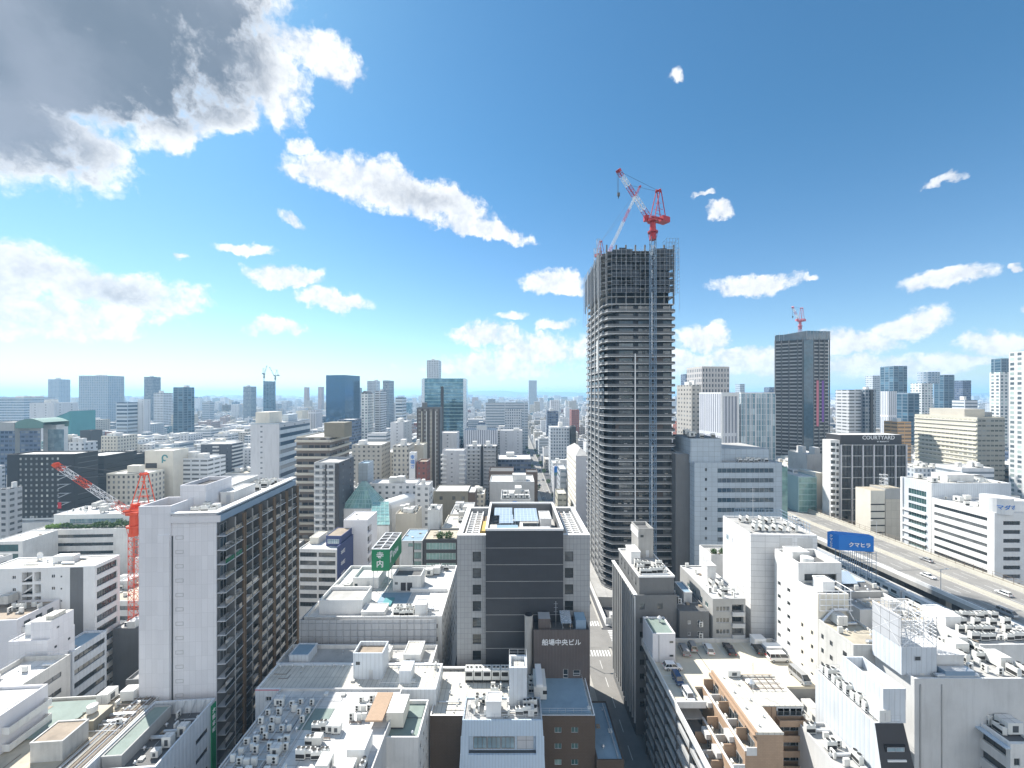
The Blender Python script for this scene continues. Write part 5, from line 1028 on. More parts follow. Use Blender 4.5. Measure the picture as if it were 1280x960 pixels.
FAC('f_blue_dark', (.12,.16,.24), (.03,.05,.09), 3.6, 3.2, .8, .5); FAC('f_stripe_v', (.70,.71,.74), (.26,.28,.33), 60, 2.3, .5, .97); FAC('f_pale_band', (.62,.68,.72), (.05,.09,.14), 5.2, 60, .97, .5); FAC('f_hotel_grid', (.42,.49,.55), (.14,.22,.30), 3.4, 3.6, .55, .5); FAC('f_stripe_h', (.5,.54,.58), (.16,.22,.27), 4.2, 30, .96, .4)

T = F('brown balconied apartment tower with a blank lift block on its roof', 370.5, 412, 546, 215, 26, 'f_apt_brown', 622, 0, 'roof_white', 'apartment tower', 'apartment_building', top='beige')
MB().box(14, 25, 2, 12, T['_h']-.6, T['_h']+7.4).build('lift_block', 'khaki', T)
for k in range(14): b = MB(); z = T['_h']-1.2-k*4.4; b.box(-.3, T['_w']+.3, -1.3, -.01, z-1.6, z-.4); b.box(T['_w']+.01, T['_w']+1.4, -1.3, 26, z-1.6, z-.4); b.build('balcony', 'beige', T)
T = F('grey and white apartment slab with black centre line standing before the brown tower', 392.5, 423.5, 578, 194, 18, 'f_apt_grey', 635, 0, 'roof_grey', 'apartment tower', 'apartment_building'); w, h = T['_w'], T['_h']
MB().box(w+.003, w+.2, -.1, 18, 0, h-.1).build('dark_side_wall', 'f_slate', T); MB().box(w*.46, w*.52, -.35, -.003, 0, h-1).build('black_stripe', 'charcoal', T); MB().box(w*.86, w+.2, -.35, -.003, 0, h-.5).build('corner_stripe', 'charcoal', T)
for k in range(14):
    for s_ in (0, 1): MB().box(w*(.04+.5*s_), w*(.42+.44*s_), -1.0, -.01, h-4-k*3, h-3-k*3).build('balcony', 'grey_light', T)
F('pale blue banded office with pink roof block', 313, 348, 529, 262, 45, 'f_white_blank', 600, 3, 'roof_white', 'office block', top='blue_panel', hut=1); T = THG = [o for o in COL.objects if o.get('label') == 'pale blue banded office with pink roof block'][0]; MB().box(T['_w']+.003, T['_w']+.3, .5, 44, 0, T['_h']-3).build('banded_side_wall', 'f_pale_band', T); MB().box(1, 10, 4, 20, T['_h']-.6, T['_h']+7).build('roof_block', 'cream', T)
T = F('black budget hotel with rows of pale windows and zigzag outside stairs', 9, 88, 568, 230, 14, 'f_hotel_black', 640, 3, 'roof_white', 'hotel', 'hotel_building', top='black_tile'); w, h = T['_w'], T['_h']
MB().box(-.02, 6.5, -.1, -.003, 0, h-.9).build('plain_wall_bay', 'black_tile', T); MB().box(28.4, w+.1, -.1, -.003, 0, h-.9).build('plain_wall_bay', 'black_tile', T)
for k in range(9): b = MB(); z = h-7-k*5.2; b.box(29, 35, -1.6, -.1, z, z+.15); b.quad((29, -1.5, z-2.6), (35, -1.5, z), (35, -1.5, z+.4), (29, -1.5, z-2.2)); b.build('outside_stair', 'rail', T)
b = MB(); b.box(29.4, 31.2, -1.9, -1.7, h-31, h-27.5); b.build('red_sign', 'sign_red', T); MB().box(w+.003, w+.25, 0, 14, 0, h-.1).build('side_wall', 'f_black', T)
F('charcoal block behind and right of the black budget hotel', 92, 128, 570, 262, 22, 'f_black', 608, 3, 'roof_grey', top='black_tile'); F('near black twin block with stepped roof beside the charcoal block', 128, 163, 569, 285, 16, 'f_black', 604, 3, 'roof_dark', top='black_tile', hut=1)
F('cream office with rows of square windows and rooftop tank', 133, 181, 592, 255, 14, 'f_cream_punch', 618, 3, 'roof_white', top='cream', hut=1)
T = F('ivory block with teal loop emblem on its upper wall', 181, 215, 563.5, 275, 14, 'cream', 604, 3, 'roof_white', top='cream'); b = MB()
for k in range(8): a = k*pi/5; b.bar((13.2+1.7*cos(a), -.1, T['_h']-5+1.9*sin(a)), (13.2+1.7*cos(a+pi/5), -.1, T['_h']-5+1.9*sin(a+pi/5)), .45)
b.bar((11.6, -.1, T['_h']-8.4), (11.8, -.1, T['_h']-4), .45); b.build('emblem', 'teal_sheet', T); MB().box(.5, 8, -.1, -.003, T['_h']-12, T['_h']-8.5).build('dark_window_band', 'charcoal', T)
F('grey apartment block with wide balconies right of the emblem block', 217, 282, 573, 285, 18, 'f_apt_white', 606, 0, 'roof_white', 'apartment house', 'apartment_building', hut=2)
T = F('slate blue slab pair with white balcony strips between', 251, 288, 554.5, 350, 16, 'f_slate', 590, 3, 'roof_white', 'apartment house', 'apartment_building', top='white'); w, h = T['_w'], T['_h']
for k in range(9): MB().box(10.5, 15.5, -1, -.01, h-3.5-k*3.2, h-2.2-k*3.2).build('balcony', 'white', T); MB().box(w+.01, w+1.2, .5, 15.5, h-3.5-k*3.2, h-2.2-k*3.2).build('balcony', 'white', T)
F('grey ribbed apartment house with darker roof line near the left edge', 0, 28, 611, 200, 12, 'f_apt_grey', 662, 3, 'roof_white', 'apartment house', 'apartment_building', hut=1)
F('large pale warehouse-like store with long blank walls at the left horizon', -10, 70, 497, 620, 60, 'f_pale_office', 530, 0, 'roof_white', 'department store', hut=2); F('blank pale blue hall behind the triangular teal roof', 37, 98, 503.5, 520, 40, 'f_white_blank', 535, 0, 'roof_white', 'hall', hut=1)
T = thing('hall_building', 'teal triangular roofed hall between the blank hall and the bronze glass block', 'hall', (at(60, 430), 430, 0)); HERO.append(([(at(60,430),430),(at(88,430),430),(at(88,430),460),(at(60,430),460)], 430, 60, 88, 540)); b = MB(); w = 24; za, zb = zat(525, 430), zat(514, 430); b.quad((0, 0, 0), (w, 0, 0), (w, 0, zb), (0, 0, za)); b.quad((w, 0, 0), (w, 26, 0), (w, 26, zb), (w, 0, zb)); b.quad((0, 26, 0), (0, 0, 0), (0, 0, za), (0, 26, za)); b.quad((w, 26, 0), (0, 26, 0), (0, 26, za), (w, 26, zb)); b.build('wall', 'teal_sheet', T); b = MB(); b.quad((-6, -.5, za-4), (w+.5, -.5, zb+.3), (w+.5, 26, zb+.3), (-6, 26, za-4)); b.build('roof', 'roof_blue', T)
T = F('bronze and grey glass hall with an arched top at the left edge', -20, 51, 528, 330, 30, 'grey', 566, 3, 'roof_grey', 'exhibition hall', top='grey'); w, h = T['_w'], T['_h']; MB().box(2, 24, -.2, -.003, 2, h-7).build('dark_glazing', 'f_blue_dark', T); MB().box(28, 44, -.2, -.003, 2, h-7).build('dark_glazing', 'f_blue_dark', T)
b = MB(); n = 10; P_ = [(24.5+(i/n)*22, h+3.2*sin(pi*i/n)-.2) for i in range(n+1)]
b.poly([(x, -.3, z) for x, z in P_]+[(46.5, -.3, h-5), (24.5, -.3, h-5)][::1]); b.poly(([(x, 20, z) for x, z in P_]+[(46.5, 20, h-5), (24.5, 20, h-5)])[::-1]); [b.quad((P_[i][0], -.3, P_[i][1]), (P_[i+1][0], -.3, P_[i+1][1]), (P_[i+1][0], 20, P_[i+1][1]), (P_[i][0], 20, P_[i][1])) for i in range(n)]; b.build('arched_top', 'green_paint', T)
T = F('white framed block with mirrored brown windows right of the arched glass hall', 54, 85, 531, 345, 14, 'white', 562, 3, 'roof_white'); MB().box(4, 17, -.2, -.003, 2, T['_h']-4).build('mirrored_window', 'glass_sky', T)
F('white box with square dark openings behind the black budget hotel', 86, 122, 553, 300, 16, 'f_white_punch', 566, 3, 'roof_white', hut=2); F('light blue framed pavilion right of the teal roofed hall', 87, 111, 523, 460, 20, 'f_white_blank', 540, 0, 'roof_white')
F('dark low mass with flat canopy beside the light blue pavilion', 100, 128, 538, 400, 16, 'charcoal', 548, 0, 'roof_dark')
F('light grey tower with open rooftop frame at the left horizon', 60, 88, 474, 1050, 40, 'f_hotel_grid', 492, 0, None, 'tower', hut=1); F('wide gridded pale hotel slab with small roof aerials', 98.5, 155.5, 469.5, 800, 34, 'f_hotel_grid', 525, 0, None, 'hotel', 'hotel_building', hut=1)
F('striped blue and white office with rounded corner below the gridded hotel slab', 145, 173, 503, 560, 24, 'f_pale_band', 545, 0, 'roof_white', hut=0); F('plain pale blue slab attached to the striped office', 172, 188, 499, 575, 40, 'f_white_blank', 535, 0, 'roof_white')
F('slim dark teal tower with cut top right of the gridded hotel slab', 180, 201, 471, 900, 26, 'f_grid_dark', 498, 0, None, 'tower', hut=1); F('pale banded apartment pair at the foot of the slim teal tower', 192, 216, 491, 780, 26, 'f_apt_white', 515, 0, None, 'apartment tower', hut=1)
F('white ribbed grid tower with dark square panes', 216.5, 243, 484, 620, 26, 'f_glass_slate', 522, 0, None, 'tower', hut=1)
F('twin ridged dark residential tower near three hundred pixels of skyline gap', 304, 320.5, 483, 1000, 22, 'f_grid_dark', 508, 0, None, 'tower', hut=1).__setitem__('label', 'twin ridged dark residential tower standing alone left of the tower with two cranes')
TC = F('blue tower under construction topped by two tiny cranes', 329, 344.5, 476.5, 1050, 28, 'f_glass_slate', 505, 0, None, 'tower'); w, h = TC['_w'], TC['_h']
F('small pinkish tower on the horizon, left one of a pair', 380, 387, 484, 1500, 20, 'f_pink', 500, 0, None, 'tower'); F('small pinkish tower on the horizon, right one of a pair', 397.5, 405, 483.5, 1500, 20, 'f_pink', 503, 0, None, 'tower')
F('deep blue mirror glass block with a lighter side face', 407.5, 434.5, 469, 850, 52, 'glass_ink', 525, -14, None, 'tower').__setitem__('tall', 1); F('blue tower peeking out right of the deep blue mirror block', 443, 452.5, 484.5, 1000, 24, 'f_grid_dark', 505, 0, None, 'tower')
T = F('pale tower with rounded arch top and square windows', 451.5, 467, 492, 520, 22, 'f_grid_white', 537, 0, None, 'tower'); w, h = T['_w'], T['_h']; b = MB(); P_ = [(w*i/8, h+3.6*sin(pi*i/8)) for i in range(9)]; b.poly([(x, 0, z) for x, z in P_]); b.poly([(x, 18, z) for x, z in P_][::-1]); [b.quad((P_[i][0], 0, P_[i][1]), (P_[i+1][0], 0, P_[i+1][1]), (P_[i+1][0], 18, P_[i+1][1]), (P_[i][0], 18, P_[i][1])) for i in range(8)]; b.build('arched_top', 'grey_dark', T)
F('grey balconied tower joined to the arch topped tower', 468.5, 483, 488.5, 540, 24, 'f_apt_white', 538, 0, None, 'apartment tower', hut=1); F('octagonal looking pale tower behind the arch topped tower', 459, 475, 476, 900, 24, 'f_grid_light', 490, 0, None, 'tower', hut=1); F('tall blue ribbed tower behind the grey balconied tower', 478.5, 492.5, 475.5, 800, 34, 'f_grid_dark', 503, 0, None, 'tower')
F('striped blue office between the ribbed tower and the brown slim tower', 494, 508, 497, 650, 26, 'f_pale_band', 515, 0, None); F('pale blue office with black vertical window slots', 488, 515, 528, 420, 36, 'f_white_blank', 560, 0, 'roof_white', hut=2); F('grey office with column strip windows left of the deep blue block foot', 384, 403, 513, 560, 20, 'f_stripe_v', 528, 0, 'roof_white')
F('dark grey wide office under the deep blue mirror block', 423, 452, 524.5, 470, 24, 'f_blue_dark', 536, 0, 'roof_white'); F('cream ribbed annex beside the column strip office', 370, 385, 513.5, 540, 20, 'cream', 526, 0, 'roof_white')
T = F('very tall teal glass office with dark service slot down its middle', 528.5, 581.5, 473, 450, 36, 'glass_wall', 552, 2, None, 'tower', top='glass_wall'); w, h = T['_w'], T['_h']
for k in range(27): MB().box(.4, w-.4, -.35, -.003, h-5-k*4, h-4.5-k*4).build('floor_band', 'teal_frame', T)
MB().box(w*.42, w*.49, -.45, -.003, 4, h-9).build('service_slot', 'charcoal', T); MB().box(-1.2, 2.2, -1, 10, 0, h-.3).build('corner_pier', 'mirror_panel', T); MB().box(w-2.4, w+1, -1, 10, 0, h-.3).build('corner_pier', 'mirror_panel', T)
for k in range(3): MB().box(w*.72, w*.98, -4, -.5, 0, 32-9*k).build('podium', 'f_blue_dark', T) if k == 0 else None
F('white tower rising behind the very tall teal glass office', 533.5, 551.5, 450, 700, 26, 'f_grid_light', 476, 0, None, 'tower', hut=1)
T = F('slim black and brown apartment tower with ladder-like pale window strips', 521, 549.5, 509.5, 330, 16, 'f_apt_dark', 592, 3, 'roof_grey', 'apartment tower', 'apartment_building', top='grey_dark', hut=1); w, h = T['_w'], T['_h']
for k in range(4): MB().box(w*(.22+.2*k)-.35, w*(.22+.2*k)+.35, -.5, -.003, 0, h-3).build('pale_rib', 'grey_light' if k % 2 else 'beige', T)
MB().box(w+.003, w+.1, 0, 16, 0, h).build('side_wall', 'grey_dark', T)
F('blank white wedge-shaped wall below the teal glass office', 550, 571, 541, 370, 18, 'f_white_blank', 560, 0, 'roof_white'); F('low stone museum-like block with narrow window frieze', 580, 621, 537.5, 420, 30, 'f_stripe_v', 556, 0, 'roof_white', hut=1)
for lb, xl, xr, mt in (('pale apartment slab with green lines, left one of the twin flats', 583, 602, 'f_white_punch'), ('dark railed apartment slab, right one of the twin flats', 604, 621.5, 'f_apt_grey')):
    T = F(lb, xl, xr, 557.5, 330, 14, mt, 606, 0, 'roof_white', 'apartment house', 'apartment_building', hut=1); w, h = T['_w'], T['_h']
    for k in range(11): MB().box(.6, w-1, -1.1, -.01, h-4.2-k*3, h-3.2-k*3).build('balcony', 'grey_light', T)
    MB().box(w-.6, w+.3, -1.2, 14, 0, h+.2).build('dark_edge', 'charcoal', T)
T = F('white apartment wall with curved balconies on its right side', 553, 580, 563, 300, 12, 'f_white_blank', 600, 0, 'roof_white', 'apartment house', 'apartment_building'); w, h = T['_w'], T['_h']
for k in range(9): MB().box(w-3.6, w+1, -1.4, -.01, h-4-k*3.4, h-2.8-k*3.4).build('balcony', 'white_clean', T); MB().box(-1, 3, -1.4, -.01, h-4-k*3.4, h-2.8-k*3.4).build('balcony', 'white_clean', T)
F('beige apartment house with stepped dark top storeys', 440, 488, 556, 300, 22, 'f_beige', 600, 0, 'roof_white', 'apartment house', 'apartment_building', hut=1); F('cream windowed block next to the vertical blue lettered sign', 491, 518, 557, 280, 18, 'f_cream_punch', 590, 0, 'roof_white', hut=1); F('tan block with orange lift hut behind the cream windowed block', 514, 534, 556, 298, 14, 'beige', 585, 0, 'roof_cream', hut=1)
T = F('tall white sign tower with blue vertical Japanese characters', 511.5, 521.5, 566, 262, 5, 'white_clean', 586, 0, None, 'sign tower', 'sign_tower'); w, h = T['_w'], T['_h']
for i, ch in enumerate('幸福ガ'): o = text_obj(ch, 2.9, 'sign_blue'); o.parent = T; o.location = (w*.2, -.1, h-3.9-i*3.1); o.rotation_euler = (pi/2, 0, 0)
F('plain pale blue box building below the beige apartment house', 448, 467, 579, 240, 10, 'blue_panel', 606, 0, 'roof_blue'); F('maroon gabled block to the right of the sign tower', 521, 538, 577, 262, 12, 'f_red', 594, 0, 'roof_rust'); F('low white hall with evenly spaced windows in front of the sign tower', 462, 526, 604, 232, 12, 'f_white_punch', 618, 0, 'roof_white', hut=2)
F('white two window block right of the low white hall', 519, 541, 606, 215, 10, 'f_white_punch', 632, 0, 'roof_white', hut=1)
F('white rooftop lettering board building amid the roofs', 459, 488, 541.5, 400, 14, 'f_white_band', 552, 0, 'roof_white')
b = None
# around the street
T = F('beige office with hipped pale roof and diagonal window bands beside the tower under construction', 707, 720.5, 570, 250, 36, 'beige', 660, 0, None); w = 9.5; h = T['_h']
for ch in list(T.children): bpy.data.objects.remove(ch)
T.location = (at(720, 250)-0, 250, 0); b = MB(); b.box(0, 8.5, 0, 42, 0, h, 0); b.build('wall', 'lilac', T); b = MB()
for k in range(11): b = MB(); b.box(-.12, -.003, .5, 41.5, h-3.6-k*3.7, h-2.0-k*3.7); b.build('window_band', 'cream' if k % 2 else 'white', T); MB().box(-.13, -.004, .5, 41.5, h-4.9-k*3.7, h-3.7-k*3.7).build('window_band', 'beige', T)
b = MB(); b.poly([(-.3, -.3, h+.02), (8.8, -.3, h+.02), (4.2, 9, h+4.2)]); b.poly([(8.8, -.3, h+.02), (8.8, 42.3, h+.02), (4.2, 33, h+4.2), (4.2, 9, h+4.2)]); b.poly([(-.3, 42.3, h+.02), (-.3, -.3, h+.02), (4.2, 9, h+4.2), (4.2, 33, h+4.2)]); b.poly([(8.8, 42.3, h+.02), (-.3, 42.3, h+.02), (4.2, 33, h+4.2)]); b.build('roof', 'roof_grey', T)
T = F('narrow street building with blue and green picture board on top', 692.5, 701, 585, 320, 14, 'f_stripe_v', 610, 0, 'roof_white'); b = MB(); b.box(.2, 5.2, -.3, -.003, T['_h']-6, T['_h']+1.5, 0); b.build('board', 'sign_blue', T); MB().box(.3, 5.1, -.34, -.301, T['_h']-5.8, T['_h']-3.5).build('board_hill', 'green_paint', T)
F('white gable shaped building with glazed face on the street', 700, 708, 586, 290, 18, 'f_stripe_h', 612, 0, 'roof_white'); F('pale ivory low terrace building at the street corner below the hipped roof', 697, 708, 617, 262, 14, 'f_beige_band', 635, 0, 'roof_cream')
F('grey museum-like box with blue ring emblem in front of the central office roof', 626, 663, 624, 215, 22, 'grey_light', 634, 0, 'roof_dark', hut=2); T = [o for o in COL.objects if (o.get('label') or '').startswith('grey museum-like box')][0]
b = MB(); [b.bar((7.5+2.2*cos(k*pi/6), -.15, T['_h']-3.2+1.9*sin(k*pi/6)), (7.5+2.2*cos((k+1)*pi/6), -.15, T['_h']-3.2+1.9*sin((k+1)*pi/6)), .4) for k in range(12)]; b.build('ring_emblem', 'sign_blue', T); 
for k in range(10): O('air_conditioner', PART['box'], T, (2.2+(k % 5)*3, 4+(k//5)*8, T['_h']-.7), 0)
F('flat white roofed hall right behind the ring emblem box', 612, 668, 602, 262, 22, 'grey_light', 620, 0, 'roof_white', hut=1); F('dark maroon row house left of the long street', 611, 642, 589, 292, 18, 'brown', 602, 0, 'roof_dark'); F('maroon cube building beside the white street block', 658, 672, 590, 290, 12, 'brown', 601, 0, 'roof_dark'); F('long slate blue department store with rooftop letters', 622, 664, 574, 340, 28, 'f_blue_dark', 588, 0, 'roof_white', hut=1)
F('pale wall block with recessed squares behind the slate blue store', 625, 653, 538, 470, 18, 'f_white_blank', 566, 0, 'roof_white', hut=1); F('grey government-like slab with regular windows', 607, 660, 503.5, 620, 20, 'f_stripe_h', 530, 0, None); F('pair of grey windowed offices in front of the government-like slab', 631, 652, 512, 520, 16, 'f_grid_light', 545, 0, 'roof_white')
F('light blue gridded office on the right of the long street', 688, 712, 534, 430, 22, 'f_grid_light', 570, 0, 'roof_white', hut=1); F('black open escape stair block beside the light blue gridded office', 712, 720, 533, 425, 12, 'f_black', 560, 0, 'roof_dark'); F('far brick red office right of the street end', 712, 724, 512, 700, 24, 'f_red', 526, 0, 'roof_white'); F('slender grey needle tower alone on the middle horizon', 661, 671, 475.5, 1500, 34, 'f_hotel_grid', 502, 0, None, 'tower')
F('dark box-like office at the end of the street', 684, 698, 514, 600, 20, 'f_blue_dark', 530, 0, 'roof_dark', hut=1)
# ================================================================ right middle distance
B = Bd('large pale blue panelled office with strips of reflecting windows right of the tower under construction', 868, 979, 578.5, 163, 30, 1, 'blue_panel', 'roof_grey', 'office block', vb=700, par=.5)
w, h = B.w, B.h; B.win('F', [(4.3, .9)], B.rows(2.2, 4, 14, 1.2), rec=.3, style='fix'); B.win('F', [(9.5, w-13)], B.rows(2.3, 4.02, 11, 1.9), style='12', rec=.25, glass='glass_blue', frame='metal')
B.box('shadow_side_wall', -6, -.01, 4, 30, 0, h+3, 'grey_dark', 'roof_grey'); B.box('upper_storey', 2.2, w-.1, 8, 29, B.rz, h+4.5, 'blue_panel', 'roof_grey'); B.box('tower_head', -.4, 12.5, 2.5, 20, B.rz, h+9.6, 'blue_panel', 'roof_dark'); B.clutter(2, 11, 5, 18, 5, z=h+9.6); B.acs(20, 33, 2.5, 6.5, 6, 2, 'vrf')  # shadow_side_wall: shade on that side put into its dark grey colour
b = MB(); b.box(w+.01, w+2.6, .5, 12, 0, h-2); b.build('glass_side_bay', 'glass_green', B.root); B.finish()
F('dark rust-topped building half hidden beside the pale blue office', 845, 868, 566, 215, 20, 'f_slate', 640, 0, 'roof_tan'); F('brown block low between the tower under construction and the beige flats', 841, 852, 527, 330, 20, 'f_red', 560, 0, 'roof_white')
T = F('tall stone coloured tower with tall narrow windows in groups', 877.5, 914, 458, 380, 27, 'f_stone_tower', 555, 6, None, 'tower', top='beige', hut=0); F('beige stepped apartment tower in front of the stone coloured tower', 851, 878, 481, 300, 20, 'f_beige', 550, 10, None, 'apartment tower', 'apartment_building', hut=2); F('small blue flat-topped tower peeking behind the beige stepped tower', 851, 866, 467.5, 700, 20, 'f_blue_dark', 480, 0, None, 'tower')
T = F('white framed office with grey vertical stripes and mirror glass flank', 901.5, 925, 490.5, 262, 24, 'f_stripe_v', 562, 8, None, 'office block', top='white_clean'); w, h = T['_w'], T['_h']; b = MB(); b.box(-.3, 1.2, -.5, -.003, 0, h); b.box(w-1.2, w+.3, -.5, -.003, 0, h); b.box(1.2, w-1.2, -.5, -.003, h-2.6, h); b.build('white_frame', 'white_clean', T)
T = F('glazed block whose mirror wall shows broken sky and towers', 926, 969, 490.5, 268, 26, 'f_glass_white', 556, 0, None, 'office block', top='white_clean'); w, h = T['_w'], T['_h']; b = MB(); [b.box(x-.12, x+.12, -.35, -.003, 0, h-1.5) for x in [w*k/12 for k in range(13)]]; b.build('mullion', 'white_clean', T)
F('small grey tower head above the mirror glass block', 919, 931, 480, 700, 20, 'f_hotel_grid', 490, 0, None, 'tower'); F('white banded apartment tower right of the mirror glass block', 969, 978, 487, 420, 20, 'f_apt_white', 530, 0, None, 'apartment tower'); F('distant dark blue office roofs behind the mirror glass block', 955, 968, 484, 900, 30, 'f_blue_dark', 492, 0, None)
T = F('stepped grey and white apartment tower in the middle of the right skyline', 1068, 1095, 486.5, 380, 22, 'f_grid_dark', 544, 0, None, 'apartment tower', hut=1); w, h = T['_w'], T['_h']; MB().box(-12, -.01, 4, 20, 0, h-.5).build('white_wing', 'f_apt_white', T); MB().box(w*.42, w*.66, -1, -.003, 0, h-.5).build('dark_strip', 'charcoal', T)
F('blue glass tower with open framed crown on the right skyline', 1100, 1134, 457, 620, 40, 'f_glass_slate', 495, 0, None, 'tower', top='mirror_panel'); F('pale slim tower left of the blue glass crowned tower', 1082, 1100, 469.5, 680, 24, 'f_grid_light', 500, 0, None, 'tower'); F('vertical striped office beneath the blue glass crowned tower', 1100, 1121, 489, 480, 24, 'f_stripe_v', 522, 0, None); F('blue windowed office with white edge beside the striped office', 1121, 1149, 491, 490, 26, 'f_glass_slate', 519, 0, None, top='mirror_panel')
T = F('white gridded hotel with round drum on top', 1138, 1166, 479, 560, 30, 'f_grid_white', 517, 0, None, 'hotel', 'hotel_building'); MB().cyl(24, 14, T['_h'], T['_h']+16, 11.5, 0, 24).build('drum', 'f_hotel_grid', T); F('curved blue tower adjoining the drum topped hotel', 1167, 1193, 468.5, 640, 34, 'f_glass_slate', 508, 0, None, 'tower'); F('flat dark blue tower right of the curved blue tower', 1193, 1214, 475.5, 700, 30, 'f_blue_dark', 500, 0, None, 'tower'); F('beige box with black rooftop cooling block on the right skyline', 1190, 1222, 500, 430, 24, 'f_white_band', 512, 0, 'roof_white', hut=1)
T = F('orange trimmed open parking block behind the hotel with the sign', 1105, 1139, 527, 340, 24, 'f_orange_park', 552, 0, 'roof_grey', 'parking garage', 'parking_building', hut=1)
T = F('long low beige banded office block stretching away on the right', 1222, 1256, 521.5, 322, 50, 'f_beige_dark', 585, 0, 'roof_cream', 'office block', top='beige'); w, h = T['_w'], T['_h']; HERO.append((HERO[-1][0], 322, 1138, 1222, 585)); MB().box(-.3, -.003, 0, 50, 0, h-.2).build('banded_wall', 'f_beige_band', T)
for k in range(14): MB().box(-1.0, -.302, .3, 49.7, h-3.8-k*3.6, h-2.7-k*3.6).build('sunshade', 'cream', T)
MB().box(3, w-2, 12, 40, h-.6, h+6).build('penthouse', 'beige', T)
F('grey side block behind the beige banded office', 1225, 1240, 515, 390, 10, 'f_beige_dark', 580, 0, 'roof_grey', top='grey'); F('ivory tower with regular window ribbons near the right edge', 1237, 1263, 465, 420, 26, 'f_grid_white', 540, 0, None, 'tower'); F('blue-grey tower top behind the ivory tower', 1239, 1264, 448, 520, 26, 'f_glass_slate', 470, 0, None, 'tower')
HERO.append(([(373, 270), (425, 270), (425, 300), (373, 300)], 270, 1258, 1330, 640)); T = F('huge white tower with square recessed windows at the right edge', 1330, 1400, 434.8, 270, 30, 'f_grid_white', 640, 0, None, 'tower'); w, h = T['_w'], T['_h']
# hotel with lettered dark fascia
B = Bd('dark gridded glass hotel with pale balcony flank and lettered fascia facing the expressway', 1050, 1134.5, 555.5, 225, 13, 1, 'charcoal', 'roof_white', 'hotel', 'hotel_building', vb=650, par=.4)
w, h = B.w, B.h; B.ex['cap'] = 'metal_dark'
for (u0, n) in ((.6, 2), (5.4, 3), (11.6, 3), (17.8, 3), (24, 3), (30.2, 3)): pass
B.win('F', even(.5, w-.5, 18, .78), B.rows(.7, 3.05, 20, 2.35), style='fix', rec=.25, glass='glass')
for k in range(7): B.box('pale_pier', .2+k*(w-.6)/6-.25, .2+k*(w-.6)/6+.25, -.7, -.003, 0, h-.2, 'lilac')
for k in range(10): B.box('pale_band', .5, w-.5, -.6, -.003, h-.3-k*6.1-.25, h-.3-k*6.1+.2, 'grey')
b = MB(); b.box(1.5, w-1.2, 1.5, 11.5, B.rz, h+5.2, 0, 1); b.build('fascia', ['charcoal', 'roof_white'], B.root); B.text('COURTYARD', 'F', 14, h+2.6, 3.1, 'paint_white', dn=-1.42); B.text('BY MARRIOTT', 'F', 22.5, h+1.0, 1.1, 'paint_white', dn=-1.42)
B.box('balcony_flank', -5.2, -.01, .2, 6, 0, h+2.4, 'white', 'roof_white')
for k in range(19): b = MB(); z = h-1-k*3.3; b.box(-5.1, -2.5, -.9, .19, z-1.1, z); b.build('balcony', 'white_clean', B.root); MB().box(-4.9, -2.7, .1, .19, z+.05, z+1.9).build('window', 'glass', B.root); MB().box(-1.9, -.6, .1, .19, z-.1, z+1.6).build('window', 'glass', B.root)
B.finish()
F('white stepped utility roofs between the second tower and the lettered hotel', 985, 1032, 568, 262, 20, 'white', 600, 0, 'roof_white', hut=2)
B = Bd('green glazed low office beside the expressway barrier', 998, 1021, 596, 236, 16, 0, 'teal_frame', 'roof_white', 'office block', vb=634, par=.4); w, h = B.w, B.h; B.win('F', [(.3, w-.6)], B.rows(.6, 3.4, 10, 2.9), style='6', glass='glass_green', frame='teal_frame', rec=.1); B.box('cream_annex', w+.02, w+4.5, 1, 15, 0, h+2, 'cream'); B.finish()
F('white railed balcony flats left of the green glazed office', 983, 997, 587, 246, 16, 'f_apt_white', 618, 0, 'roof_white', 'apartment house')
B = Bd('beige banded office with lattice antenna mast on its corner', 1107, 1128, 624, 205, 9, 2, 'beige_panel', 'roof_tan', 'office block', vb=668, par=.4); w, h = B.w, B.h
B.box('upper_wall', .05, w-.05, .2, 8.9, B.rz, h+5.5, 'grey', 'roof_tan')
B.box('left_flank', -7.6, -.01, .3, 9, 0, h+4.4, 'cream', 'roof_tan'); [B.box('band', -7.62, -.2, .2, .29, h-3-k*3.6, h-2.4-k*3.6, 'dark_gap') for k in range(7)]
b = MB(); lattice(b, (2, 3, h+5), (2, 3, h+12), 1.2, 4, .09); b.build('antenna_mast', 'metal', B.root); b = MB(); [b.cyl(2, 1.6, h+7.4+k*2, h+8.4+k*2, .7, 0, 10) for k in range(2)]; b.build('antenna_drum', 'paint_white', B.root); B.finish()
# white office with teal ribbon glazing facing the expressway
B = Bd('white office with teal banded glazing facing the expressway and a blank pale near wall', 1165.5, 1264, 604, 176, 14, 0, 'blue_panel', 'roof_cream', 'office block', vb=700, par=.5); w, h = B.w, B.h; B.ex['cap'] = 'white_clean'; B.wall = 'corr_white'
B.win('L', [(3.4, 8)], B.rows(4.5, 3.4, 12, 2.4), style='7', glass='glass_teal', rec=.3, frame='metal'); [B.box('white_band', -.7, -.003, 2.6, 13.2, h-15-k*3.4, h-14.4-k*3.4, 'white_clean') for k in range(6)]; B.box('white_edge', -.5, -.003, -.02, .9, 0, h, 'white_clean'); B.box('white_edge', -.5, -.003, 13.1, 14, 0, h, 'white_clean')
B.clutter(2, w-2, 2, 12, 26, kinds=('box', 'vrf', 'ac', 'pipe', 'pod')); B.hut(12, 24, 5, 12, 3, 'white', door=False, name='plant_housing'); B.put('ctower', 28, 7, sc=(2.2, 2.2, 1.2)); B.finish()
B = Bd('long white office with ribbon windows and a round lettered corner facing the expressway', 1243, 1330, 641, 153, 22.8, 0, 'white_clean', 'roof_white', 'office block', vb=735, par=.5); w, h = B.w, B.h
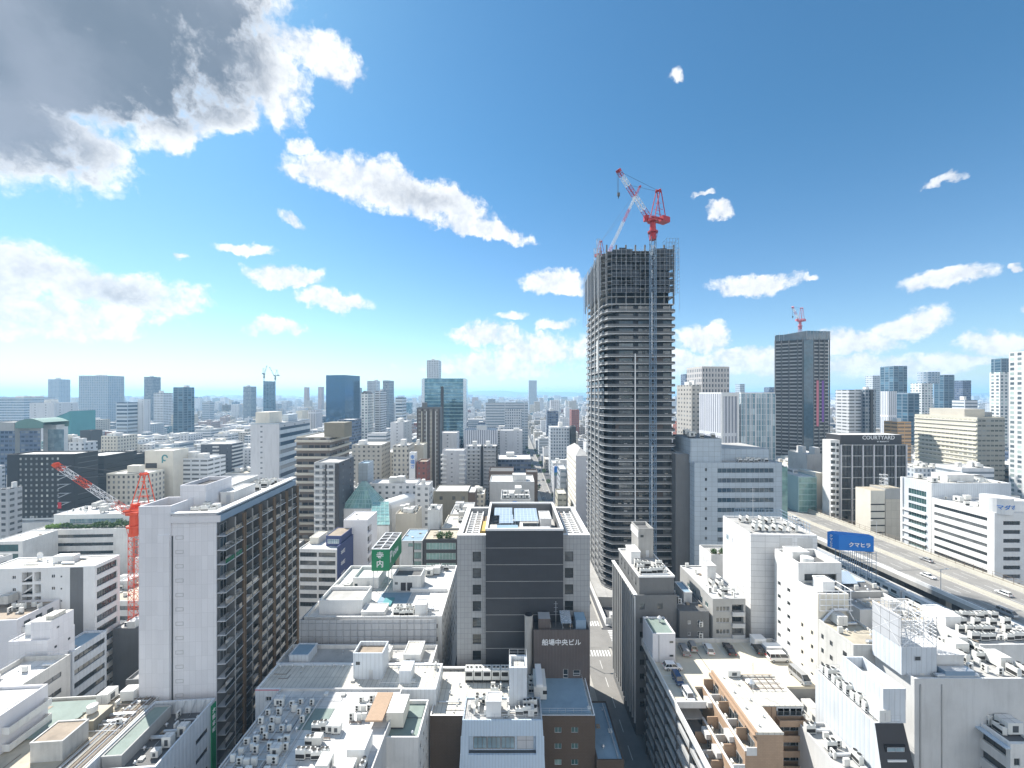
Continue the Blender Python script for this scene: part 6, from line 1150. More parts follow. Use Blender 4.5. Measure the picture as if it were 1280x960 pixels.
B.win('L', [(1, 19.5)], B.rows(2.6, 3.4, 11, 1.3), style='26', rec=.2); B.win('F', [(3.4, 6.5)], B.rows(3.2, 3.4, 11, 1.5), style='5', rec=.3)
b = MB(); b.cyl(4.2, 2.9, h-.4, h+5.6, 4.4, 0, 26, 1); b.build('round_corner_head', ['white_clean', 'roof_white'], B.root); B.hut(9, 18, 3, 12, 4, 'white_clean', door=False, name='plant_housing'); B.clutter(2, w-3, 8, 21, 14)
for i, ch in enumerate('マダマン'):
    a = radians(-128+i*26); o = text_obj(ch, 2.0, 'sign_blue', align='CENTER'); o.parent = B.root; o.location = (4.2+4.46*cos(a), 2.9+4.46*sin(a), h+1.6); o.rotation_euler = (pi/2, 0, a+pi/2)
B.finish()
# ================================================================ expressway with barriers, lamps and traffic
EA = radians(3.2); ex_ = Vector((-sin(EA), cos(EA), 0)); er_ = Vector((cos(EA), sin(EA), 0)); E0 = Vector((151, 118, 0)); ZE = 18.0
def ept(u, s, z): p = E0+er_*u+ex_*s; return (p.x, p.y, z)
def ebox(b, u0, u1, s0, s1, z0, z1, m=0):
    P = [ept(u0, s0, 0), ept(u1, s0, 0), ept(u1, s1, 0), ept(u0, s1, 0)]; b.prism([(p[0], p[1]) for p in P], z0, z1, m)
T = thing('expressway', 'elevated expressway with pale barriers running past the offices on the right', 'expressway', tuple(E0))
def ech(name, b, m):
    o = b.build(name, m, T); o.location = (-E0.x, -E0.y, 0); return o
b = MB(); ebox(b, 0, 30.5, -90, 420, ZE-1.6, ZE-.01); ech('deck', b, 'concrete')
b = MB(); ebox(b, .6, 29.9, -90, 420, ZE-.009, ZE); ech('carriageway', b, 'asphalt_light')
for (u0, u1, h_, mm) in ((0, .55, 1.3, 'white_clean'), (14.6, 14.9, .9, 'barrier'), (16.1, 16.4, .9, 'barrier'), (29.95, 30.5, 1.4, 'barrier')): b = MB(); ebox(b, u0, u1, -90, 420, ZE+.001, ZE+h_); ech('barrier', b, mm)
b = MB(); ebox(b, 14.91, 16.09, -90, 420, ZE+.001, ZE+.25); ech('median', b, 'roof_tan')
b = MB()
for s in range(-90, 420, 3): p = ept(30.6, s, ZE+.2); b.bar(p, (p[0], p[1], ZE+3.6), .07)
for z in (1.6, 2.6, 3.6): b.bar(ept(30.6, -90, ZE+z), ept(30.6, 420, ZE+z), .06)
ech('noise_fence', b, 'amber'); b = MB(); ebox(b, 30.62, 30.7, -90, 420, ZE+.2, ZE+2.2); ech('noise_panel', b, 'barrier')
b = MB()
for u in (4.2, 7.8, 11.4, 19.6, 23.2, 26.6):
    for s in range(-88, 410, 10): q = [ept(u, s, ZE+.006), ept(u+.16, s, ZE+.006), ept(u+.16, s+5, ZE+.006), ept(u, s+5, ZE+.006)]; b.quad(*q)
for u in (.95, 14.2, 16.8, 29.4): b.quad(ept(u, -90, ZE+.006), ept(u+.15, -90, ZE+.006), ept(u+.15, 410, ZE+.006), ept(u, 410, ZE+.006))
ech('lane_marking', b, 'mark')
for s in range(-80, 420, 30): b = MB(); ebox(b, 4, 6.5, s, s+2.5, 0, ZE-1.61); ebox(b, 24, 26.5, s, s+2.5, 0, ZE-1.61) if False else None; ech('pier', b, 'concrete'); b = MB(); ebox(b, 24, 26.5, s, s+2.5, 0, ZE-1.61); ech('pier', b, 'concrete')
HERO.append(([ept(-14, -60, 0)[:2], ept(33, -60, 0)[:2], ept(33, 360, 0)[:2], ept(-14, 360, 0)[:2]], 60, 985, 1400, 960))
for k, (s, lb) in enumerate(((22, 'street lamp on the near expressway barrier at the right edge'), (74, 'street lamp on the expressway before the long white office'), (125, 'street lamp on the expressway before the lettered hotel'))):
    p = ept(29.6 if k else .3, s, ZE+1.3); L = thing('street_lamp', lb, 'street lamp', p, 0, 'expressway lamps'); b = MB(); b.bar((0, 0, 0), (0, 0, 7), .1, 0, 6); b.bar((0, 0, 7), (-2 if k else 2, 0, 7.4), .07, 0, 6); b.build('pole', 'metal', L); MB().box(-2.9 if k else 1.8, -1.8 if k else 2.9, -.18, .18, 7.3, 7.5).build('lamp_head', 'paint_white', L)
def etraf(lb, px, s, u, kind, paint, dirn=1): p = ept(u, s, ZE+.008); car(lb, p[0], p[1], radians(90)+EA+(0 if dirn > 0 else pi), kind, paint, z=ZE+.008, grp='cars on the expressway')
etraf('dark saloon on the expressway just right of the blue billboard', 0, 60, 9.5, 'sedan', 'car_black'); etraf('white car far up the expressway left of the lettered hotel', 0, 104, 12.5, 'hatch', 'car_white'); etraf('white van farthest up the expressway near the green glazed office', 0, 118, 9.5, 'van', 'car_white')
for k, (s_, u_, kd, pt, lb) in enumerate(((150, 5.8, 'van', 'car_white', 'white van heading away in the kerb lane far up the expressway'), (92, 5.6, 'hatch', 'car_silver', 'silver hatchback in the near lane behind the blue billboard'), (34, 9.6, 'sedan', 'car_white', 'white saloon in the middle lane above the train'), (8, 5.8, 'van', 'car_silver', 'silver van near the right end of the expressway'), (20, 21.2, 'hatch', 'car_white', 'white hatchback on the far carriageway before the long white office'), (48, 25.0, 'sedan', 'car_silver', 'silver saloon on the far carriageway by the teal banded office'), (70, 18.0, 'sedan', 'car_black', 'black saloon on the far carriageway by the beige mast office'), (136, 21.4, 'hatch', 'car_silver', 'silver hatchback coming down the distant far carriageway'))): etraf(lb, 0, s_, u_, kd, pt, -1 if u_ > 15 else 1)
b = MB()
for s in range(-80, 420, 30): b.quad(ept(.6, s, ZE+.004), ept(29.9, s, ZE+.004), ept(29.9, s+.35, ZE+.004), ept(.6, s+.35, ZE+.004))
ech('expansion_joint', b, 'metal_dark')
# railway below the expressway flank
T = thing('railway', 'sunken railway track with white edge walls beside the expressway', 'railway', tuple(E0)); b = MB(); ebox(b, -13, -1.2, -60, 200, 12.4, 13.4); o = b.build('track_bed', 'asphalt', T); o.location = (-E0.x, -E0.y, 0)
for u in (-13.2, -1.3): b = MB(); ebox(b, u, u+.35, -60, 200, 12.4, 14.8); o = b.build('edge_wall', 'white', T); o.location = (-E0.x, -E0.y, 0)
b = MB()
for u in (-11, -9.6, -6, -4.6): ebox(b, u, u+.1, -60, 200, 13.4, 13.55)
o = b.build('rail_track', 'metal', T); o.location = (-E0.x, -E0.y, 0)
TR = thing('train', 'white and grey commuter train standing between the roofs and the expressway', 'train', ept(-8.6, 6, 13.6), EA)
for k in range(4):
    y = k*20.5; b = MB(); b.box(-1.4, 1.4, y, y+19.8, .3, 3.4, 0); b.prism([(-1.2, y+.2), (1.2, y+.2), (1.2, y+19.6), (-1.2, y+19.6)], 3.4, 3.7, 1); c = b.build('carriage', ['white_clean', 'metal'], TR); MB().box(-1.43, 1.43, y+.4, y+19.4, 1.0, 1.25).build('green_band', 'green_paint', c)
    for j in range(6): MB().box(-1.44, 1.44, y+1.2+j*3.1, y+3.2+j*3.1, 1.7, 2.7).build('window', 'glass', c)
    MB().box(-.9, .9, y+6, y+10, 3.7, 4.05).build('air_conditioner', 'metal', c)
    if k == 0: MB().box(-1.1, 1.1, -.04, -.003, 1.6, 3.0).build('windscreen', 'glass', c)
# blue billboard
bx, by = at(1047, 126), 126
T = thing('billboard', 'blue rooftop billboard with white Japanese lettering on a tall steel frame beside the expressway', 'billboard', (bx, by, 0)); zt = zat(668, 126); zb = zat(690, 124); HERO.append(([(bx-3, by-2), (bx+13, by-2), (bx+13, by+8), (bx-3, by+8)], 122, 1032, 1085, 700))
P_ = [(-1.2, 2.6), (0, -.5), (9.6, -2.0), (9.9, 0), (1, 3.4)]; b = MB(); b.prism(P_, zb, zt); b.build('board', 'sign_blue', T)
for i in range(4): 
    pass
ang = atan2(-1.7, 10.8); o = text_obj('クマヒラ', 1.55, 'paint_white', bold=.03); o.parent = T; o.location = (2.6, -1.05, zb+1.4); o.rotation_euler = (pi/2, 0, ang); ang2 = atan2(-3.1, 1.2)
for i, ch in enumerate('クマヒラ'): o = text_obj(ch, .95, 'paint_white', bold=.03); o.parent = T; o.location = (-1.05, 1.9, zt-1.3-i*1.05); o.rotation_euler = (pi/2, 0, ang2)
b = MB()
for k in range(9):
    x = .3+k*1.25; 
    for y in (-1.2, 1.2): b.bar((x, y-x*.08, 24), (x, y-x*.08, zb), .1)
for k in range(6): z = 24.5+k*(zb-25)/5; b.bar((.3, -1.2, z), (10.3, -2.0, z), .08); b.bar((.3, 1.2, z), (10.3, .4, z), .08)
for k in range(8): x = .3+k*1.25; b.bar((x, -1.3, 24.5+(k % 2)*4), (x+1.25, -1.4, 29-(k % 2)*4), .07)
b.build('steel_frame', 'steel_blue', T); MB().box(-1.5, 11.5, -2.6, 6, 0, 24).build('base_building', 'grey_dark', T)
B = Bd('low dark roof with glazed hoods in front of the railway', 1062, 1112, 740, 104, 14, 2, 'grey', 'roof_dark', vb=770, par=.5); w, h = B.w, B.h; b = MB(); b.quad((.5, 4, h+.2), (6, 4, h+.2), (6, 7, h+2.2), (.5, 7, h+2.2)); b.quad((6, 10, h+.2), (.5, 10, h+.2), (.5, 7, h+2.2), (6, 7, h+2.2)); b.build('glazed_hood', 'corr_blue', B.root); B.box('blue_roof', 7, w-.5, 6, 13, B.rz, B.rz+.3, 'corr_blue'); B.clutter(1, w-1, .5, 3, 4); B.finish()
B = Bd('white parapeted terrace roof behind the screened stair tower', 1075, 1145, 762, 96, 9, 1, 'white', 'roof_grey', vb=800, par=1.6, top_t=.35); B.clutter(1, 12, 1, 8, 7); B.finish()
B = Bd('grey flat roof with brown pipes between the cream wing and the railway', 1118, 1190, 776, 93, 10, 1, 'grey_light', 'roof_tan', vb=800, par=.5); B.clutter(1, 12, 1, 9, 10, kinds=('pipe', 'ac', 'pod')); B.finish()
B = Bd('roof crowded with white condensers beside the expressway at the right edge', 1225, 1330, 806, 84, 13, 1, 'white', 'roof_grey', vb=850, par=.5); w, h = B.w, B.h; B.acs(1, w-1, 1, 12, 9, 4, 'vrf'); B.hut(.5, 4, 7, 12, 2.4, 'white_clean', door=False, name='plant_housing'); B.finish()

# ================================================================ tower under construction
TX0, TD = at(755.5, 171), 171.0; TW = 30.2; TDp = 41.; FP = 3.2; NF = 46
T = thing('tower_under_construction', 'dark residential tower under construction with white floor edges and netted top storeys', 'tower', (TX0, TD, 0)); HERO.append(([(TX0-2, TD-3), (TX0+TW+2, TD-3), (TX0+TW+2, TD+TDp+3), (TX0-2, TD+TDp+3)], TD, 732, 848, 752))
ch = 3.2
def outl(e, c=ch): return [(c-e*.3, -e), (TW-1+e*.3, -e), (TW+e, 1), (TW+e, TDp-2), (TW-2, TDp+e), (2, TDp+e), (-e, TDp-2), (-e, c+1.5-e*.3), (-e*.8+1.0, 2.4-e*.6)]
b = MB(); b.prism(outl(-2.6), 0, NF*FP-1); b.build('core_wall', 'tower_infill', T)
zt_ = NF*FP
for i in range(1, NF+1):
    z = i*FP+1.6
    if z > 151: break
    b = MB(); low = i < 2; b.prism(outl(.55 if i < 39 else .1, ch if i < 26 else 1.4), z-.2, z, 0, 1); fl = b.build('floor_slab', ['white_clean' if i < 40 else 'grey', 'grey_dark'], T)
    if i < 39:
        r = MB(); Q = outl(.5, ch if i < 26 else 1.4)
        for p, q in zip(Q, Q[1:]+Q[:1]): r.quad((*p, z+.002), (*q, z+.002), (*q, z+.95), (*p, z+.95))
        r.build('balcony_rail', ['grey_dark'], fl)
        for (u0, u1) in ((6, 13), (14.3, 20), (25, 29)):
            O('window', window_mesh(u1-u0-.8, 2.3, '5', 'metal_dark', 'glass_tower'), fl, (u0+.4, .9, z+.1)) if True else None
        wv_ = MB(); wv_.box(5, TW-1, 1.0, 1.3, z, z+FP-.27); wv_.box(1.0, 1.3, 6.5, TDp-2, z, z+FP-.27); wv_.box(TW-1.5, TW-1.2, 1.5, TDp-2, z, z+FP-.27); wv_.build('infill_wall', 'umber' if i % 9 == 4 else 'tower_infill', fl)
        for k in range(5): O('window', window_mesh(4.2, 2.2, '3', 'metal', 'glass_tower'), fl, (.95, 10+k*6.6, z+.1), -pi/2)
        if random.random() < .75:
            for k in range(3): xx = random.choice((6, 8.5, 11, 15, 17.5, 26)); MB().box(xx, xx+1.3, .3, .6, z+.01, z+1.1).build('material_stack', random.choice(['grey', 'beige', 'grey_light']), fl)
    else:
        for k in range(8): MB().box(.8+k*4.1, 1.4+k*4.1, .3, .9, z, z+FP-.27).build('concrete_column', 'grey_dark', fl)
for x, za, zb_ in ((12.9, 6, 105), (20.0, 30, 66), (20.0, 105, 151), (20.1, 6, 30)): MB().box(x-.22, x+.22, -1.0, -.6, za, zb_).build('white_post', 'white_clean', T)
for y in (8, 16, 25, 33): MB().box(-1.0, -.6, y-.25, y+.25, 6, 150).build('side_post', 'grey_light', T)
b = MB(); b.box(-1.05, -.7, 9.0, 11, 98, 112); b.build('white_panel', 'white', T)
# scaffold cage with dark netting at the top
b = MB(); zc0, zc1 = 131, 149.0; Q = [(-.2+3, -1.3), (TW+1.3, -1.3), (TW+1.3, TDp+1.3), (-1.3, TDp+1.3), (-1.3, 3)]
for p, q in zip(Q, Q[1:]+Q[:1]):
    L = math.hypot(q[0]-p[0], q[1]-p[1]); n = max(2, int(L/2.0))
    for k in range(n): t_ = k/n; x = p[0]+(q[0]-p[0])*t_; y = p[1]+(q[1]-p[1])*t_; b.bar((x, y, zc0-(8 if k % 3 == 0 else 0)), (x, y, zc1+random.uniform(0, 1.2)), .06)
    for k in range(12): z = zc0+(zc1-zc0)*k/11; b.bar((*p, z), (*q, z), .05)
b.build('scaffold_cage', 'rail', T)
b = MB(); RN = random.Random(3)
for k in range(9):
    for j in range(6):
        if RN.random() < .72: b.box(3.1+k*2.9, 5.9+k*2.9, -1.12-.05*RN.random(), -1.05, 131+j*3.2, 133.9+j*3.2+RN.uniform(-.8, .2))
[b.box(3, 20, -1.25, -1.0, 135.5+k*3.2, 135.7+k*3.2) for k in range(5)]; [b.box(-.9, -.7, 3+k*3, 4.6+k*3, 130+(k % 2)*3, 150.4-k*.3) for k in range(13)]; b.build('net_screen', 'net', T)
b = MB(); lattice(b, (-.8, 8, 140), (-.8, 8, 157), .7, 8, .06); lattice(b, (-.8, 14, 140), (-.8, 14, 155), .7, 8, .06); b.build('scaffold_mast', 'rail', T)
b = MB()
for k in range(5):
    x = 26.2+k*1.25
    for y in (-1.2, 3): b.bar((x, y, 140), (x, y, 154.0), .07)
for z in (148, 150, 152, 154): b.bar((26.2, -1.2, z), (31.2, -1.2, z), .06); b.bar((26.2, 3, z), (31.2, 3, z), .06); b.bar((31.2, -1.2, z), (31.2, 3, z), .06); b.bar((26.2, -1.2, z), (26.2, 3, z), .06)
b.build('hoist_cage', 'steel_blue', T)
for k in range(5): MB().box(5+k*4, 7.6+k*4, 3, 6, 148.9, 149.9+random.random()).build('material_stack', 'metal', T)
b = MB(); b.prism([(-4, -6), (TW, -8), (TW+3, TDp), (-4, TDp+4)], 0, 4.2); b.build('base_podium', 'concrete', T)
def crane(label, x, y, z0, zs, jib_end, back, pal, mast_m, sc=1., grp=None, hook=True):
    """luffing tower crane: lattice mast, slewing body, A frame, lattice jib, ropes, hook"""
    T = thing('tower_crane', label, 'crane', (x, y, z0), 0, grp); H = zs-z0; s = sc
    b = MB(); lattice(b, (0, 0, 0), (0, 0, H), 1.05*s, max(3, int(H/(2.6*s))), .13*s); b.build('mast', mast_m, T)
    j = Vector(jib_end)-Vector((x, y, zs)); dh = Vector((j.x, j.y, 0)).normalized(); o = Vector((0, 0, H)); side = dh.cross(Vector((0, 0, 1)))
    b = MB(); b.cyl(0, 0, H-1*s, H+6.5*s, 1.45*s, 0, 12, None, 1.15*s); b.cyl(0, 0, H+2*s, H+2.6*s, 2.1*s, 0, 14); b.cyl(0, 0, H+6.5*s, H+7.4*s, 2.3*s, 0, 14); [b.bar((1.6*s*cos(k), 1.6*s*sin(k), H), (1.9*s*cos(k), 1.9*s*sin(k), H+2*s), .1*s) for k in range(6)]; b.build('slewing_column', pal[0], T)
    base = o+Vector((0, 0, 7.4*s)); bk = base-dh*6.5*s
    b = MB(); 
    for sg in (-1, 1): 
        b.bar(base+dh*2.5*s+side*sg*1.3*s+Vector((0, 0, .4*s)), bk+side*sg*1.3*s+Vector((0, 0, .9*s)), .45*s)
    c = bk+Vector((0, 0, 1.2*s)); v = [c+dh*a*s+side*e*s+Vector((0, 0, f*s)) for f in (-1, 1.2) for a, e in ((-2, -1.8), (2.2, -1.8), (2.2, 1.8), (-2, 1.8))]; i = len(b.v); b.v += [tuple(q) for q in v]; b.f += [(i, i+3, i+2, i+1), (i+4, i+5, i+6, i+7), (i, i+1, i+5, i+4), (i+1, i+2, i+6, i+5), (i+2, i+3, i+7, i+6), (i+3, i, i+4, i+7)]; b.m += [0]*6
    b.build('machinery_deck', pal[0], T); b = MB(); c = base+dh*1.5*s+side*2.2*s; b.box(c.x-.9*s, c.x+.9*s, c.y-.9*s, c.y+.9*s, c.z, c.z+2.2*s); b.build('cab', pal[0], T)
    top = base-dh*3.2*s+Vector((0, 0, 13*s)); b = MB()
    for sg in (-1, 1):
        b.bar(base+dh*.5*s+side*sg*1.3*s, top+side*sg*1.0*s, .2*s); b.bar(bk+side*sg*1.3*s+Vector((0, 0, 1*s)), top+side*sg*1.0*s-dh*.6*s, .2*s)
        for k in range(4): t_ = (k+1)/5; b.bar((base+side*sg*1.2*s).lerp(top, t_), (bk+side*sg*1.2*s).lerp(top, t_), .1*s)
    b.bar(top+side*1.3*s, top-side*1.3*s, .5*s); b.bar(top+dh*1.2*s, top-dh*1.6*s, .45*s); b.build('a_frame', pal[0], T)
    je = Vector(jib_end)-Vector((x, y, z0)); foot = base+dh*2.2*s; b = MB(); lattice(b, foot, je, (.9*s, .65*s), max(10, int((je-foot).length/(2.4*s))), .095*s, m=(0, 1, 1, 0, 1, 0)); b.build('jib', [pal[0], pal[1]], T)
    b = MB(); b.bar(je+side*.9*s, je-side*.9*s, .8*s); b.build('jib_head', pal[0], T)
    b = MB(); b.bar(top, je, .07*s); b.bar(top+side*.5, foot.lerp(je, .72), .06*s); 
    if hook: b.bar(je, je-Vector((0, 0, 9*s)), .06*s); b.bar(je+dh*.8*s, je-Vector((0, 0, 9*s))+dh*.5*s, .06*s)
    b.build('rope', 'metal_dark', T)
    if hook: c = je-Vector((0, 0, 10*s)); b = MB(); b.box(c.x-.5*s, c.x+.5*s, c.y-.3*s, c.y+.3*s, c.z, c.z+1.3*s); b.bar(c, c-Vector((0, 0, .9*s)), .2*s); b.build('hook_block', 'metal_dark', T)
    return T
RW = ('red', 'paint_white')
crane('large red and white luffing crane climbing the near face of the tower', at(815.5, 168), 167.5, 0+.2, zat(297, 167.5), (at(771.5, 160), 158, zat(213.5, 158)), 0, RW, 'steel_blue', 1.0)
crane('second crane with raised white and red jib behind the tower top', at(757, 186), 190, 142, zat(330, 190)-2, (at(800, 205), 205, zat(233, 205)), 0, ('red', 'grey_light'), 'metal', .6, hook=False)
crane('orange crane with lattice mast beside the hotel on the left', at(167.5, 118), 118, 0+.2, zat(666, 118), (at(75, 118), 117, zat(581, 117)), 0, ('orange_red', 'paint_white'), 'orange_red', .85, hook=False)
crane('tiny left crane on the blue tower under construction', at(329.5, 1050), 1052, 120, zat(472, 1050), (at(333.5, 1040), 1040, zat(457.5, 1040)), 0, ('metal_dark', 'metal_dark'), 'metal_dark', 1.2, hook=False); crane('tiny right crane on the blue tower under construction', at(343.5, 1050), 1052, 120, zat(474, 1050), (at(337, 1040), 1040, zat(459, 1040)), 0, ('metal_dark', 'metal_dark'), 'metal_dark', 1.2, hook=False)
# second dark tower with crane
T2 = thing('tower_under_construction', 'dark two faced residential tower with small pink crane on top near the right skyline', 'tower', (at(1008, 366), 366, 0)); h2 = zat(413.5, 366); HERO.append(([(245, 360), (295, 360), (295, 400), (245, 400)], 366, 978, 1041, 568))
P_ = [(0, 0), (23.2, 3), (24, 26), (-10, 30), (-19.5, 14)]
b = MB(); b.prism([(x*.97+.3, y*.97+.6) for x, y in P_], 0, h2-2); b.build('body', 'charcoal', T2)
for i in range(43):
    z = 2+i*3.3
    if z > h2-9: break
    b = MB(); b.prism([(-19.6, 13.9), (-2.6, 1.7), (-2.6, 2.4), (-19.2, 14.4)], z, z+1.25); b.build('floor_band', 'grey', T2); b = MB(); b.prism([(7, .75), (23.3, 2.9), (23.3, 3.4), (7, 1.3)], z, z+1.1); b.build('floor_band', 'grey', T2)
for (x, y) in ((-19.6, 13.9), (-15.5, 10.9), (-10.8, 7.5), (-5.5, 3.7), (-2.4, 1.5), (7, .7), (12.5, 1.4), (18, 2.1), (23.2, 2.8)): MB().box(x-.35, x+.35, y-.5, y+.3, 0, h2-7).build('pale_pier', 'grey_dark', T2)
b = MB(); b.quad((-19.9, 13.6, h2-8), (0, -.5, h2-8), (0, -.5, h2), (-19.9, 13.6, h2-3)); b.quad((0, -.5, h2-8), (23.6, 2.6, h2-8), (23.6, 2.6, h2), (0, -.5, h2)); b.quad((-2, .6, 4), (6.5, .3, 4), (6.5, .3, h2-8), (-2, .6, h2-8)); b.build('glass_screen', 'glass_blue', T2)
b = MB(); [b.bar((k*2.9-19.9 if k < 7 else (k-7)*3.4, 13.6-k*2.0 if k < 7 else (k-7)*.45-.6, h2-8), (k*2.9-19.9 if k < 7 else (k-7)*3.4, 13.6-k*2.0 if k < 7 else (k-7)*.45-.6, h2+.6), .15) for k in range(15)]; b.build('scaffold_post', 'rail', T2)
b = MB(); b.box(10, 12, .9, 1.2, 58, 100); b.build('magenta_banner', 'pink', T2); b = MB(); b.box(15.5, 17.3, 1.6, 1.9, 62, 100); b.build('purple_banner', 'purple', T2)
crane('small pale red crane on the second dark tower', at(1004, 372), 376, h2-3, zat(410, 374), (at(989, 370), 368, zat(384, 368)), 0, ('pink', 'paint_white'), 'pink', .95)

# ================================================================ plants
def leafm(name, a, bb):
    m, Tn, P = mat_base(name); oi = Tn.new('ShaderNodeObjectInfo'); n = Tn.new('ShaderNodeTexNoise'); n.inputs['Scale'].default_value = .9; ge = Tn.new('ShaderNodeNewGeometry'); Tn.put(n.inputs['Vector'], ge.outputs['Position']); rp = Tn.m('ADD', ge.outputs['Random Per Island'], Tn.m('MULTIPLY', n.outputs[0], .6)); Tn.put(P.inputs['Base Color'], Tn.mix(Tn.mapr(rp, .2, 1.3), a, bb)); P.inputs['Roughness'].default_value = .7; MATS[name] = m
leafm('leaf', (.03,.07,.02), (.10,.19,.05)); leafm('leaf_lime', (.12,.25,.04), (.25,.38,.08))
def crown(parent, cx, cy, cz, rx, ry, rz_, n, leaf=.35, m='leaf', seed=0, name='crown'):
    r = random.Random(seed); b = MB()
    for _ in range(n):
        while 1:
            p = Vector((r.uniform(-1, 1), r.uniform(-1, 1), r.uniform(-1, 1)))
            if .25 < p.length < 1+.18*sin(7*p.x+3*p.y): break
        c = Vector((cx+p.x*rx, cy+p.y*ry, cz+p.z*rz_)); a = Vector((r.uniform(-1, 1), r.uniform(-1, 1), r.uniform(-.6, .6))).normalized(); e = a.cross(Vector((r.uniform(-1, 1), r.uniform(-1, 1), r.uniform(-1, 1)))).normalized(); l = leaf*r.uniform(.6, 1.3)
        b.quad(c-a*l, c-e*l*.6, c+a*l, c+e*l*.6)
    b.build(name, m, parent)
gz = BG.rz; gx, gy = BG.root.location.x, BG.root.location.y
for k in range(11):
    u = 4.5+k*3.55; lb = ['low lime green bush at the left end of the roof garden', 'bright green bush second along the roof garden', 'rounded dark bush beside the lime bushes of the roof garden', 'long clipped hedge piece left of the roof garden centre', 'clipped hedge piece just left of centre before the garden windows', 'clipped hedge piece at the centre of the roof garden', 'feathery grey-green shrub right of the hedge pieces', 'tall feathery shrub with pale twigs in the roof garden', 'dark green shrub near the right end of the roof garden', 'tall dark bush beside the crane in the roof garden', 'last dark bush touching the orange crane at the garden edge'][k]
    t_ = thing('bush', lb, 'bush', (gx+u*cos(.052), gy+u*sin(.052)+3.5, gz), 0, 'roof garden bushes'); hh = [1.5, 1.8, 2.2, 1.2, 1.2, 1.2, 2.4, 2.8, 1.9, 3.6, 2.6][k]; crown(t_, 0, 0, hh*.55, 2.1, 1.6, hh*.55, 420, .32, 'leaf_lime' if k < 2 else 'leaf', k, 'foliage'); b = MB(); b.cyl(0, 0, 0, hh*.5, .12, 0, 6); b.build('stem', 'brown', t_)
def tree(label, x, y, H, r, seed, z=.15, grp='street trees', n=260):
    t_ = thing('tree', label, 'tree', (x, y, z), 0, grp); b = MB(); b.cyl(0, 0, 0, H*.5, .18, 0, 7, None, .11); R_ = random.Random(seed)
    for k in range(5): a = R_.uniform(0, 6.3); b.bar((0, 0, H*.4), (cos(a)*r*.6, sin(a)*r*.6, H*.72), .05)
    b.build('trunk', 'brown', t_); crown(t_, 0, 0, H*.68, r, r, H*.34, n, .45, 'leaf', seed)
PB = PLANT_B.root.location; 
for k in range(3): t_ = thing('bush', ['orange-green bush in the planter at the front of the roof terrace', 'small green bush in the middle planter of the roof terrace', 'green bush nearest the white tower on the roof terrace'][k], 'bush', (PB.x+1.4+k*2.6, PB.y+1, PLANT_B.rz+.5), 0, 'roof terrace bushes'); crown(t_, 0, 0, .8, 1.1, .8, .9, 260, .22, 'leaf', 40+k, 'foliage'); b = MB(); b.cyl(0, 0, 0, .8, .06, 0, 6); b.build('stem', 'brown', t_)
PB = PLANT_C.root.location
for k in range(2): t_ = thing('bush', ['dark roof bush left of the central office roof', 'lighter roof bush touching the central office edge'][k], 'bush', (PB.x+6+k*3.2, PB.y+2, PLANT_C.rz), 0, 'office roof bushes'); crown(t_, 0, 0, 1.2, 1.7, 1.5, 1.3, 320, .3, 'leaf', 50+k, 'foliage'); b = MB(); b.cyl(0, 0, 0, 1, .07, 0, 6); b.build('stem', 'brown', t_)
for k in range(16): tree('small green street tree lining the long straight street', 23.0 if k % 2 else 34.6, 225+k*26, 6.5, 2.2, 60+k)
# street furniture at the crossing
for k, (x, y, lb) in enumerate(((34.8, 118, 'street pole nearest the camera beside the ribbed dark office'), (34.9, 128, 'street pole midway along the ribbed dark office'), (34.6, 136, 'street pole at the crossing corner below the tower'), (22.8, 131, 'street pole across the road near the low blue roof'))):
    L = thing('street_lamp', lb, 'street lamp', (x, y, .15), 0, 'street poles by the crossing'); b = MB(); b.bar((0, 0, 0), (0, 0, 9), .13, 0, 6); b.bar((0, 0, 8.6), (-2 if x > 30 else 2, 0, 9), .07, 0, 6); b.build('pole', 'metal', L); MB().box(-2.7 if x > 30 else 1.8, -1.8 if x > 30 else 2.7, -.2, .2, 8.95, 9.15).build('lamp_head', 'paint_white', L)
car('white van waiting on the street beyond the crossing', 26.8, 158, radians(90), 'van', 'car_white', z=.01, grp='cars in the long street'); car('black car at the kerb behind the ribbed dark office', 31.6, 170, radians(-90), 'sedan', 'car_black', z=.01, grp='cars in the long street'); car('black taxi stopped before the near crossing', 22.2-0, 146, 0, 'sedan', 'car_black', z=.012, grp='cars in the long street')
for k in range(12): car(['silver', 'white', 'dark'][k % 3]+' car far along the straight street, '+['nearest', 'second nearest', 'third nearest', 'fourth nearest'][k//3]+' of its colour', 26.4 if k % 2 else 31.4, 262+k*24, radians(90 if k % 2 else -90), 'hatch' if k % 2 else 'sedan', ['car_silver', 'car_white', 'car_black'][k % 3], z=.01, grp='cars in the long street')
T = thing('site_fence', 'white hoarding round the foot of the tower under construction', 'fence', (35.5, 151.5, .0)); b = MB(); b.box(0, 30, 0, .15, 0, 3.0); b.build('front_panel', 'white_clean', T); b = MB(); b.box(0, .15, .16, 60, 0, 3.0); b.build('side_panel', 'white_clean', T); MB().box(5, 10, -.08, -.005, 0, 2.8).build('gate', 'grey_light', T)
for k, (x, y) in enumerate(((38, 154), (42.5, 155.5))): T = thing('site_cabin', ['grey site cabin inside the hoarding corner', 'white site cabin beside the grey one'][k], 'cabin', (x, y, 0)); b = MB(); b.box(0, 3.6, 0, 2.4, 0, 2.8); b.build('body', ['grey_light', 'white'][k], T); MB().box(.6, 1.5, -.04, -.003, .1, 2.1).build('door', 'metal', T); MB().box(2, 3.1, -.04, -.003, 1.1, 2).build('window', 'glass', T)

